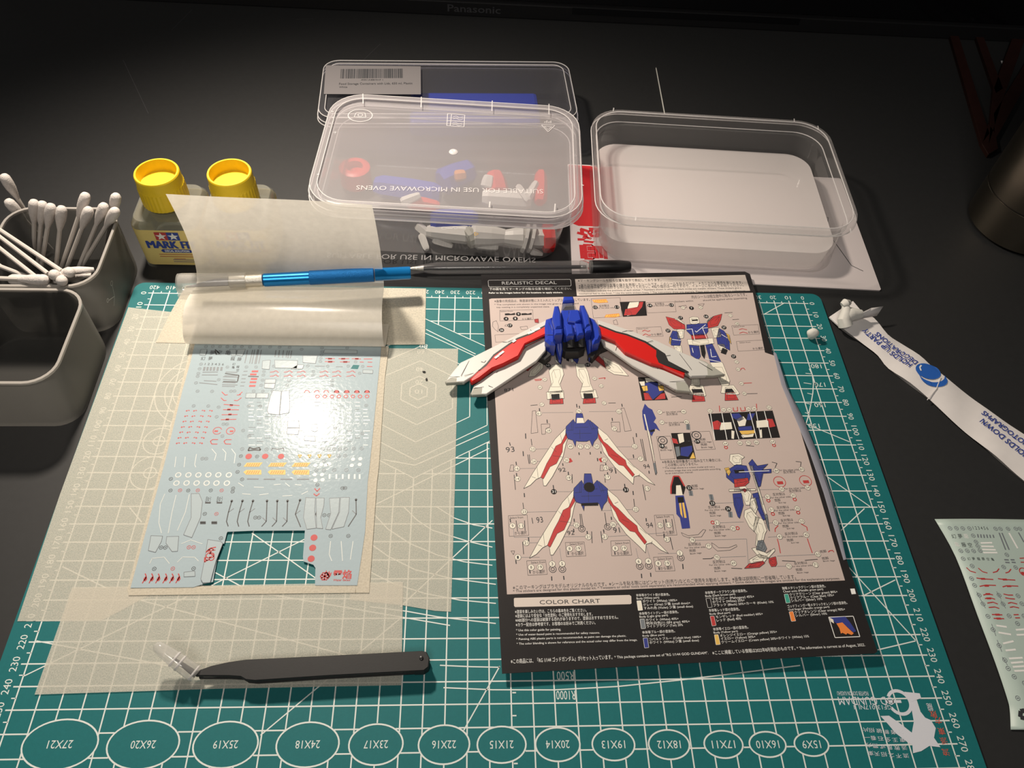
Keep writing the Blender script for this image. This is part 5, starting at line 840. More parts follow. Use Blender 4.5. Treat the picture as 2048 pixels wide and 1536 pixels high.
# --- generic side-view robot diagram
for B_, q in ((bl, [(128.35,-153.93),(135.11,-150.11),(140.57,-151.14),(141.1,-157.67),(139.57,-160.81),(130.71,-162.04),(127.47,-158)]), (bl, [(142.14,-149.61),(144.95,-147.02),(146.67,-151.4),(153.11,-150.47),(148.96,-154),(154.08,-153.71),(153.37,-156.18),(148.66,-156.39),(145.13,-164.24),(143.49,-164.98),(143.2,-157.76)]), (wl, [(133.09,-143.52),(138.2,-143.23),(141.01,-145.45),(138.75,-146.96),(138.11,-150.24),(133.49,-150.54),(131.72,-147.57)]), (yl, [(127.71,-152.3),(130.34,-151.81),(130.71,-154.83),(129.01,-157.26),(128.21,-154.82)]), (r, [(131.42,-159.36),(139.35,-158.8),(139.43,-161.6),(136.33,-163.87),(130.51,-164.43)]),
              (wl, [(127.16,-165.49),(141.86,-165.71),(141.72,-166.8),(126.9,-166.78)]), (wl, [(133.02,-164.13),(136.63,-163.89),(138.93,-168.69),(136.15,-175.48),(134.05,-175.39),(133.44,-168.46)]), (bl, [(128.54,-168.25),(133.46,-168.06),(132.75,-175.33),(128.72,-183.07),(127.97,-181.94),(127.55,-175.11)]), (bl, [(139.33,-168.7),(142.66,-168.04),(142.38,-177.24),(142.99,-184.07),(141.06,-184.69),(139.58,-177.12)]), (wl, [(137.51,-171.73),(140.44,-171.05),(140.28,-177.15),(137.92,-180.86),(136.08,-176.97)]), (wl, [(132.62,-178.43),(136.78,-177),(137.92,-180.86),(139.42,-183.22),(134.59,-191.12),(132.62,-188.04),(131.36,-182.08)]), (wl, [(137.56,-182.34),(141.29,-184),(141.52,-190.62),(139.92,-192.75),(136.19,-200.5),(133.16,-198.97),(135.53,-192.57),(134.42,-190.32)]),
              (wl, [(143.87,-151.28),(142.37,-151.22),(143.12,-181.07),(144.12,-181.12)]), (gy_, [(142.48,-181.85),(144.3,-181.52),(142.9,-191.07),(142.27,-189.25)]), (gy_, [(135.28,-196.16),(138.09,-195.98),(138.79,-200.61),(137.21,-202.64),(132.97,-201.07)]), (wl, [(130.8,-200.27),(132.91,-199.96),(138.08,-203.38),(142.79,-200.78),(142.73,-202.18),(137.96,-206.18),(133.47,-205.69)]), (wl, [(127.84,-206.45),(133.96,-203.61),(138.19,-205.49),(135.47,-208.18),(128.05,-208.57)]), (r, [(124.24,-211.01),(127.35,-208.54),(135,-207.46),(135.65,-208.58),(132.06,-210.84)]), (r, [(138.36,-206.2),(142.2,-205.36),(141.84,-209.14),(140.77,-210.6),(138.37,-210.7),(137.77,-208.27)]), (r, [(134.25,-165.79),(135.98,-165.26),(137.02,-166.6),(135.37,-167.74)])):
    B_.face(q, Z2 + (0.02 if B_ in (yl, r, gy_) else 0)); k.path(q, 0.2, Z2 + 0.04, True); detail(q)
dk.face([(132.76,-153.71),(138.57,-153.56),(138.39,-155.55),(132.97,-155.73)], Z3); w.line((135.31,-154.92), (152.63,-154.85), 0.4, Z3 + 0.03)
# --- inset pictures
for q in ([(88.27,-26.43),(105.2,-26.04),(104.07,-38.61),(88.33,-39.25)], [(89.89,-87.75),(102.4,-87.78),(105.08,-104.91),(89.67,-104.96)], [(126.76,-115.53),(165.64,-114.46),(164.94,-133.35),(126.88,-133.95)], [(102.31,-128.11),(113.41,-128.18),(113.08,-145.68),(102.17,-145.62)]):
    dk.face(q, Z1)
for B_, q in ((wl, [(94.55,-26.9),(100.98,-26.47),(99.58,-31.21),(91.62,-34.88),(92.79,-30.73)]), (r, [(90.9,-32.85),(99.08,-31.19),(101.37,-26.68),(103.77,-26.78),(102.18,-31.22),(96.9,-37.81),(89.07,-38.28)]), (wl, [(91.47,-35.98),(94.21,-34.99),(94.29,-38),(91.05,-38.76)]),
              (bl, [(93.3,-92.4),(97.35,-91.27),(101,-92.63),(103.35,-98.63),(95.99,-104.63),(92.63,-98.88)]), (yl, [(90.9,-94.7),(94.43,-94.15),(94.27,-97.95),(91.45,-98.23)]), (yl, [(100.72,-94.42),(104.12,-94.46),(104.18,-97.86),(100.95,-98.53)]), (r, [(91.3,-99.42),(94,-99.54),(95.99,-104.63),(91.18,-104.72)]), (r, [(101.57,-100.36),(104.1,-99.86),(103.72,-104.15),(96.89,-104.66)]), (wl, [(93.97,-88.43),(100.38,-88.3),(100.75,-91.41),(94.33,-91.74)]), (wl, [(90.05,-91.06),(93.57,-90.81),(93.12,-94.2),(90.82,-94.3)]), (wl, [(101.38,-90.74),(103.88,-90.65),(103.95,-93.85),(101.23,-94.14)]),
              (wl, [(131.49,-121.93),(139.01,-121.75),(138.6,-126.64),(131.07,-127.22)]), (wl, [(153.84,-121.37),(161.27,-120.78),(160.15,-126.04),(152.93,-126.34)]), (r, [(127.91,-121.38),(131.16,-120.22),(132.99,-122),(130.79,-126.81),(127.39,-126.66)]), (r, [(159.09,-120.19),(163.99,-120.4),(164.36,-125.72),(160.43,-126.45),(161.03,-121.67)]), (bl, [(140.45,-116),(145.07,-115.7),(147.1,-119.79),(143.62,-121.44),(140.54,-118.71)]), (bl, [(150.24,-116.32),(154.86,-116.01),(151.35,-120.87),(148.36,-120.74)]), (wl, [(142.6,-119.7),(147.17,-117.99),(148.36,-120.74),(146.59,-124.67),(142.77,-125.01)]), (bl, [(141.96,-125.38),(150.29,-124.83),(149.96,-127.81),(142.05,-127.98)]), (yl, [(142.05,-127.98),(151.06,-127.76),(151.28,-129.77),(146.53,-130.77),(142.95,-130.42)]), (wl, [(137.67,-127.4),(139.45,-127.97),(137.81,-133.51),(136.33,-133.05)]), (wl, [(154.47,-127.6),(155.69,-127.35),(154.44,-133.21),(152.93,-133.34)]), (wl, [(142.84,-130.62),(150.47,-130.04),(149.17,-132.39),(143.85,-132.66)]),
              (r, [(102.07,-131.41),(104.83,-132.32),(105.19,-135.74),(102.13,-134.81)]), (wl, [(105.87,-128.96),(109.3,-128.41),(108.86,-134.19),(105.71,-135.36)]), (bl, [(105.9,-137.87),(112.65,-136.85),(112.31,-140.24),(108.94,-144.21),(104.77,-143.23)]), (gy_, [(102.72,-137.34),(105.33,-137.05),(104.77,-143.23),(102.44,-144.03)]), (yl, [(109.38,-145.52),(112.47,-141.05),(112.89,-145.37)])):
    B_.face(q, Z2 + (0.03 if B_ in (yl, r) else 0)); k.path(q, 0.16, Z2 + 0.05, True)
for a, c in [((128.17,-115.19),(126.59,-133.74)),((134.98,-115.27),(133.6,-133.73)),((140.17,-115.49),(140.61,-133.63)),((151.69,-115.28),(151.02,-133.56)),((142.72,-131.11),(143.44,-132.85)),((155.61,-114.94),(153.57,-132.37)),((160.52,-114.85),(159.63,-133.43))]:
    w.line(a, c, 0.4, Z3)
# --- yellow hazard callouts, small callout marks
for q in [[(70.64,-24.39),(79.67,-23.87),(80.56,-26.51),(74.53,-26.96),(71.46,-26.33)],[(77.8,-37.3),(86.24,-36.46),(86.35,-38.66),(83.11,-39.53),(76.61,-39.35)]]:
    yl.face(q, Z1); og.path(q, 0.25, Z1 + 0.03, True)
for a, c in [((71.96,-26.35),(73.24,-24.4)),((73.26,-26.3),(74.54,-24.35)),((74.46,-26.25),(75.85,-24.31)),((75.77,-26.21),(77.05,-24.26)),((76.97,-26.16),(78.35,-24.21)),((78.07,-26.2),(79.35,-24.26)),((78.52,-39.13),(79.8,-37.29)),((79.83,-39.09),(81.11,-37.14)),((81.04,-38.94),(82.32,-36.99)),((82.34,-38.79),(83.62,-36.95)),((83.55,-38.74),(84.93,-36.8))]:
    og.line(a, c, 0.3, Z1 + 0.04)
for q in [[(13.45,-34.8),(15.76,-34.59),(17.24,-35.16),(19.87,-34.37),(19.9,-36.07),(13.49,-36.3)],[(23.95,-34.94),(26.46,-34.74),(28.04,-35.31),(30.38,-34.51),(30.41,-36.11),(23.89,-36.44)]]:
    dk.face(q, Z1)
for q in [[(5.55,-41.77),(7.8,-40.56),(8.81,-45.21),(8.31,-49.79),(6.4,-47.81),(5.11,-45.15)],[(13.15,-44.29),(14.46,-44.05),(14.61,-45.35),(12.81,-45.28)],[(81.7,-42.27),(83.83,-41.56),(84.25,-45.68),(81.77,-45.38)],[(126,-31.22),(131.05,-30.13),(131.36,-32.25)],[(139.18,-29.67),(143.51,-29.06),(141.9,-31.49)],[(22.28,-46.18),(26.7,-45.66),(27,-48.28),(22.88,-48.5)]]:
    k.path(q, 0.2, Z1, True)
for q in [[(27.64,-87.64),(31.96,-87.32),(31.42,-88.2),(28.01,-88.36)],[(66.16,-87.96),(70.19,-87.43),(69.54,-88.6)],[(153.59,-84.33),(154.96,-82.78),(156.37,-82.64),(156.81,-84.06)],[(98.72,-51.59),(100.46,-50.77),(102.32,-51.75),(103.94,-51.21)],[(98.47,-55.09),(100.43,-53.77),(102.28,-55.05),(103.69,-54.71)],[(160.97,-51.81),(163.3,-51.01),(166.16,-51.93)],[(160.54,-54.79),(163.08,-53.9),(165.94,-54.92)],[(152.98,-94.11),(158.49,-93.94)],[(145.78,-191.6),(146.25,-189.81),(148.43,-188)],[(161.06,-187.63),(163.58,-189.54),(163.29,-191.63)],[(145.81,-195.6),(145.8,-198.1),(145.27,-203.58)],[(161.9,-196.08),(161.89,-198.78),(162.06,-204.19)],[(170.67,-204.15),(171.6,-203.39),(173.31,-203.26),(173.57,-204.27)],[(142.64,-111.59),(142.42,-114.29),(144.73,-114.18),(145.26,-111.2)],[(146.94,-111.67),(146.83,-114.27),(149.34,-113.98),(149.66,-111.29)],[(134.7,-109.96),(134.02,-114.23)],[(157.25,-109.3),(156.35,-113.87)]]:
    r.path(q, 0.45, Z1)
for p in [(156.53,-161.92),(171.25,-161.84)]:
    r.ring(p, 3.3, 3.3, 0.35, Z1, 18); r.line((p[0] - 1.5, p[1] - 0.6), (p[0] + 1.8, p[1] - 0.6), 1.8, Z1)
for p in [(147.15,-173.14),(161.87,-173.05),(147.42,-181.15),(161.44,-180.94),(113.74,-184.74),(126.29,-188.57),(131.89,-138.76),(159.93,-138.34)]:
    r.ring(p, 0.9, 0.9, 0.5, Z1, 8)
for p in [(96.6,-132.88),(116.74,-130.02)]:
    k.ring(p, 2.6, 2.6, 0.5, Z1, 16); k.ring(p, 1.2, 1.2, 0.35, Z1, 12)
for q in [[(116.44,-168.14),(116.39,-171.64)],[(124.6,-178.79),(124.15,-182.18)],[(105.84,-165.39),(105.61,-168.49)],[(113.36,-122.27),(112.8,-126.15)]]:
    gy_.path(q, 2.2, Z1); k.path(q, 0.3, Z1 + 0.03)
for q in [[(155.66,-149.27),(158.33,-150.19),(156.41,-153.01)],[(169.37,-149.35),(172.35,-149.87),(171.13,-152.73)],[(103.98,-204.85),(108.28,-204.93),(109.71,-204.29)],[(123.04,-211.06),(117.56,-210.53)],[(144.9,-207.77),(151.78,-208.36)],[(156.89,-208.08),(163.81,-207.77)],[(143.63,-137.96),(148.21,-138.55)],[(23.85,-106.3),(27.97,-105.97)],[(69.41,-106.01),(73.71,-106.09)],[(107.37,-102.9),(113.68,-102.77)],[(153.45,-101.94),(159.86,-101.91)],[(158.82,-43.31),(163.13,-43.09)],[(154.96,-37.44),(160.38,-37.07)]]:
    k.path(q, 0.35, Z1)
for B_, n_, m_ in ((w, 'white_printing', 'ink_white'), (k, 'black_printing', 'ink_dark'), (r, 'red_printing', 'ink_red'), (wl, 'ivory_printing', 'cream'), (bl, 'blue_printing', 'ink_blue'), (yl, 'yellow_printing', 'ink_yellow'), (gy_, 'grey_printing', 'ink_grey'), (dk, 'dark_printing', 'cover_black'), (og, 'orange_printing', 'ink_orange'), (gn, 'green_printing', 'ink_green')):
    B_.build(n_, m_, cover)

# ================================================================ winged model backpack resting on the booklet
wp = thing('model_wing_pack', 'blue toy backpack with spread white and red wings on the booklet', 'model kit part', (-150, -45, 4))
def solid(name, B_mat, pts, h, cham=0.3, parent=None, smooth=False):
    b = B(); b.prism(pts, h, cham)
    return b.build(name, B_mat, parent or wp, smooth)
def zl(x, x0, x1, z0, z1):
    return z0 + (z1 - z0) * (x - x0) / (x1 - x0)
# left wing
lw = solid('wing_blade', 'model_white', [(-173.7,-29.7,14.05),(-183.8,-35.4,13),(-199.5,-44.7,11.33),(-214,-53,9.75),(-225.6,-59.2,8.47),(-230.2,-65.9,7.95),(-234.1,-72.5,7.5),(-233.4,-73.8,7.57),(-223.4,-73.7,8.71),(-218.3,-70.1,9.28),(-209.3,-60.6,10.28),(-196.8,-51.1,11.64),(-188,-45.6,12.58),(-174.2,-39,14.05)], 2.2, 0.5)
ll = solid('wing_blade', 'model_white', [(-174.2,-41.1,12.06),(-178.1,-42.7,11.59),(-184,-46.2,10.88),(-186.6,-49.1,10.58),(-192,-54.6,9.93),(-206.4,-65.5,8.16),(-217.6,-74.6,6.76),(-219.6,-80.8,6.5),(-218.5,-81.6,6.64),(-210.3,-81.6,7.68),(-200,-74.1,8.98),(-180.8,-59.8,11.35),(-175.2,-52.3,12)], 2.0, 0.45)
solid('wing_tip', 'model_grey', [(-231.8,-70.6,8.2),(-222.5,-70,8.2),(-223.2,-73.6,8.2),(-233.6,-74.5,8.2),(-234.3,-73.2,8.2)], 2.4, 0.4)
solid('wing_tip', 'model_grey', [(-217.3,-76.2,7.3),(-207.5,-77.2,7.3),(-210.1,-81.5,7.3),(-218.6,-82.3,7.3),(-219.6,-81.4,7.3)], 2.2, 0.4)
lb = solid('wing_boom', 'model_red', [(-174,-35.5,15.69),(-184.1,-41.7,14.37),(-191.9,-44.7,13.33),(-196.8,-48.5,12.68),(-206,-56,11.45),(-210.8,-63.1,10.8),(-215,-66.6,10.21),(-220,-72.4,9.51),(-218.9,-74.6,9.67),(-214.1,-71.8,10.34),(-207,-65.6,11.32),(-200.4,-62.9,12.23),(-191.5,-58,13.43),(-187.3,-49.2,13.98),(-174.4,-42.6,15.69)], 3.2, 0.7)
# right wing
rw = solid('wing_blade', 'model_white', [(-141.9,-29,14.04),(-132.2,-32.4,13.33),(-120.6,-36.7,12.48),(-106.3,-43.2,11.43),(-92.4,-50.9,10.37),(-79.4,-57.2,9.38),(-68,-66.1,8.46),(-75.3,-67.5,8.96),(-89.4,-69.1,9.95),(-93.5,-64.4,10.3),(-104.4,-57.9,11.14),(-115.3,-50.1,11.99),(-128.3,-43,12.98),(-141.7,-37,13.96)], 2.2, 0.5)
rl = solid('wing_blade', 'model_white', [(-142.1,-39.3,12.11),(-132.6,-43.6,11.39),(-130.2,-49.7,11.17),(-115,-58.4,9.98),(-103.9,-64.3,9.12),(-93.4,-69.5,8.29),(-91.7,-74.1,8.11),(-91,-78.7,8),(-99.2,-78.2,8.61),(-106.7,-73.3,9.23),(-123.3,-62,10.56),(-134.9,-51.5,11.5),(-139.5,-47.9,11.86)], 2.0, 0.45)
solid('wing_tip', 'model_grey', [(-85.5,-64.7,9.2),(-82.9,-54.8,9.2),(-78.3,-57,9.2),(-68.3,-66.6,9.2),(-75.4,-67.9,9.2),(-87.6,-68.3,9.2)], 2.3, 0.4)
solid('wing_tip', 'model_grey', [(-107.3,-71.9,8.6),(-93.3,-71.8,8.6),(-91.7,-74.5,8.6),(-91.1,-79.3,8.6),(-99.2,-78.4,8.6)], 2.2, 0.4)
rb = solid('wing_boom', 'model_red', [(-142.2,-35,15.76),(-132.1,-39.3,14.63),(-125.3,-40.8,13.88),(-114.3,-45.4,12.64),(-103.7,-53.9,11.38),(-102.5,-59.2,11.16),(-91.4,-65.3,9.87),(-93.7,-69.3,10.04),(-105.7,-63.3,11.45),(-112.9,-61.6,12.26),(-127.8,-54.2,13.98),(-133.1,-46.3,14.65),(-142.9,-42.1,15.76)], 3.2, 0.7)
b = B(); b.lathe([(0, 1.2), (5.5, 1.2), (5.6, 0.7)], (-93,-66.1,9), (-86.5,-67.8,7), 10); b.build('boom_rod', 'model_grey', wp)
for q in ([(-173.8,-33.6,14.27),(-184,-40,13.27),(-192,-43.3,12.46),(-197,-47.3,11.96),(-206.3,-55.1,11.01),(-211.1,-62.4,10.52),(-215.4,-66.5,10.08),(-209.3,-65.1,10.71),(-197.9,-56.3,11.89),(-186.3,-49.7,13.07),(-174.3,-43,14.27)], [(-141.8,-33,14.2),(-131.6,-37.7,13.5),(-124.8,-39.4,13.04),(-113.8,-44.4,12.28),(-103.1,-53.3,11.51),(-101.9,-58.7,11.38),(-90.5,-66,10.54),(-91.6,-67,10.6),(-105.1,-61.9,11.55),(-127.3,-51.2,13.12),(-132.9,-43.9,13.55),(-142.7,-42.3,14.2)]):
    solid('boom_recess', 'model_dark', q, 0.4, 0.0)
# panel lines scribed on the wings
pl = B()
for q in [[(-201,-45.7,11.32),(-197.6,-46,11.69),(-194.2,-44.2,12.05)],[(-213.6,-59.8,9.96),(-211.7,-60.6,10.17),(-210.7,-59.1,10.27)],[(-219.7,-56.3,9.28),(-225.3,-69.7,8.65)],[(-231.8,-70.1,7.91),(-223.4,-69.8,8.86),(-215,-66.9,9.8)],[(-183.8,-37.1,13.15),(-182.5,-39.8,13.31),(-176.1,-37.7,13.99)],[(-203.6,-65.3,8.66),(-204.6,-66.7,8.54)],[(-218.2,-77.6,6.83),(-209.4,-75.8,7.95),(-206.6,-77.4,8.31)],[(-181.1,-45.7,11.38),(-185.6,-47.8,10.85)],[(-127.8,-38,13.13),(-124.7,-36.8,12.92),(-120.6,-36.8,12.63)],[(-117.3,-46.7,12.32),(-109.4,-43.6,11.79)],[(-94.5,-51.2,10.66),(-88.6,-64.2,10.1)],[(-84.4,-56.6,9.88),(-75.7,-63.9,9.18),(-71,-65.7,8.83)],[(-103.5,-54.9,11.26),(-99.9,-54.1,11.01)],[(-108,-61.7,9.59),(-108.8,-63.5,9.63)],[(-106.7,-72.9,9.38),(-93.3,-71.6,8.4)],[(-106,-75.2,9.3),(-103.7,-75.6,9.12)],[(-131.5,-47.4,11.43),(-132.9,-51.3,11.5)]]:
    for a, c in zip(q, q[1:]):
        pl.line(a, c, 0.28, (a[2] + c[2]) / 2 + 0.02)
pl.build('panel_lines', 'model_dark', wp)
b = B()
for q in [[(-200.2,-53.7,12.43),(-203.1,-56.5,12.04),(-205.5,-58.7,11.71)],[(-178.2,-37.6,15.35),(-181.6,-39.6,14.89),(-185.6,-41.7,14.37)],[(-192.9,-45.7,13.4),(-194.9,-47.4,13.14)]]:
    for a, c in zip(q, q[1:]):
        b.line(a, c, 1.4, (a[2] + c[2]) / 2 + 0.25)
b.build('white_decal', 'ink_white', wp)
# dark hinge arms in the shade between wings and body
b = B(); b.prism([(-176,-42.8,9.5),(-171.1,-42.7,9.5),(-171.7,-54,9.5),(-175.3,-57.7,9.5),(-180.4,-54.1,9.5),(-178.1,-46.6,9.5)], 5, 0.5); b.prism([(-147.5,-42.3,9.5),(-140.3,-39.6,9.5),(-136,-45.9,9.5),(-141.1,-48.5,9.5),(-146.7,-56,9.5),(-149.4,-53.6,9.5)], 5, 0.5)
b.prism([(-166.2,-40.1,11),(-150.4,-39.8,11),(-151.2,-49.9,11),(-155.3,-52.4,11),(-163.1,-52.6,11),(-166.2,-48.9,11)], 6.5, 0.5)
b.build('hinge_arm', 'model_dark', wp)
# blue body
solid('body_hull', 'model_blue', [(-164.6,-25.5,19),(-154.6,-24.7,19),(-152.3,-29.1,19),(-152.6,-36.2,19),(-154.2,-44.3,19),(-163.9,-45.1,19),(-166.1,-38.8,19),(-165.5,-29.4,19)], 12, 1.2)
solid('nose', 'model_blue', [(-162.7,-15.3,20),(-156.9,-15.1,20),(-156.3,-19.3,20),(-163.7,-20.2,20)], 10, 0.9)
solid('canopy', 'canopy_clear', [(-163.6,-20,20),(-156.4,-19.2,20),(-155,-25.9,20),(-164.9,-26.7,20)], 9, 2.0)
solid('canopy_frame', 'model_dark', [(-161.7,-17,16),(-156.6,-16.4,16),(-155.7,-22,16),(-162.5,-22.6,16)], 6, 1.0)
solid('center_plate', 'model_blue', [(-160,-27.8,21),(-154.4,-27.4,21),(-153.6,-35.6,21),(-157.2,-37.7,21),(-161.8,-37,21)], 3, 0.6)
for q in ([(-169.3,-26.1,23),(-166.8,-25.8,23),(-165.7,-32.4,23),(-166,-43.1,23),(-169.9,-44,23),(-171.2,-35.4,23)], [(-153.7,-25,23),(-151.1,-24.9,23),(-148.9,-33.3,23),(-148.6,-40.8,23),(-152,-43,23),(-152.8,-33.3,23)]):
    solid('fin_pod', 'model_blue', q, 11, 1.0)
for q in ([(-170.3,-43.5,22),(-165.4,-43.1,22),(-165.7,-47.6,22),(-170.5,-48.3,22)], [(-152,-41.7,22),(-148,-39.6,22),(-148.1,-45,22),(-152.1,-46.3,22)]):
    solid('pod_clamp', 'model_blue', q, 9, 0.8)
for q in ([(-174.2,-31.9,18),(-170.4,-30.1,18),(-169.2,-40.3,18),(-169.7,-52.2,18),(-172.9,-52,18),(-175.6,-49,18),(-175.3,-36.9,18)], [(-147.7,-29.4,18),(-144.5,-31.4,18),(-141.9,-37.5,18),(-141.6,-45.2,18),(-143.3,-49.3,18),(-147.4,-51.3,18),(-148.2,-41.1,18)]):
    solid('shoulder_block', 'model_blue', q, 11, 1.6)
for q, n in (([(-163.8,-40.1,22),(-159.1,-39.5,22),(-158.9,-48.1,22),(-163.2,-48.8,22)], 0), ([(-157.8,-38.5,22),(-153.3,-39,22),(-152.8,-47.3,22),(-156.9,-48.4,22)], 1)):
    solid('thruster', 'model_blue', q, 6, 1.0)
for c in [(-160.3,-45,17),(-153.9,-44.5,17)]:
    b = B(); b.lathe([(0, 2.0), (2, 2.4), (7, 2.9), (7, 2.3), (3, 2.0)], c, (c[0] + 0.2, c[1] - 4, c[2] - 3), 14); b.build('thruster_nozzle', 'model_dark', wp)
for q in ([(-168.4,-42.9,15),(-165.1,-42.9,14.96),(-164.6,-50.8,10.88),(-165.9,-56.3,8.04),(-167,-55.8,8.31),(-168.7,-49.7,11.5)], [(-150.9,-42.2,15.21),(-147.8,-42.5,15),(-146.9,-46.9,12.74),(-148.4,-56,8.04),(-149.7,-51,10.68)]):
    solid('tail_fin', 'model_blue', q, 3, 0.8)
b = B()
for q in [[(-160.3,-27.3,19.4),(-160.5,-30.8,19.4),(-161.9,-35.6,19.4)],[(-175.4,-45.4,18.2),(-170.8,-45.4,18.2)],[(-172.9,-35.9,18.2),(-171.2,-41.7,18.2)]]:
    for a, c in zip(q, q[1:]):
        b.line(a, c, 0.3, a[2])
b.build('scribed_line', 'model_dark', wp)

# ================================================================ glass bottles of decal solution
def bottle(x0, x1, y0, y1, label):
    t = thing('solution_bottle', label, 'bottle', ((x0 + x1) / 2, (y0 + y1) / 2, DESK), 'bottles of decal solution')
    cx, cy, w_, d_ = (x0 + x1) / 2, (y0 + y1) / 2, x1 - x0, y1 - y0
    b = B()
    b.loft([rrect(w_ - 3, d_ - 3, 7, 6, cx, cy, DESK), rrect(w_, d_, 7, 6, cx, cy, DESK + 2), rrect(w_, d_, 7, 6, cx, cy, 31), rrect(w_ - 4, d_ - 4, 7, 6, cx, cy, 34.5), rrect(24, 24, 11.9, 6, cx, cy, 36), rrect(22, 22, 10.9, 6, cx, cy, 42)])
    b.build('glass_body', 'clear_glass', t, True)
    b = B()
    b.loft([rrect(w_ - 5, d_ - 5, 6, 6, cx, cy, DESK + 2.5), rrect(w_ - 5, d_ - 5, 6, 6, cx, cy, 26)])
    b.build('solution', 'glass_solution', t, True)
    lb_ = B()
    lo, hi = 0.0, 29.5
    ring = rrect(w_ + 0.3, d_ + 0.3, 7, 6, cx, cy, 0)
    lb_.loft([[(p[0], p[1], lo) for p in ring], [(p[0], p[1], hi) for p in ring]], False, False)
    L_ = lb_.build('paper_label', 'label_yellow', t, True)
    fy = y0 - 0.35
    def front(B_, nm, mt):
        B_.v = [(x, fy - 0.05 * z, y) for x, y, z in B_.v]
        B_.f = [tuple(reversed(f_)) for f_ in B_.f]
        B_.build(nm, mt, L_)
    xx = lambda u: x0 + w_ * u
    R_, Bb, Wt, Nv = B(), B(), B(), B()
    R_.face([(xx(.35), 21.5), (xx(.53), 21.5), (xx(.53), 28), (xx(.35), 28)], 0); Bb.face([(xx(.53), 21.5), (xx(.71), 21.5), (xx(.71), 28), (xx(.53), 28)], 0)
    for u in (.44, .62):
        star = []
        for k in range(10):
            rr_ = 3.2 if k % 2 == 0 else 1.3
            a = math.pi / 2 + k * math.pi / 5
            star.append((xx(u) + rr_ * math.cos(a) * 1.1, 24.6 + rr_ * math.sin(a)))
        Wt.face(star, 1)
    for k in range(4):
        Nv.text('MARK FIT', (xx(.17) + 0.3 * k, 14.6 + 0.1 * (k % 2)), (xx(.90) + 0.3 * k, 14.6 + 0.1 * (k % 2)), 6.2, 0.1 * k)
    Nv.face([(xx(.38) + a, 12.4 + c_) for a, c_ in ((0, 1.4), (-1.2, 0), (0, -1.4))] + [(xx(.80) + a, 12.4 + c_) for a, c_ in ((0, -1.4), (1.2, 0), (0, 1.4))], 0)
    Wt.text('DECAL SOLUTION', (xx(.41), 11.6), (xx(.78), 11.6), 1.7, 1, bold=0.03)
    for k, (u0, u1) in enumerate(((.30, .92), (.30, .94), (.50, .68))):
        R_.line((xx(u0), 9.4 - 1.9 * k), (xx(u1), 9.4 - 1.9 * k), 0.35, 0)
    R_.text('補修', (xx(.85), 11.4), (xx(.95), 11.4), 2.4, 0)
    for u0, u1, zz in ((.48, .86, 4.6), (.48, .88, 3.0)):
        Nv.line((xx(u0), zz), (xx(u1), zz), 0.35, 0)
    front(R_, 'red_printing', 'ink_red'); front(Bb, 'blue_printing', 'ink_navy'); front(Wt, 'white_printing', 'ink_white'); front(Nv, 'navy_lettering', 'ink_navy')
    # yellow ribbed cap with a dished top
    c = B(); n = 72
    rings = []
    for z, r0, rib in ((38.0, 14.0, 1), (50.0, 13.8, 1), (50.6, 13.7, 0), (52.0, 13.5, 0), (57.6, 13.3, 0), (58.4, 12.9, 0), (58.4, 11.9, 0), (51.0, 11.3, 0), (50.8, 10.9, 0)):
        rings.append([(cx + (r0 + (0.22 if rib and i % 2 else 0)) * math.cos(2 * math.pi * i / n), cy + (r0 + (0.22 if rib and i % 2 else 0)) * math.sin(2 * math.pi * i / n), z) for i in range(n)])
    c.loft(rings)
    c.build('screw_cap', 'cap_yellow', t)
    return t
bottle(-431.5, -390.5, 25.5, 65.5, 'glass bottle with yellow cap, nearer the cotton swabs, label uncovered')
bottle(-388.5, -347.5, 27.0, 67.0, 'glass bottle with yellow cap, label mostly behind the curled paper')

# ================================================================ grey translucent trays and cotton swabs
def tray(cx, cy, rot, label):
    t = thing('plastic_tray', label, 'tray', (cx, cy, DESK), 'grey translucent trays')
    z1 = 39.0
    b = B()
    b.loft([rrect(64, 64, 14, 7, cx, cy, DESK, rot), rrect(65, 65, 14.5, 7, cx, cy, DESK + 4, rot), rrect(66, 66, 15, 7, cx, cy, z1, rot)], True, False)
    b.build('tray_body', 'tray_plastic', t, True)
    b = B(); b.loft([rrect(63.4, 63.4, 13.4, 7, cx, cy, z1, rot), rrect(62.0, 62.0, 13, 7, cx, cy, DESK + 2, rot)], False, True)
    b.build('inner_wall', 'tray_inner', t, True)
    b = B()
    b.loft([rrect(66.6, 66.6, 15, 7, cx, cy, z1 - 1.2, rot), rrect(66.6, 66.6, 15, 7, cx, cy, z1 + 0.3, rot), rrect(63.6, 63.6, 13.5, 7, cx, cy, z1 + 0.3, rot), rrect(63.6, 63.6, 13.5, 7, cx, cy, z1 - 1.2, rot)], False, False)
    b.build('rim', 'tray_rim', t, True)
    return t
TRAY2 = tray(-468, -67.5, math.radians(0.5), 'empty grey translucent square tray in front of the swab tray')
TRAY1 = tray(-467, 0.5, math.radians(1.0), 'grey translucent square tray holding the cotton swabs')
b = B()
c = (-433.2, -15, 18)
b.path([(0, 0), (5, 3), (8, 9)], 0.4, 0); b.path([(5, 3), (-2, 7)], 0.4, 0); b.ring((8.5, 10.5), 1.6, 1.2, 0.4, 0, 12); b.ring((-3, 8), 1.3, 1, 0.4, 0, 12)
b.v = [(-433.7, -22 + x, 12 + y) for x, y, z in b.v]
b.build('molded_sprig', 'tray_rim', TRAY1)

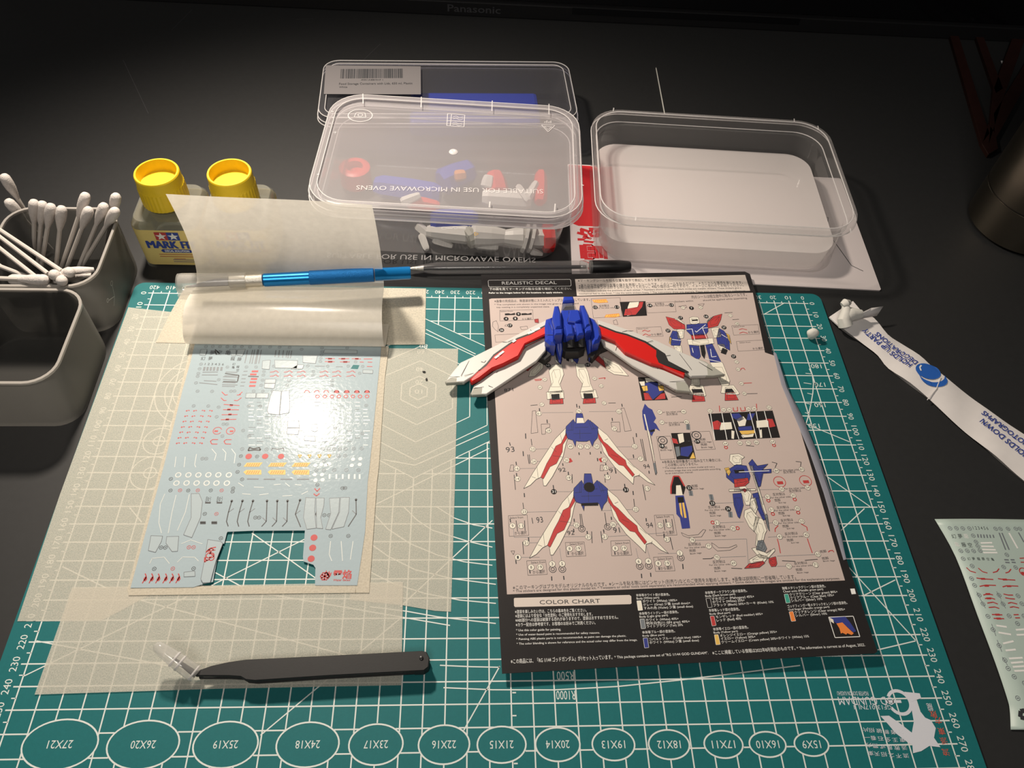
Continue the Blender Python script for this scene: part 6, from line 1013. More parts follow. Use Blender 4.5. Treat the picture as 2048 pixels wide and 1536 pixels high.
def swab(h, f, label):
    """cotton swab from its head h towards the far end f (mm)"""
    h, f = Vector(h), Vector(f)
    ax = (f - h).normalized()
    t = thing('cotton_swab', label, 'cotton swab', tuple(f), 'cotton swabs in the tray')
    b = B()
    b.lathe([(0, 0.7), (0.8, 2.2), (2.5, 3.0), (6, 3.15), (10, 2.9), (14.5, 2.0), (17.5, 1.3)], h, f, 14)
    b.build('cotton_tip', 'cotton', t, True)
    b = B(); b.lathe([(12, 1.3), ((f - h).length, 1.3)], h, f, 8)
    b.build('paper_stick', 'swab_paper', t, True)
    return t
up = [('farthest left and highest of the standing ones', (8, 98), (345, 620), 62, 30), ('second from the left of the standing ones, leaning outward', (60, 400), (360, 710), 50, 25),
      ('third from the left of the standing ones', (385, 395), (390, 960), 52, 14), ('fourth from the left of the standing ones, half hidden behind its neighbour', (485, 412), (440, 980), 50, 14), ('fifth from the left of the standing ones', (585, 438), (490, 1040), 52, 14), ('sixth from the left of the standing ones', (705, 462), (640, 1140), 52, 10),
      ('tall one standing alone at the middle of the tray', (985, 315), (705, 1130), 56, 6), ('fourth from the right of the standing ones', (1020, 480), (770, 1140), 52, 6), ('third from the right of the standing ones', (1195, 435), (905, 1140), 54, 6), ('highest of the pair in the rear right corner', (1325, 332), (1260, 700), 56, 28), ('lower of the pair leaning over the right rim', (1325, 495), (960, 1100), 56, 6)]
hd = [(-499.1,40.2,58),(-499.2,31.5,46),(-483.4,31.8,46),(-479.5,33,44),(-472.2,28.7,46),(-465.5,26.9,46),(-451.9,34.6,50),(-449.1,26.1,46),(-439.8,27.6,48),(-432.8,31.5,52),(-430.6,20.9,50)]
tl_ = [(-497.2,38.9,24),(-495.6,33.8,22),(-496.9,26.7,10),(-493.6,25.2,10),(-490.4,19.4,8),(-481.9,17,6),(-480,19.9,4),(-476.3,19.2,4),(-469,19.4,4),(-451.2,34.5,16),(-465.6,20.6,6)]
for k, (lab, *_r2) in enumerate(up):
    a, c = Vector(hd[k]), Vector(tl_[k])
    e = a + (c - a).normalized() * 72
    if e.z < DESK + 3.5:
        e = a + (c - a) * ((a.z - DESK - 3.5) / (a.z - c.z))
    swab(a, e, 'white cotton swab, ' + lab)
flat = [('crossing from the left edge to the front rim, uppermost', (-519.6,25.6,42), (-455.4,-18.1,37)), ('slanting down from the left edge, second of those crossing the tray', (-512.2,18,40), (-464.5,-17.5,34)),
        ('slanting down from the left edge, third of those crossing the tray', (-513.6,14,36), (-471.1,-18.6,31)), ('slanting down from the left edge, lowest of those crossing the tray', (-512.4,-2.7,32), (-478.1,-14.5,27)),
        ('lying along the front rim with its head at the left', (-482,-26.4,38), (-450.6,-25.8,36)), ('lying along the front rim with stick running left', (-457.1,-29.4,41), (-492.2,-27.6,40)),
('lying under the ball heads with its stick end at the tray corner', (-455.9,-19.6,36), (-440.6,-13.9,34)), ('lying under the ball heads, second stick from the corner', (-460.3,-20.9,35), (-440.4,-17.4,33)),
        ('with ball head end-on at the front rim, nearest the tray corner', (-445.2,-27.2,45), (-473.7,13.3,6)), ('with ball head end-on, second from the tray corner', (-452.6,-29.4,45), (-482.2,11.2,6)),
        ('with ball head end-on, lowest and overhanging the empty tray', (-447.9,-32.8,44), (-475.3,5.2,8)), ('with ball head end-on, leftmost of the four in front', (-459,-31.4,43), (-485.9,5.3,8))]
for lab, a, c in flat:
    swab(a, c, 'cotton swab ' + lab)
b = B()

# ================================================================ plastic food boxes
def place(B_, cx, cy, rot):
    c, s_ = math.cos(rot), math.sin(rot)
    B_.v = [(cx + x * c - y * s_, cy + x * s_ + y * c, z) for x, y, z in B_.v]
    return B_
def rr(w_, d_, r, z):
    return rrect(w_, d_, r, 8, 0, 0, z)
ROT = math.radians(-2.9)
def tub(name, label, cat, cx, cy, rot, w_, d_, zt, z0, taper, mat='clear_plastic'):
    t = thing(name, label, cat, (cx, cy, z0))
    b = B(); r = 22
    b.loft([rr(w_ - 2 * taper - 6, d_ - 2 * taper - 6, r - 6, z0), rr(w_ - 2 * taper, d_ - 2 * taper, r - 4, z0 + 3), rr(w_ - 12, d_ - 12, r - 4, zt - 9), rr(w_ - 8, d_ - 8, r - 3, zt - 8.5), rr(w_ - 7, d_ - 7, r - 3, zt)], True, False)
    place(b, cx, cy, rot).build('body', mat, t, True)
    b = B()
    b.loft([rr(w_ - 7, d_ - 7, r - 3, zt - 0.4), rr(w_ - 4, d_ - 4, r - 1, zt + 0.3), rr(w_ - 1, d_ - 1, r, zt), rr(w_, d_, r, zt - 1.2), rr(w_, d_, r, zt - 4.2)], False, False)
    place(b, cx, cy, rot).build('rim', 'rim_plastic', t, True)
    b = B()
    for q in (rr(w_ - 8, d_ - 8, r - 3, zt - 7.6), rr(w_ + 0.1, d_ + 0.1, r, zt - 4.0), rr(w_ - 6, d_ - 6, r - 2, zt + 0.1)):
        b.tube(q + [q[0]], 0.35, 5)
    place(b, cx, cy, rot).build('rim_bead', 'embossed', t, True)
    return t
# open tub of water on the white card
cx, cy = -51.5, 87.0
ot = tub('open_tub', 'open clear plastic food tub holding water on the white card', 'food tub', cx, cy, ROT, 172, 119, 41, -0.9, 3.5)
b = B()
for x, y0, y1 in ((-70, 56, 60), (62, 56, 60), (78, 48, 53), (-62, -60, -56), (76, -60, -56)):
    b.line((x, y0), (x + 0.6, y1), 0.8, 41.6)
place(b, cx, cy, ROT).build('molding_tab', 'embossed', ot)
b = B()
b.loft([rr(155, 102, 17, -0.3), rr(158, 105, 17, 3), rr(159, 106, 17, 16)], False, True)
wt = tag(place(b, cx, cy, ROT).build('water', 'water', None, True, loc=(cx, cy, -0.3)), 'shallow water standing in the open plastic tub', 'water', kind='stuff')

# lidded box with model parts
bx, by = -234.0, 86.0
pb = tub('parts_box', 'clear lidded food box with model parts, nearest the pen', 'food box', bx, by, ROT, 170, 115, 42, DESK + 0.1, 10)
def lid(parent, cx, cy, rot, w_, d_, z, r, mat, drop=9.0):
    b = B()
    b.loft([rr(w_, d_, r, z - drop), rr(w_ + 0.6, d_ + 0.6, r, z - drop + 1), rr(w_, d_, r, z - 4.5), rr(w_ - 0.8, d_ - 0.8, r, z - 4.0), rr(w_ - 1.6, d_ - 1.6, r, z - 0.8), rr(w_ - 4, d_ - 4, r - 1, z), rr(w_ - 10, d_ - 10, r - 4, z), rr(w_ - 12.5, d_ - 12.5, r - 5, z - 2.2)], False, True)
    L_ = place(b, cx, cy, rot).build('lid', mat, parent, True)
    b = B()
    for q in (rr(w_ - 2, d_ - 2, r, z - 0.2), rr(w_ - 11, d_ - 11, r - 4, z + 0.05), rr(w_ + 0.9, d_ + 0.9, r, z - drop + 0.6), rr(w_ + 0.2, d_ + 0.2, r, z - 4.3)):
        b.tube(q + [q[0]], 0.32, 5)
    place(b, cx, cy, rot).build('lid_bead', 'embossed', L_, True)
    return L_
L1 = lid(pb, bx, by, ROT, 174, 119, 48, 23, 'frosted_lid')
ZL = 46.2
b = B()
b.text('SUITABLE FOR USE IN MICROWAVE OVENS', (-174.4,52.7), (-292.7,52.2), 4.2, ZL)
b.text('PP', (-165,126.2), (-170,126.3), 3.0, ZL)
b.path([(-172.1,121),(-162.7,120.9),(-167.9,113.4)], 0.6, ZL, True); b.path([(-170.2,119.5),(-164.9,119.4),(-167.7,115.6)], 0.4, ZL, True)
b.path([(-237.1,130.9),(-225.2,129.7),(-225.6,116.2),(-237.3,116.9)], 0.6, ZL, True)
b.line((-234.4,130.1), (-235,116.7), 0.6, ZL); b.line((-236.9,122.6), (-225.4,122.1), 0.6, ZL)
for q in [[(-233.3,127.1),(-231.1,128.3),(-228.9,126.2),(-226.2,127.4)],[(-233.2,124.8),(-231.1,125.9),(-228.9,123.9),(-226.2,125.1)],[(-233.7,119.9),(-231.5,121.1),(-229.4,119.1),(-226.7,120.2)],[(-233.6,118),(-231.5,119.1),(-229.3,117.1),(-226.7,118.3)]]:
    b.path(q, 0.5, ZL)
c = (-296.9,125.8)
b.ring(c, 8.2, 7.0, 0.7, ZL, 30); b.path([(c[0] - 4, c[1] - 2), (c[0] - 3, c[1] + 3), (c[0] + 3, c[1] + 3), (c[0] + 4, c[1] - 2)], 0.5, ZL, True); b.ring((c[0], c[1] + 0.5), 1.6, 1.6, 0.5, ZL, 10)
for a, c in [((-296.9,148.2),(-295.7,136.7)),((-255.9,146.6),(-255.6,134.2)),((-206,144.7),(-206.4,132.4)),((-165.9,142.8),(-166.6,130.3)),((-167.7,36.6),(-168.6,28.8)),((-208.6,37.3),(-209,31.8)),((-149.7,55.6),(-148.2,54.9)),((-316.5,126.6),(-314.9,126.3)),((-317.9,59.3),(-316.5,59.8))]:
    b.line(a, c, 0.8, 48.3)
b.build('embossed_lettering', 'embossed', L1)
b = B(); c = (-232.3,88.8)
b.lathe([(0, 3.0), (0.5, 2.6), (0.9, 1.2), (0.6, 0.6)], (c[0], c[1], ZL - 0.2), (c[0], c[1], ZL + 1), 16); b.build('gate_dimple', 'embossed', L1, True)
b = B()
random.seed(12)
for (x, y), r_ in zip([(-311.8,106.3),(-219.5,144.3),(-150.9,88.4)], (1.4, 1.5, 1.3)) if True else zip([(-313.6,89.4),(-312.2,82.1),(-311.8,106.3),(-219.5,144.3),(-150.9,88.4),(-190.3,144.5),(-291.8,85.4),(-280.5,98.4),(-267.3,85.6),(-250.5,75),(-222.9,58),(-180.7,85.1),(-196.2,66)], (1.1, .8, 1.4, 1.5, 1.3, .8, 1.2, 1.0, 1.0, 1.4, .8, 1.0, 1.0)):
    b.lathe([(0, r_), (0.4, r_ * 0.8), (0.7, r_ * 0.3)], (x, y, 46.0), (x, y, 48), 10)
b.build('water_drops', 'canopy_clear', L1, True)
b = B(); b.text('SUITABLE FOR USE IN MICROWAVE OVENS', (-315.3,37.7), (-176.5,36.7), 4.6, 0, flip=True)
b.v = [(x, y, 1.2) for x, y, z in b.v]
b.build('base_lettering', 'embossed', pb)

# low case behind, with barcode label
rx, ry = -238.0, 188.0
RR = math.radians(2.6)
rc = thing('lidded_case', 'dim clear lidded case with a barcode label behind the parts box', 'plastic case', (rx, ry, DESK))
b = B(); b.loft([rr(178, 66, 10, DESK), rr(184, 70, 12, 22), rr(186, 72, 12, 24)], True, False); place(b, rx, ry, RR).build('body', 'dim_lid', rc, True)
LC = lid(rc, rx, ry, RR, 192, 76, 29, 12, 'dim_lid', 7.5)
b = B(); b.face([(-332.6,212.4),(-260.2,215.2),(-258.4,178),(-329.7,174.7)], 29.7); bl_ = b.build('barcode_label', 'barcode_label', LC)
b = B()
random.seed(3)
x = 260.0
bars = [(-319.7,195.3),(-272.3,198.6),(-320.6,207.8)]
u0, u1, v1 = Vector(bars[0]), Vector(bars[1]), Vector(bars[2])
t_ = 0.0
while t_ < 0.985:
    wd = random.choice((0.004, 0.007, 0.011, 0.016))
    p = u0 + (u1 - u0) * t_; q = u0 + (u1 - u0) * min(1, t_ + wd)
    dv = (v1 - u0)
    b.face([tuple(p), tuple(q), tuple(q + dv), tuple(p + dv)], 29.85)
    t_ += wd + random.choice((0.005, 0.008, 0.012))
b.text('X001A8BMH7 1', (-304.1,193.5), (-287.8,194.4), 1.6, 29.85)
b.text('Food Storage Containers with Lids, 650 ml, Plastic', (-319.8,186.9), (-265.3,190.7), 2.6, 29.85)
b.text('White', (-319.4,182.8), (-313.4,183.4), 2.2, 29.85)
b.build('barcode_printing', 'ink_dark', bl_)
bs = B(); bs.box(-40, 60, -22, 18, DESK + 3, 15)
bs = tag(place(bs, rx + 10, ry, RR).build('blue_runner', 'model_blue', None, loc=(rx + 10, ry, DESK + 3)), 'dark blue plastic frame lying inside the barcode case', 'plastic part')
bevel(bs, 3)

# ================================================================ model parts inside the lidded box
def blk(t, name, mat, a, c, r0, r1, n=6):
    """faceted limb segment from a to c"""
    b = B(); L_ = (Vector(c) - Vector(a)).length
    b.lathe([(0, r0 * 0.75), (L_ * 0.12, r0), (L_ * 0.55, (r0 + r1) / 2 * 1.06), (L_ * 0.9, r1), (L_, r1 * 0.75)], a, c, n)
    return b.build(name, mat, t)
lg = thing('jointed_leg_model', 'white jointed toy leg with a red foot lying at the front of the parts box', 'model kit part', (-190, 42, 0))
z = 9
k1 = [(-249.6,52,9),(-237.5,45.8,9),(-223.4,44.6,9),(-220,47.7,10),(-197.9,46.7,10),(-194.4,47.9,9),(-185.2,47.3,9),(-177.3,46.5,10),(-168.8,45.9,10),(-164.2,46.9,10)]
blk(lg, 'thigh_plate', 'model_white', k1[0], k1[3], 5.0, 6.2, 9)
blk(lg, 'knee_collar', 'model_grey', k1[2], (-217.7,47.8,10), 7.0, 7.4, 12)
blk(lg, 'shin', 'model_white', k1[3], (-195,46.8,10), 8.4, 5.4, 12)
blk(lg, 'calf', 'model_white', (-202.4,46.6,10), (-183.6,46.3,10), 4.6, 7.6, 12)
b = B()
for k in (0, 1):
    p = (-184.8,46.3,10)
    b.lathe([(0, 9.6), (2, 10.0), (2.2, 9.4)], (p[0] + 4.2 * k, p[1], p[2]), (p[0] + 4.2 * k + 5, p[1] - 0.6, p[2] - 1), 8)
b.build('ankle_guard', 'model_white', lg)
blk(lg, 'ankle', 'model_white', (-180.2,46.4,10), k1[8], 6.5, 6.4, 6)
blk(lg, 'foot', 'model_red', (-172.4,47.3,9), (-163.7,48,9), 9.6, 9.0, 8)
blk(lg, 'heel_spur', 'model_white', (-179.9,40.7,3), (-171.6,39.1,2), 3.0, 1.5, 5)
b = B(); q = [(-217.8,41.9),(-215.3,40.4),(-217.7,38.7)]; b.path(q, 0.5, 18.3, True); b.build('triangle_mark', 'ink_yellow', lg)
blk(lg, 'hip_fin', 'model_white', (-256.6,57.6,9), (-248.5,51.2,6), 3.4, 3.0, 5)
blk(lg, 'hip_fin', 'model_white', (-253.7,51.8,6), (-249.4,40.4,3), 2.6, 2.2, 5)
blk(lg, 'side_plate', 'model_white', (-245.6,48.2,5), (-232.5,44.2,3), 3.0, 2.0, 5)
blk(lg, 'calf_plate', 'model_white', (-216.5,43.9,6), (-201.7,42.9,5), 4.0, 3.4, 6)

pn = thing('torso_model', 'blue toy body section behind the white leg in the parts box', 'model kit part', (-225, 60, 0))
blk(pn, 'blue_armor', 'model_blue', (-247.4,57.9,12), (-215.5,58.9,12), 8.5, 8.0, 8)
b = B()
q = [(-237.2,43.7),(-234.8,43.8)]
for x in ((-237.8,42.7), (-230.6,43.4)):
    b.ring(x, 1.6, 1.2, 0.3, 20.6, 10); b.line((x[0] + 2, x[1]), (x[0] + 7, x[1]), 0.6, 20.6)
b.build('white_decal', 'ink_white', pn)
a1 = thing('limb_model', 'white toy limb with red shoulder near the far corner of the parts box', 'model kit part', (-175, 65, 8))
blk(a1, 'limb', 'model_white', (-212.8,69.9,24), (-179.8,67.6,24), 6, 6, 7)
blk(a1, 'limb', 'model_white', (-183.6,62.8,28), (-176.5,77.2,32), 3.2, 2.6, 6)
blk(a1, 'clip', 'model_white', (-189.2,73.2,32), (-182.2,60.4,30), 2.2, 2.2, 5)
blk(a1, 'red_armor', 'model_red', (-174.4,63.7,26), (-172.6,90.5,30), 5.0, 4.0, 6)
a2 = thing('foot_model', 'red and white toy foot standing in the middle of the parts box', 'model kit part', (-190, 70, 8))
blk(a2, 'red_shell', 'model_red', (-202.4,76.1,22), (-204.8,89.3,30), 8.5, 6, 7)
blk(a2, 'white_shell', 'model_white', (-209.4,77.2,26), (-207.8,83.1,32), 5.0, 4, 7)
a3 = thing('shoulder_model', 'small red and white toy shoulder by the front wall of the parts box', 'model kit part', (-255, 58, 6))
blk(a3, 'red_block', 'model_red', (-262.5,65.9,22), (-241.8,66.5,18), 5.0, 4.0, 6)
blk(a3, 'white_block', 'model_white', (-266.4,62.6,24), (-254,66.1,28), 3.5, 2.5, 6)
a4 = thing('cylinder_model', 'hazy red toy cylinder at the far left of the parts box', 'model kit part', (-290, 90, 4))
b = B(); c = (-302.7,109.7,14)
b.lathe([(0, 9), (1, 11), (14, 11), (15, 9), (15, 6), (10, 6)], (c[0], c[1], 1), (c[0], c[1], 20), 16); b.build('barrel', 'model_red', a4, True)
b = B(); b.lathe([(0, 5.8), (9, 5.8)], (c[0], c[1], 1), (c[0], c[1], 20), 12); b.build('core', 'model_blue', a4, True)
a5 = thing('chest_model', 'hazy orange and blue toy chest piece in the parts box', 'model kit part', (-225, 85, 4))
blk(a5, 'blue_shell', 'model_blue', (-241.7,96.6,14), (-219.9,111.2,14), 10, 9, 7)
blk(a5, 'orange_vent', 'model_orange', (-231.6,88.8,26), (-224.2,90.7,26), 4, 3.5, 6)
a6 = thing('armor_model', 'blue toy armor plate lying under the lid lettering in the parts box', 'model kit part', (-270, 70, 4))
blk(a6, 'plate', 'model_blue', (-287.4,94,12), (-241.5,85.7,12), 8, 8, 6)

# ================================================================ white card under the tub
cd = [(-142.9,71.8),(67,135.8),(61.8,14.7)]
P0 = (-147.5, 140.5); U_ = Vector((0.9991, -0.0419)); V_ = Vector((-0.0419, -0.9991))
def cpt(u, v):
    q = Vector(P0) + U_ * u + V_ * v
    return (q.x, q.y)
b = B(); b.prism([(*cpt(u, v), -1.1) for u, v in ((1, 0), (209, 0), (210, 1), (210, 116.5), (209, 117.5), (1, 117.5), (0, 116.5), (0, 1))], 0.9)
cdo = tag(b.build('decal_package_card', 'card_white', loc=(*cpt(105, 60), -2.0)), 'white package card with red block and red writing under the tub', 'card')
ZC = -1.04
b = B()
b.face([cpt(u, v) for u, v in ((1, 1), (34, 1), (34, 70), (24, 68), (6, 68.5), (1, 66))], ZC)
b.text('雪焰', cpt(23.5, 101.5), cpt(22.5, 69.5), 14.5, ZC, bold=0.035)
c = cpt(17, 109)
for k in range(6):
    a = math.radians(60 * k + 10)
    b.line(c, (c[0] + 6.0 * math.cos(a), c[1] + 6.0 * math.sin(a)), 1.6, ZC)
b.path([cpt(8, 103), cpt(14, 106), cpt(19, 102)], 1.2, ZC); b.path([cpt(20, 107), cpt(27, 103), cpt(30, 106)], 2.0, ZC)
b.build('red_printing', 'card_red', cdo)
b = B(); b.path([cpt(188, 70), cpt(195, 95), cpt(202, 100)], 0.5, ZC); b.path([cpt(184, 48), cpt(190, 46), cpt(188, 52)], 0.4, ZC); b.build('fold_line', 'ink_dark', cdo)

# ================================================================ hobby knife
ka, kb = Vector((-397.0, -10.0, 18.8)), Vector((-259.0, 4.0, 18.0))
kx = (kb - ka).normalized()
kn = thing('hobby_knife', 'blue metal hobby knife with clear blade cap lying on the curled paper', 'knife', tuple(ka))
at = lambda t_: tuple(ka + kx * t_)
b = B(); b.lathe([(0, 3.4), (0.4, 4.1), (42, 4.2)], at(50.5), tuple(kb), 20); b.build('grip', 'knife_blue', kn, True)
b = B()
b.lathe([(0, 4.2), (0.3, 4.45), (39, 4.45), (39.3, 4.2)], at(78), tuple(kb), 28); b.build('knurled_grip', 'knife_knurl', kn, True)
b = B(); b.lathe([(0, 4.2), (0.3, 4.0), (21, 4.0), (22, 3.7)], at(118), tuple(kb), 20); b.build('butt', 'knife_blue', kn, True)
b = B(); b.lathe([(0, 3.2), (0.6, 3.9), (20, 4.0), (20.4, 3.4)], at(30), tuple(kb), 28); b.build('collet', 'silver', kn, True)
b = B()
p0, p1 = Vector(at(31)), Vector(at(5))
sd = Vector((-kx.y, kx.x, 0))
q = [p0 + sd * 3, p0 - sd * 3, p0 - sd * 3 - kx * 8, p1 - sd * 2.6, p0 - kx * 10 + sd * 3]
b.loft([[tuple(v + Vector((0, 0, -0.3))) for v in q], [tuple(v + Vector((0, 0, 0.3))) for v in q]]); b.build('blade', 'steel_blade', kn)
b = B(); b.lathe([(0, 5.6), (0.6, 6.5), (3, 6.7), (40, 5.2), (40.3, 4.9), (39.5, 4.6), (3, 5.9), (1.2, 5.6)], at(0), tuple(kb), 24); b.build('blade_cap', 'clear_cap', kn, True)
b = B()
pz = Vector(at(0.6))
b.box(-2.6, 2.6, -0.6, 0.6, -8.6, -5.0)
b.v = [(pz.x + 4 + x * 2.0, pz.y - 4.0 + y, pz.z + z_) for x, y, z_ in b.v]
b.build('cap_tab', 'clear_cap', kn)

# ================================================================ ballpoint pen
pa, pb_ = Vector((-262.0, 23.2, 2.4)), Vector((-112.4, 29.0, 2.4))
px_ = (pb_ - pa).normalized()
pe = thing('ballpoint_pen', 'clear ballpoint pen with black cap between the parts box and booklet', 'pen', tuple(pa))
at = lambda t_: tuple(pa + px_ * t_)
b = B(); b.lathe([(0, 0.35), (1.2, 0.5), (4, 1.3), (9, 1.8), (11, 2.2)], at(0), tuple(pb_), 12); b.build('metal_tip', 'silver', pe, True)
b = B(); b.lathe([(0, 2.0), (10, 3.6), (14, 4.1), (112, 4.2), (112.4, 3.8)], at(7), tuple(pb_), 14); b.build('barrel', 'clear_plastic', pe, True)
b = B(); b.lathe([(0, 1.3), (110, 1.3)], at(9), tuple(pb_), 10); b.build('ink_tube', 'ink_tube', pe, True)
b = B(); b.lathe([(0, 4.3), (1, 4.5), (8, 4.5), (8.5, 4.0)], at(115), tuple(pb_), 18); b.build('collar', 'clear_cap', pe, True)
b = B(); b.lathe([(0, 4.2), (1, 4.5), (20, 4.3), (26, 3.7), (27.5, 3.2), (27.8, 2.2)], at(121.5), tuple(pb_), 18); b.build('cap', 'black_plastic', pe, True)

# ================================================================ tweezers
tw = thing('tweezers', 'black flat tweezers with a clear tip cap on the masking paper', 'tweezers', (-295, -235, 0))
arm_px = [(-341.7,-236.6),(-335.3,-234.2),(-327.8,-232.5),(-320.2,-231.5),(-283,-230.1),(-241.1,-228.3),(-238.9,-228.9),(-237.5,-231.6),(-237.8,-235.7),(-239.8,-237.3),(-282,-239.1),(-314.7,-240.9),(-318.7,-240.5),(-321.3,-239.1),(-326.7,-238.7),(-341.1,-238.5)]
b = B(); b.prism([(*p, 8.4 - 2.2 * (p[0] > -255) * 0) for p in arm_px], 1.7, 0.35); b.build('upper_arm', 'tweezer_black', tw)
b = B(); b.prism([(p[0], p[1] + 0.5, 3.2) for p in arm_px], 1.7, 0.35); b.build('lower_arm', 'tweezer_black', tw)
xs_ = sorted(arm_px)[-6:]
b = B(); b.prism([(*p, 6.9) for p in [(-245.1,-228.7),(-239.1,-228.9),(-237.7,-231.6),(-238,-235.7),(-240,-237.1),(-244.2,-237.2)]], 5.4); b.build('joined_tail', 'tweezer_black', tw)
c0, c1 = Vector((-341.3,-237.6,6.5)), Vector((-359.5,-226.7,15))
b = B(); b.lathe([(0, 1.5), (8, 1.0), (13, 0.4)], c0, c1, 8); b.build('bent_tip', 'tweezer_black', tw, True)
b = B(); L_ = (c1 - c0).length
b.lathe([(0, 3.4), (0.5, 3.7), (10, 3.6), (11, 3.5), (L_ - 4, 2.9), (L_ - 1.2, 2.4), (L_, 1.2)], c0, c1, 18); b.build('tip_cap', 'tip_plastic', tw, True)
b = B()
for t_ in (1.0, 8.5, 11.5):
    p = c0 + (c1 - c0).normalized() * t_
    b.lathe([(0, 3.6), (0.3, 3.85), (0.7, 3.85), (1.0, 3.6)], p, c1, 18)
b.build('cap_ridge', 'embossed', tw, True)
p = (-241.2,-231.7)
b = B(); b.lathe([(0, 1.0), (0.5, 0.9), (0.7, 0.4)], (p[0], p[1], 8.3), (p[0], p[1], 12), 10); b.build('rivet', 'black_plastic', tw, True)

# ================================================================ putty lump, crumbs, needle
def lump(name, c, rx_, ry_, rz_, mat, label, cat, seed=1, n=12):
    random.seed(seed)
    b = B(); rings = []
    ph = [random.uniform(0, 6) for _ in range(6)]
    for i in range(1, n):
        th = math.pi * i / n
        ring = []
        for k in range(16):
            a = 2 * math.pi * k / 16
            w_ = 1 + 0.10 * math.sin(2 * a + ph[0] + th * 2) + 0.07 * math.sin(3 * a + ph[1] - th * 3) + 0.05 * math.sin(5 * th + ph[2])
            ring.append((c[0] + rx_ * w_ * math.sin(th) * math.cos(a), c[1] + ry_ * w_ * math.sin(th) * math.sin(a), c[2] + rz_ - rz_ * math.cos(th) * (1.0 if math.cos(th) < 0 else 0.98)))
        rings.append(ring)
    b.loft(rings)
    return tag(b.build(name, mat, smooth=True, loc=c), label, cat)
lump('putty_lump', (-3.5,-29.7,0), 3.6, 3.4, 4.2, 'putty', 'small white lump of putty on the mat ruler', 'putty', 5)
lump('dark_crumb', (-247.4,-60.7,0.3), 0.9, 0.6, 0.5, 'model_dark', 'tiny dark crumb on the masking paper near the hexagons', 'crumb', 2, 6)
lump('dark_crumb', (-245.7,-66.3,0.3), 0.7, 0.9, 0.5, 'model_dark', 'second tiny dark crumb, nearer the hexagon center', 'crumb', 3, 6)
na, nb = (-61,276.1,-1.5), (-63,209.9,-1.5)
b = B(); b.lathe([(0, 0.15), (2, 0.45), (66, 0.5), (68, 0.5)], na, nb, 8)
b.build('wire', 'putty', None, True, loc=na)
nd = bpy.data.objects['wire']; nd.name = 'metal_needle'
tag(nd, 'thin pale needle lying on the dark desk behind the tub', 'needle')

# ================================================================ folded paper packet of adhesive putty
pk = thing('putty_packet', 'crumpled white paper packet with blue printing lying across the dark desk', 'packet', (60, -60, DESK))
lo_e = smoothpath([(15.3,-15.9),(21.9,-26.2),(30.2,-34.6),(36.3,-43.4),(40.1,-53.7),(49.2,-65.7),(58,-77.4),(66.1,-92.3),(74.7,-104.7),(82.6,-117.7),(90.2,-129.6),(98.2,-141.7)], 3)
up_e = smoothpath([(33.4,-5.4),(43.3,-12.4),(48,-26.3),(55.7,-33),(63.1,-43),(68.5,-52.7),(74.7,-62.2),(84.3,-73.6),(91.9,-84.6),(100.8,-95.9),(109.3,-107.3),(116.7,-118.5)], 3)
NT = len(lo_e) - 1
cls = [((a[0] + c[0]) / 2, (a[1] + c[1]) / 2) for a, c in zip(lo_e, up_e)]
def pk_z(t_, s_):
    u = t_ * 12
    return DESK + 3.4 + 0.7 * math.sin(u * 1.3 + 0.5) + 0.4 * math.sin(u * 2.9 + s_ * 1.5) - 1.0 * s_ * s_
def pk_frame(i):
    c, n_ = Vector(cls[i]), (Vector(up_e[i]) - Vector(lo_e[i])) / 2
    return c, n_
b = B(); rings = []
for i in range(NT + 1):
    t_ = i / NT
    c, n_ = pk_frame(i)
    ring = []
    for s_ in (-1, -0.75, -0.4, 0, 0.4, 0.75, 1):
        q = c + n_ * s_
        ring.append((q.x, q.y, pk_z(t_, s_)))
    for s_ in (0.9, 0.4, -0.4, -0.9):
        q = c + n_ * s_
        ring.append((q.x, q.y, DESK + 0.3 + 0.3 * (1 + math.sin(t_ * 13 + s_))))
    rings.append(ring)
b.loft(rings)
sl = b.build('paper_sleeve', 'packet_paper', pk, True)
def pk_surf(x, y):
    i = min(range(NT + 1), key=lambda i: (cls[i][0] - x) ** 2 + (cls[i][1] - y) ** 2)
    best = 0.0
    for j in (i - 1, i, i + 1):
        if 0 <= j <= NT:
            c, n_ = pk_frame(j)
            best = max(best, pk_z(j / NT, max(-1, min(1, (Vector((x, y)) - c).dot(n_) / n_.length_squared))))
    return best + 0.3
b = B()
b.text('HOLDS UP PARTY', (55.1,-52), (34,-22.5), 4.1, 0, bold=0.015, zf=pk_surf)
b.text('DECORATIONS', (59.6,-49.8), (41.4,-25), 4.1, 0, bold=0.015, zf=pk_surf)
b.text('HOLDS DOWN', (102.4,-118.4), (85.1,-92), 4.2, 0, bold=0.015, zf=pk_surf)
b.text('PHOTOGRAPHS', (107.3,-111.9), (88.7,-85.6), 4.2, 0, bold=0.015, zf=pk_surf)
b.build('blue_lettering', 'ink_navy', sl)
b = B()
c = (63.4,-57)
b.disc(c, 8.0, 6.4, 0, 24)
c2 = (65,-62.3)
pts = []
for k in range(25):
    a = math.radians(150 + k * 200 / 24)
    pts.append((c2[0] + 8.6 * math.cos(a), c2[1] + 6.8 * math.sin(a)))
for k in range(25):
    a = math.radians(350 - k * 190 / 24)
    pts.append((c[0] + 1.2 + 8.8 * math.cos(a), c[1] - 1.2 + 7.4 * math.sin(a)))
b.face(pts, 0)
b.v = [(x, y, pk_surf(x, y)) for x, y, z_ in b.v]
b.build('blue_emblem', 'ink_bright_blue', sl)
b = B(); c = (61.7,-54.9)
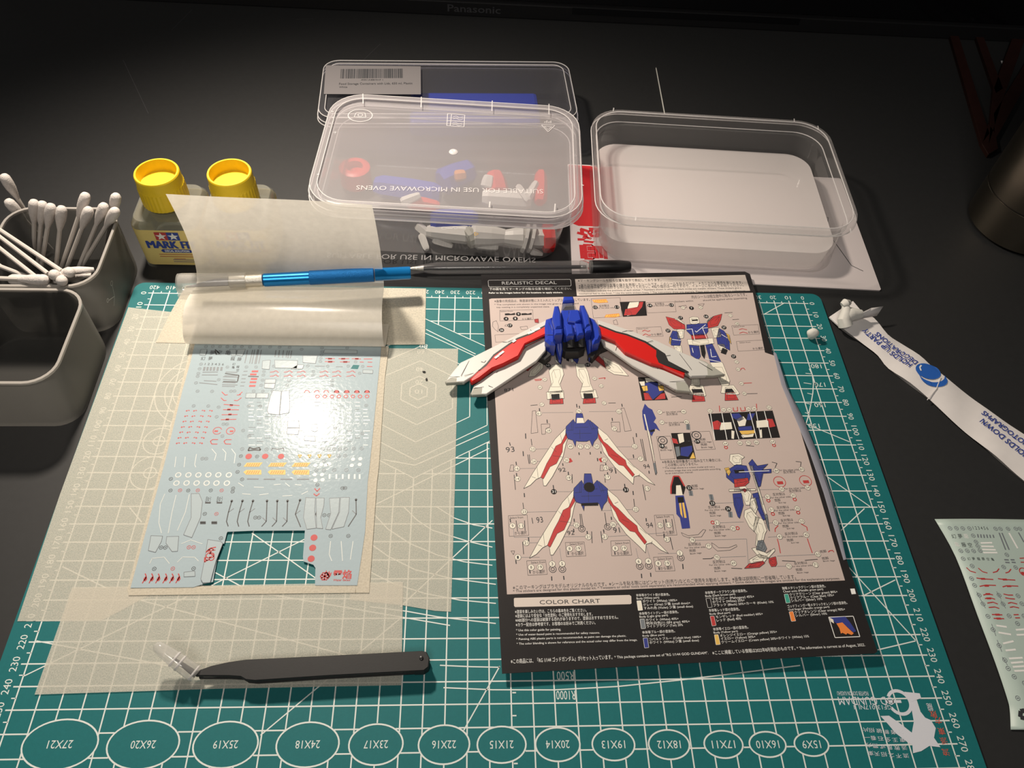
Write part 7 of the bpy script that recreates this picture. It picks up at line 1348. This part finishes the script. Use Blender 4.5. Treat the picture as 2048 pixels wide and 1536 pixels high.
b.path([(c[0] - 3.2, c[1] - 2.2), (c[0] - 3.0, c[1] + 0.6), (c[0] - 1.2, c[1] + 2.4)], 0.9, 0); b.v = [(x, y, pk_surf(x, y) + 0.12) for x, y, z_ in b.v]
b.build('emblem_gleam', 'ink_white', sl)
# fold ridge, torn flap and twisted end
b = B(); fq = [(55.7,-78.3,5),(63.8,-70.4,5.5),(69.8,-61.6,5)]
b.tube([(x, y, pk_surf(x, y) + 0.1) for x, y, z_ in fq], 0.28, 6); b.build('fold_ridge', 'packet_paper', sl, True)
b = B()
b.loft([[(*p, 4.5) for p in [(19.3,-19.5),(28.4,-17.5),(36.2,-15.6),(43.1,-14)]], [(*p, 8) for p in [(19,-20.2),(30,-16.5),(37,-14),(44.2,-12.7)]], [(*p, 9.5) for p in [(20.3,-19.8),(30.4,-16.1),(38,-11.8),(46.4,-10.1)]]], False, False, False)
fl = b.build('torn_flap', 'packet_paper', pk, True)
m_ = fl.modifiers.new('paper_thickness', 'SOLIDIFY'); m_.thickness = 0.25 * MM
b = B(); b.prism([(*p, 2.4) for p in [(12.5,-13.4),(32.4,0.9),(35.9,-9),(22.3,-22.8),(16.6,-20.6)]], 1.2, 0.2); b.build('torn_end', 'packet_paper', pk)
b = B()
b.tube([(20,-22.5,4),(18.6,-19.9,7),(20.3,-15.8,9),(19.9,-13,11),(19,-11.5,12)], [4.5, 4.2, 3.4, 2.6, 1.4], 18)
b.tube([(17.4,-12.2,12),(19.5,-11.3,13),(22.7,-9.7,12)], [2.0, 3.0, 1.8], 16)
b.tube([(18.9,-18.8,7),(23.8,-16,8),(30.8,-15,7)], [4.0, 4.6, 3.0], 18)
b.build('twisted_putty', 'putty', pk, True)

# ================================================================ green-tinted sticker sheet at the frame's edge
sk = thing('sticker_sheet', 'pale green sticker sheet with red and grey marks on the bare desk', 'sticker sheet', (60, -200, DESK))
ed = [(33.2,-156.7),(36.5,-179),(35.9,-209.7),(35.6,-233.6),(34.9,-249.6),(34.2,-255.4),(31.3,-264)]
es = smoothpath(ed, 4)
b = B(); rows = []
for i, (x, y) in enumerate(es):
    t_ = i / (len(es) - 1)
    row = []
    for k in range(9):
        u = k / 8
        xx_ = x + (102.0 + 6 * t_ - x) * u
        row.append((xx_, y - 2.0 * u * t_, -1.3 + 0.9 * math.sin(t_ * 3.1 + 0.3) * (1 - u) ** 2 + 0.5 * math.sin(u * 5)))
    rows.append(row)
b.loft(rows, False, False, False)
so = b.build('backing_sheet', 'sticker_green', sk, True)
m_ = so.modifiers.new('paper_thickness', 'SOLIDIFY'); m_.thickness = 0.2 * MM
def sk_z(x, y):
    i = min(range(len(es)), key=lambda i: abs(es[i][1] - y))
    t_ = i / (len(es) - 1); u = max(0, (x - es[i][0]) / (102 + 6 * t_ - es[i][0]))
    return -1.3 + 0.9 * math.sin(t_ * 3.1 + 0.3) * (1 - u) ** 2 + 0.5 * math.sin(u * 5) + 0.25
G_, R2, W2, D2 = B(), B(), B(), B()
for p in [(39.6,-162.3),(43.1,-162.3),(46.6,-162.4),(50.3,-162.5),(65,-162.6),(67.8,-162.6),(72.2,-162.5),(76.7,-162.4),(79.1,-162.4),(50.7,-166.8),(50.8,-170.4),(50.8,-172.9),(51,-175.5),(40.5,-175.5),(44,-175.5),(47.4,-175.6),(40.1,-180),(43.3,-184.1),(60.2,-184.7),(66.8,-184.9),(64.9,-177.8),(40.3,-191),(40.5,-194.7),(40.8,-199.9),(51.3,-200),(41,-204.6),(51.5,-204.7),(61.3,-200.4),(61.6,-204.6),(41,-211),(52.1,-210.9),(59.9,-211),(54.8,-214.8),(40.9,-217.8),(40.8,-225.7),(40.8,-232.7),(40.8,-236.7),(42.2,-240.6),(39.9,-250.4),(46,-243.7)]:
    G_.ring(p, 1.05, 1.05, 0.3, 0, 10); G_.line((p[0] - .5, p[1]), (p[0] + .5, p[1]), 0.5, 0)
D2.text('1 2 3 4 5 6', (52.3,-163.1), (60.8,-163.3), 1.9, 0)
for ch, p in zip('幻夢龍藤空亀', [(38.7,-168.1),(42.2,-168.1),(45.5,-168.1),(42.2,-173.1),(45.7,-173.3),(38.7,-172.8)]):
    (D2 if ch not in '龍亀' else W2).text(ch, p, (p[0] + 4.4, p[1]), 2.0, 0, sx=0.9)
for ch, p in zip('幻夢龍藤空亀', [(42.4,-180.7),(44.9,-180.7),(47.6,-180.8),(50.1,-180.8),(52.7,-181),(55.1,-181.1)]):
    D2.text(ch, p, (p[0] + 3, p[1]), 1.3, 0, sx=0.9)
for a, c in [((53.5,-165.9),(53.1,-167.9)),((55.2,-166),(54.7,-168)),((56.8,-166.1),(56.4,-168.1)),((58.5,-166.1),(58.2,-168.1)),((60.2,-166.2),(59.9,-168.1)),((62,-166.2),(61.8,-168)),((66,-165),(65.5,-174.9)),((67.6,-165),(67.5,-174.9)),((77.3,-164.6),(77.9,-170.3)),((62.3,-180.6),(64.7,-180.7)),((62.2,-182.1),(64.6,-182.2)),((65.8,-180.6),(68,-180.6)),((65.8,-182),(68,-182.1))]:
    G_.line(a, c, 0.75, 0)
for a, c in [((53.1,-171.1),(59.6,-170.9)),((52.7,-173),(59.6,-173.1)),((52.5,-174.8),(59.9,-175)),((52.3,-176.6),(60.1,-176.6)),((43.4,-215.7),(48.5,-216.5)),((43.1,-219.2),(49.1,-220.3)),((43.2,-224.7),(49,-223.6)),((43.1,-228.1),(48.4,-227.7)),((43.2,-232),(50.2,-231.7)),((43.3,-234.1),(49.7,-233.7)),((43.4,-236),(49.7,-235.7)),((43.4,-237.9),(48.7,-237.8)),((52.6,-218),(57.4,-217.7)),((51.9,-220.5),(56.3,-220.4)),((71.7,-165),(72.7,-174))]:
    W2.line(a, c, 0.9, 0)
for q in [[(39.9,-184.9),(41.2,-186.9),(43.9,-187.8)],[(46.1,-185.3),(47.7,-187.3),(50,-188)],[(53,-187.8),(55.5,-187.2),(57.3,-185.6)],[(59.8,-188),(61.8,-187.5),(63.8,-185.8)],[(43,-190.7),(45.8,-191.2),(51.7,-191.6)],[(54.4,-191.1),(57.3,-191.6),(63.5,-191.9)],[(42.9,-195.3),(46.4,-194.6),(51.8,-194.8)],[(55,-195.6),(57.5,-195),(63.7,-195.2)],[(43,-199.9),(46.1,-199.3),(48.1,-199.9)],[(43.1,-201.8),(46.1,-201.4),(48.3,-202.2)],[(43.4,-204.2),(46.6,-203.7),(48.7,-204.7)],[(43.2,-206.5),(46.5,-206.2),(48.5,-207)],[(53.9,-199.4),(56.2,-200),(58.8,-200)],[(54,-201.4),(56.2,-201.9),(58.9,-202.1)],[(54.2,-204.4),(56.1,-203.9),(59,-204.7)],[(54.3,-206.5),(56.4,-206.1),(59.1,-206.8)],[(43.4,-210.1),(48.8,-210.3)],[(43.5,-212.1),(48.9,-212.3)],[(54.7,-210.3),(57.4,-210.2)],[(54.8,-211.9),(57.4,-211.9)],[(71.3,-179.7),(73.9,-179.5)],[(70.9,-181.9),(72.9,-181.9)]]:
    R2.path(q, 0.55, 0)
for p in [(46.3,-191.2),(57.9,-191.6),(46.7,-195),(58.6,-195.2),(45.7,-199.4),(45.2,-201.7),(46.3,-210.2),(46.1,-212.2)]:
    R2.line((p[0] - 1.2, p[1]), (p[0] + 1.2, p[1]), 1.0, 0)
R2.ring((70.2,-187.3), 2.2, 2.2, 0.5, 0, 16); R2.line((68.5,-188.1), (70.2,-188.1), 1.6, 0)
for q in [[(40.2,-198.1),(40.7,-202.9)],[(50.8,-198),(51.5,-202.2)],[(40.8,-202.7),(41.4,-206.8)],[(51.1,-202.8),(51.9,-206.9)],[(41.3,-214.9),(41.1,-220.9)],[(40.9,-222.9),(40.9,-228.7)],[(40.1,-231.2),(41.1,-235.2)]]:
    G_.path(q, 0.3, 0)
D2.path([(39.1,-256.2),(37.8,-258.8),(39.7,-259.3)], 2.0, 0); D2.path([(39,-256.2),(41.2,-255.9)], 2.0, 0)
for B_, n_, m_ in ((G_, 'grey_printing', 'ink_grey'), (R2, 'red_printing', 'ink_red'), (W2, 'white_printing', 'ink_white'), (D2, 'black_printing', 'ink_dark')):
    B_.v = [(x, y, sk_z(x, y)) for x, y, z_ in B_.v]
    B_.build(n_, m_, so)

# ================================================================ steel flask and the dark crossed slats in the shade
fc = (183.0, 84.0)
fk = thing('steel_flask', 'brushed steel flask standing in shadow at the far right of the desk', 'flask', (*fc, DESK))
b = B(); b.lathe([(0, 31), (1, 34), (3, 36), (30, 36.4), (30.4, 35.7), (31.2, 35.7), (31.6, 36.4), (150, 36.4), (170, 30), (176, 24), (186, 24)], (*fc, DESK), (*fc, 100), 64); b.build('body', 'flask_steel', fk, True)
b = B(); b.lathe([(30.2, 36.0), (30.4, 36.1), (31.2, 36.1), (31.4, 36.0)], (*fc, DESK), (*fc, 100), 64); b.build('seam', 'flask_seam', fk, True)
b = B(); b.lathe([(186, 26), (187, 27), (214, 27), (216, 25)], (*fc, DESK), (*fc, 100), 40); b.build('lid', 'black_plastic', fk, True)
st = thing('slatted_stand', 'dark reddish brown crossed wooden slats in shadow behind the steel flask', 'stand', (200, 230, DESK))
for q in [[(202.5,170.8),(190.9,162.7),(191.1,176.8),(207.6,204.3),(208.5,190.8)],[(191.1,176.8),(228.3,353.5),(236.9,354.1),(203.3,190.5)],[(196.6,177),(232.8,255.8),(346.3,437.7),(360,438.7),(235.8,241.1)],[(205.8,184),(217.7,218.6),(292.5,314.6),(292.4,298.2)],[(232,248.3),(259.2,382.9),(268.2,392.8),(242.1,256.3)]]:
    b = B(); b.prism([(*p, 1.5) for p in q], 3.4, 0.4)
    b.build('slat', 'maroon_wood', st)
for q, lab in (([(262.2,306.2),(270,306.7),(259.2,292.3)], 'tiny pale paper scrap between the dark slats'), ([(259.7,268),(264.4,268.2),(273.1,287.5),(287.2,300.4),(276.2,268.9)], 'pale paper scrap at the frame edge below the dark slats')):
    sheet('paper_scrap', q, -1.7, 'scrap_white', lab, 'paper scrap', 0.2)
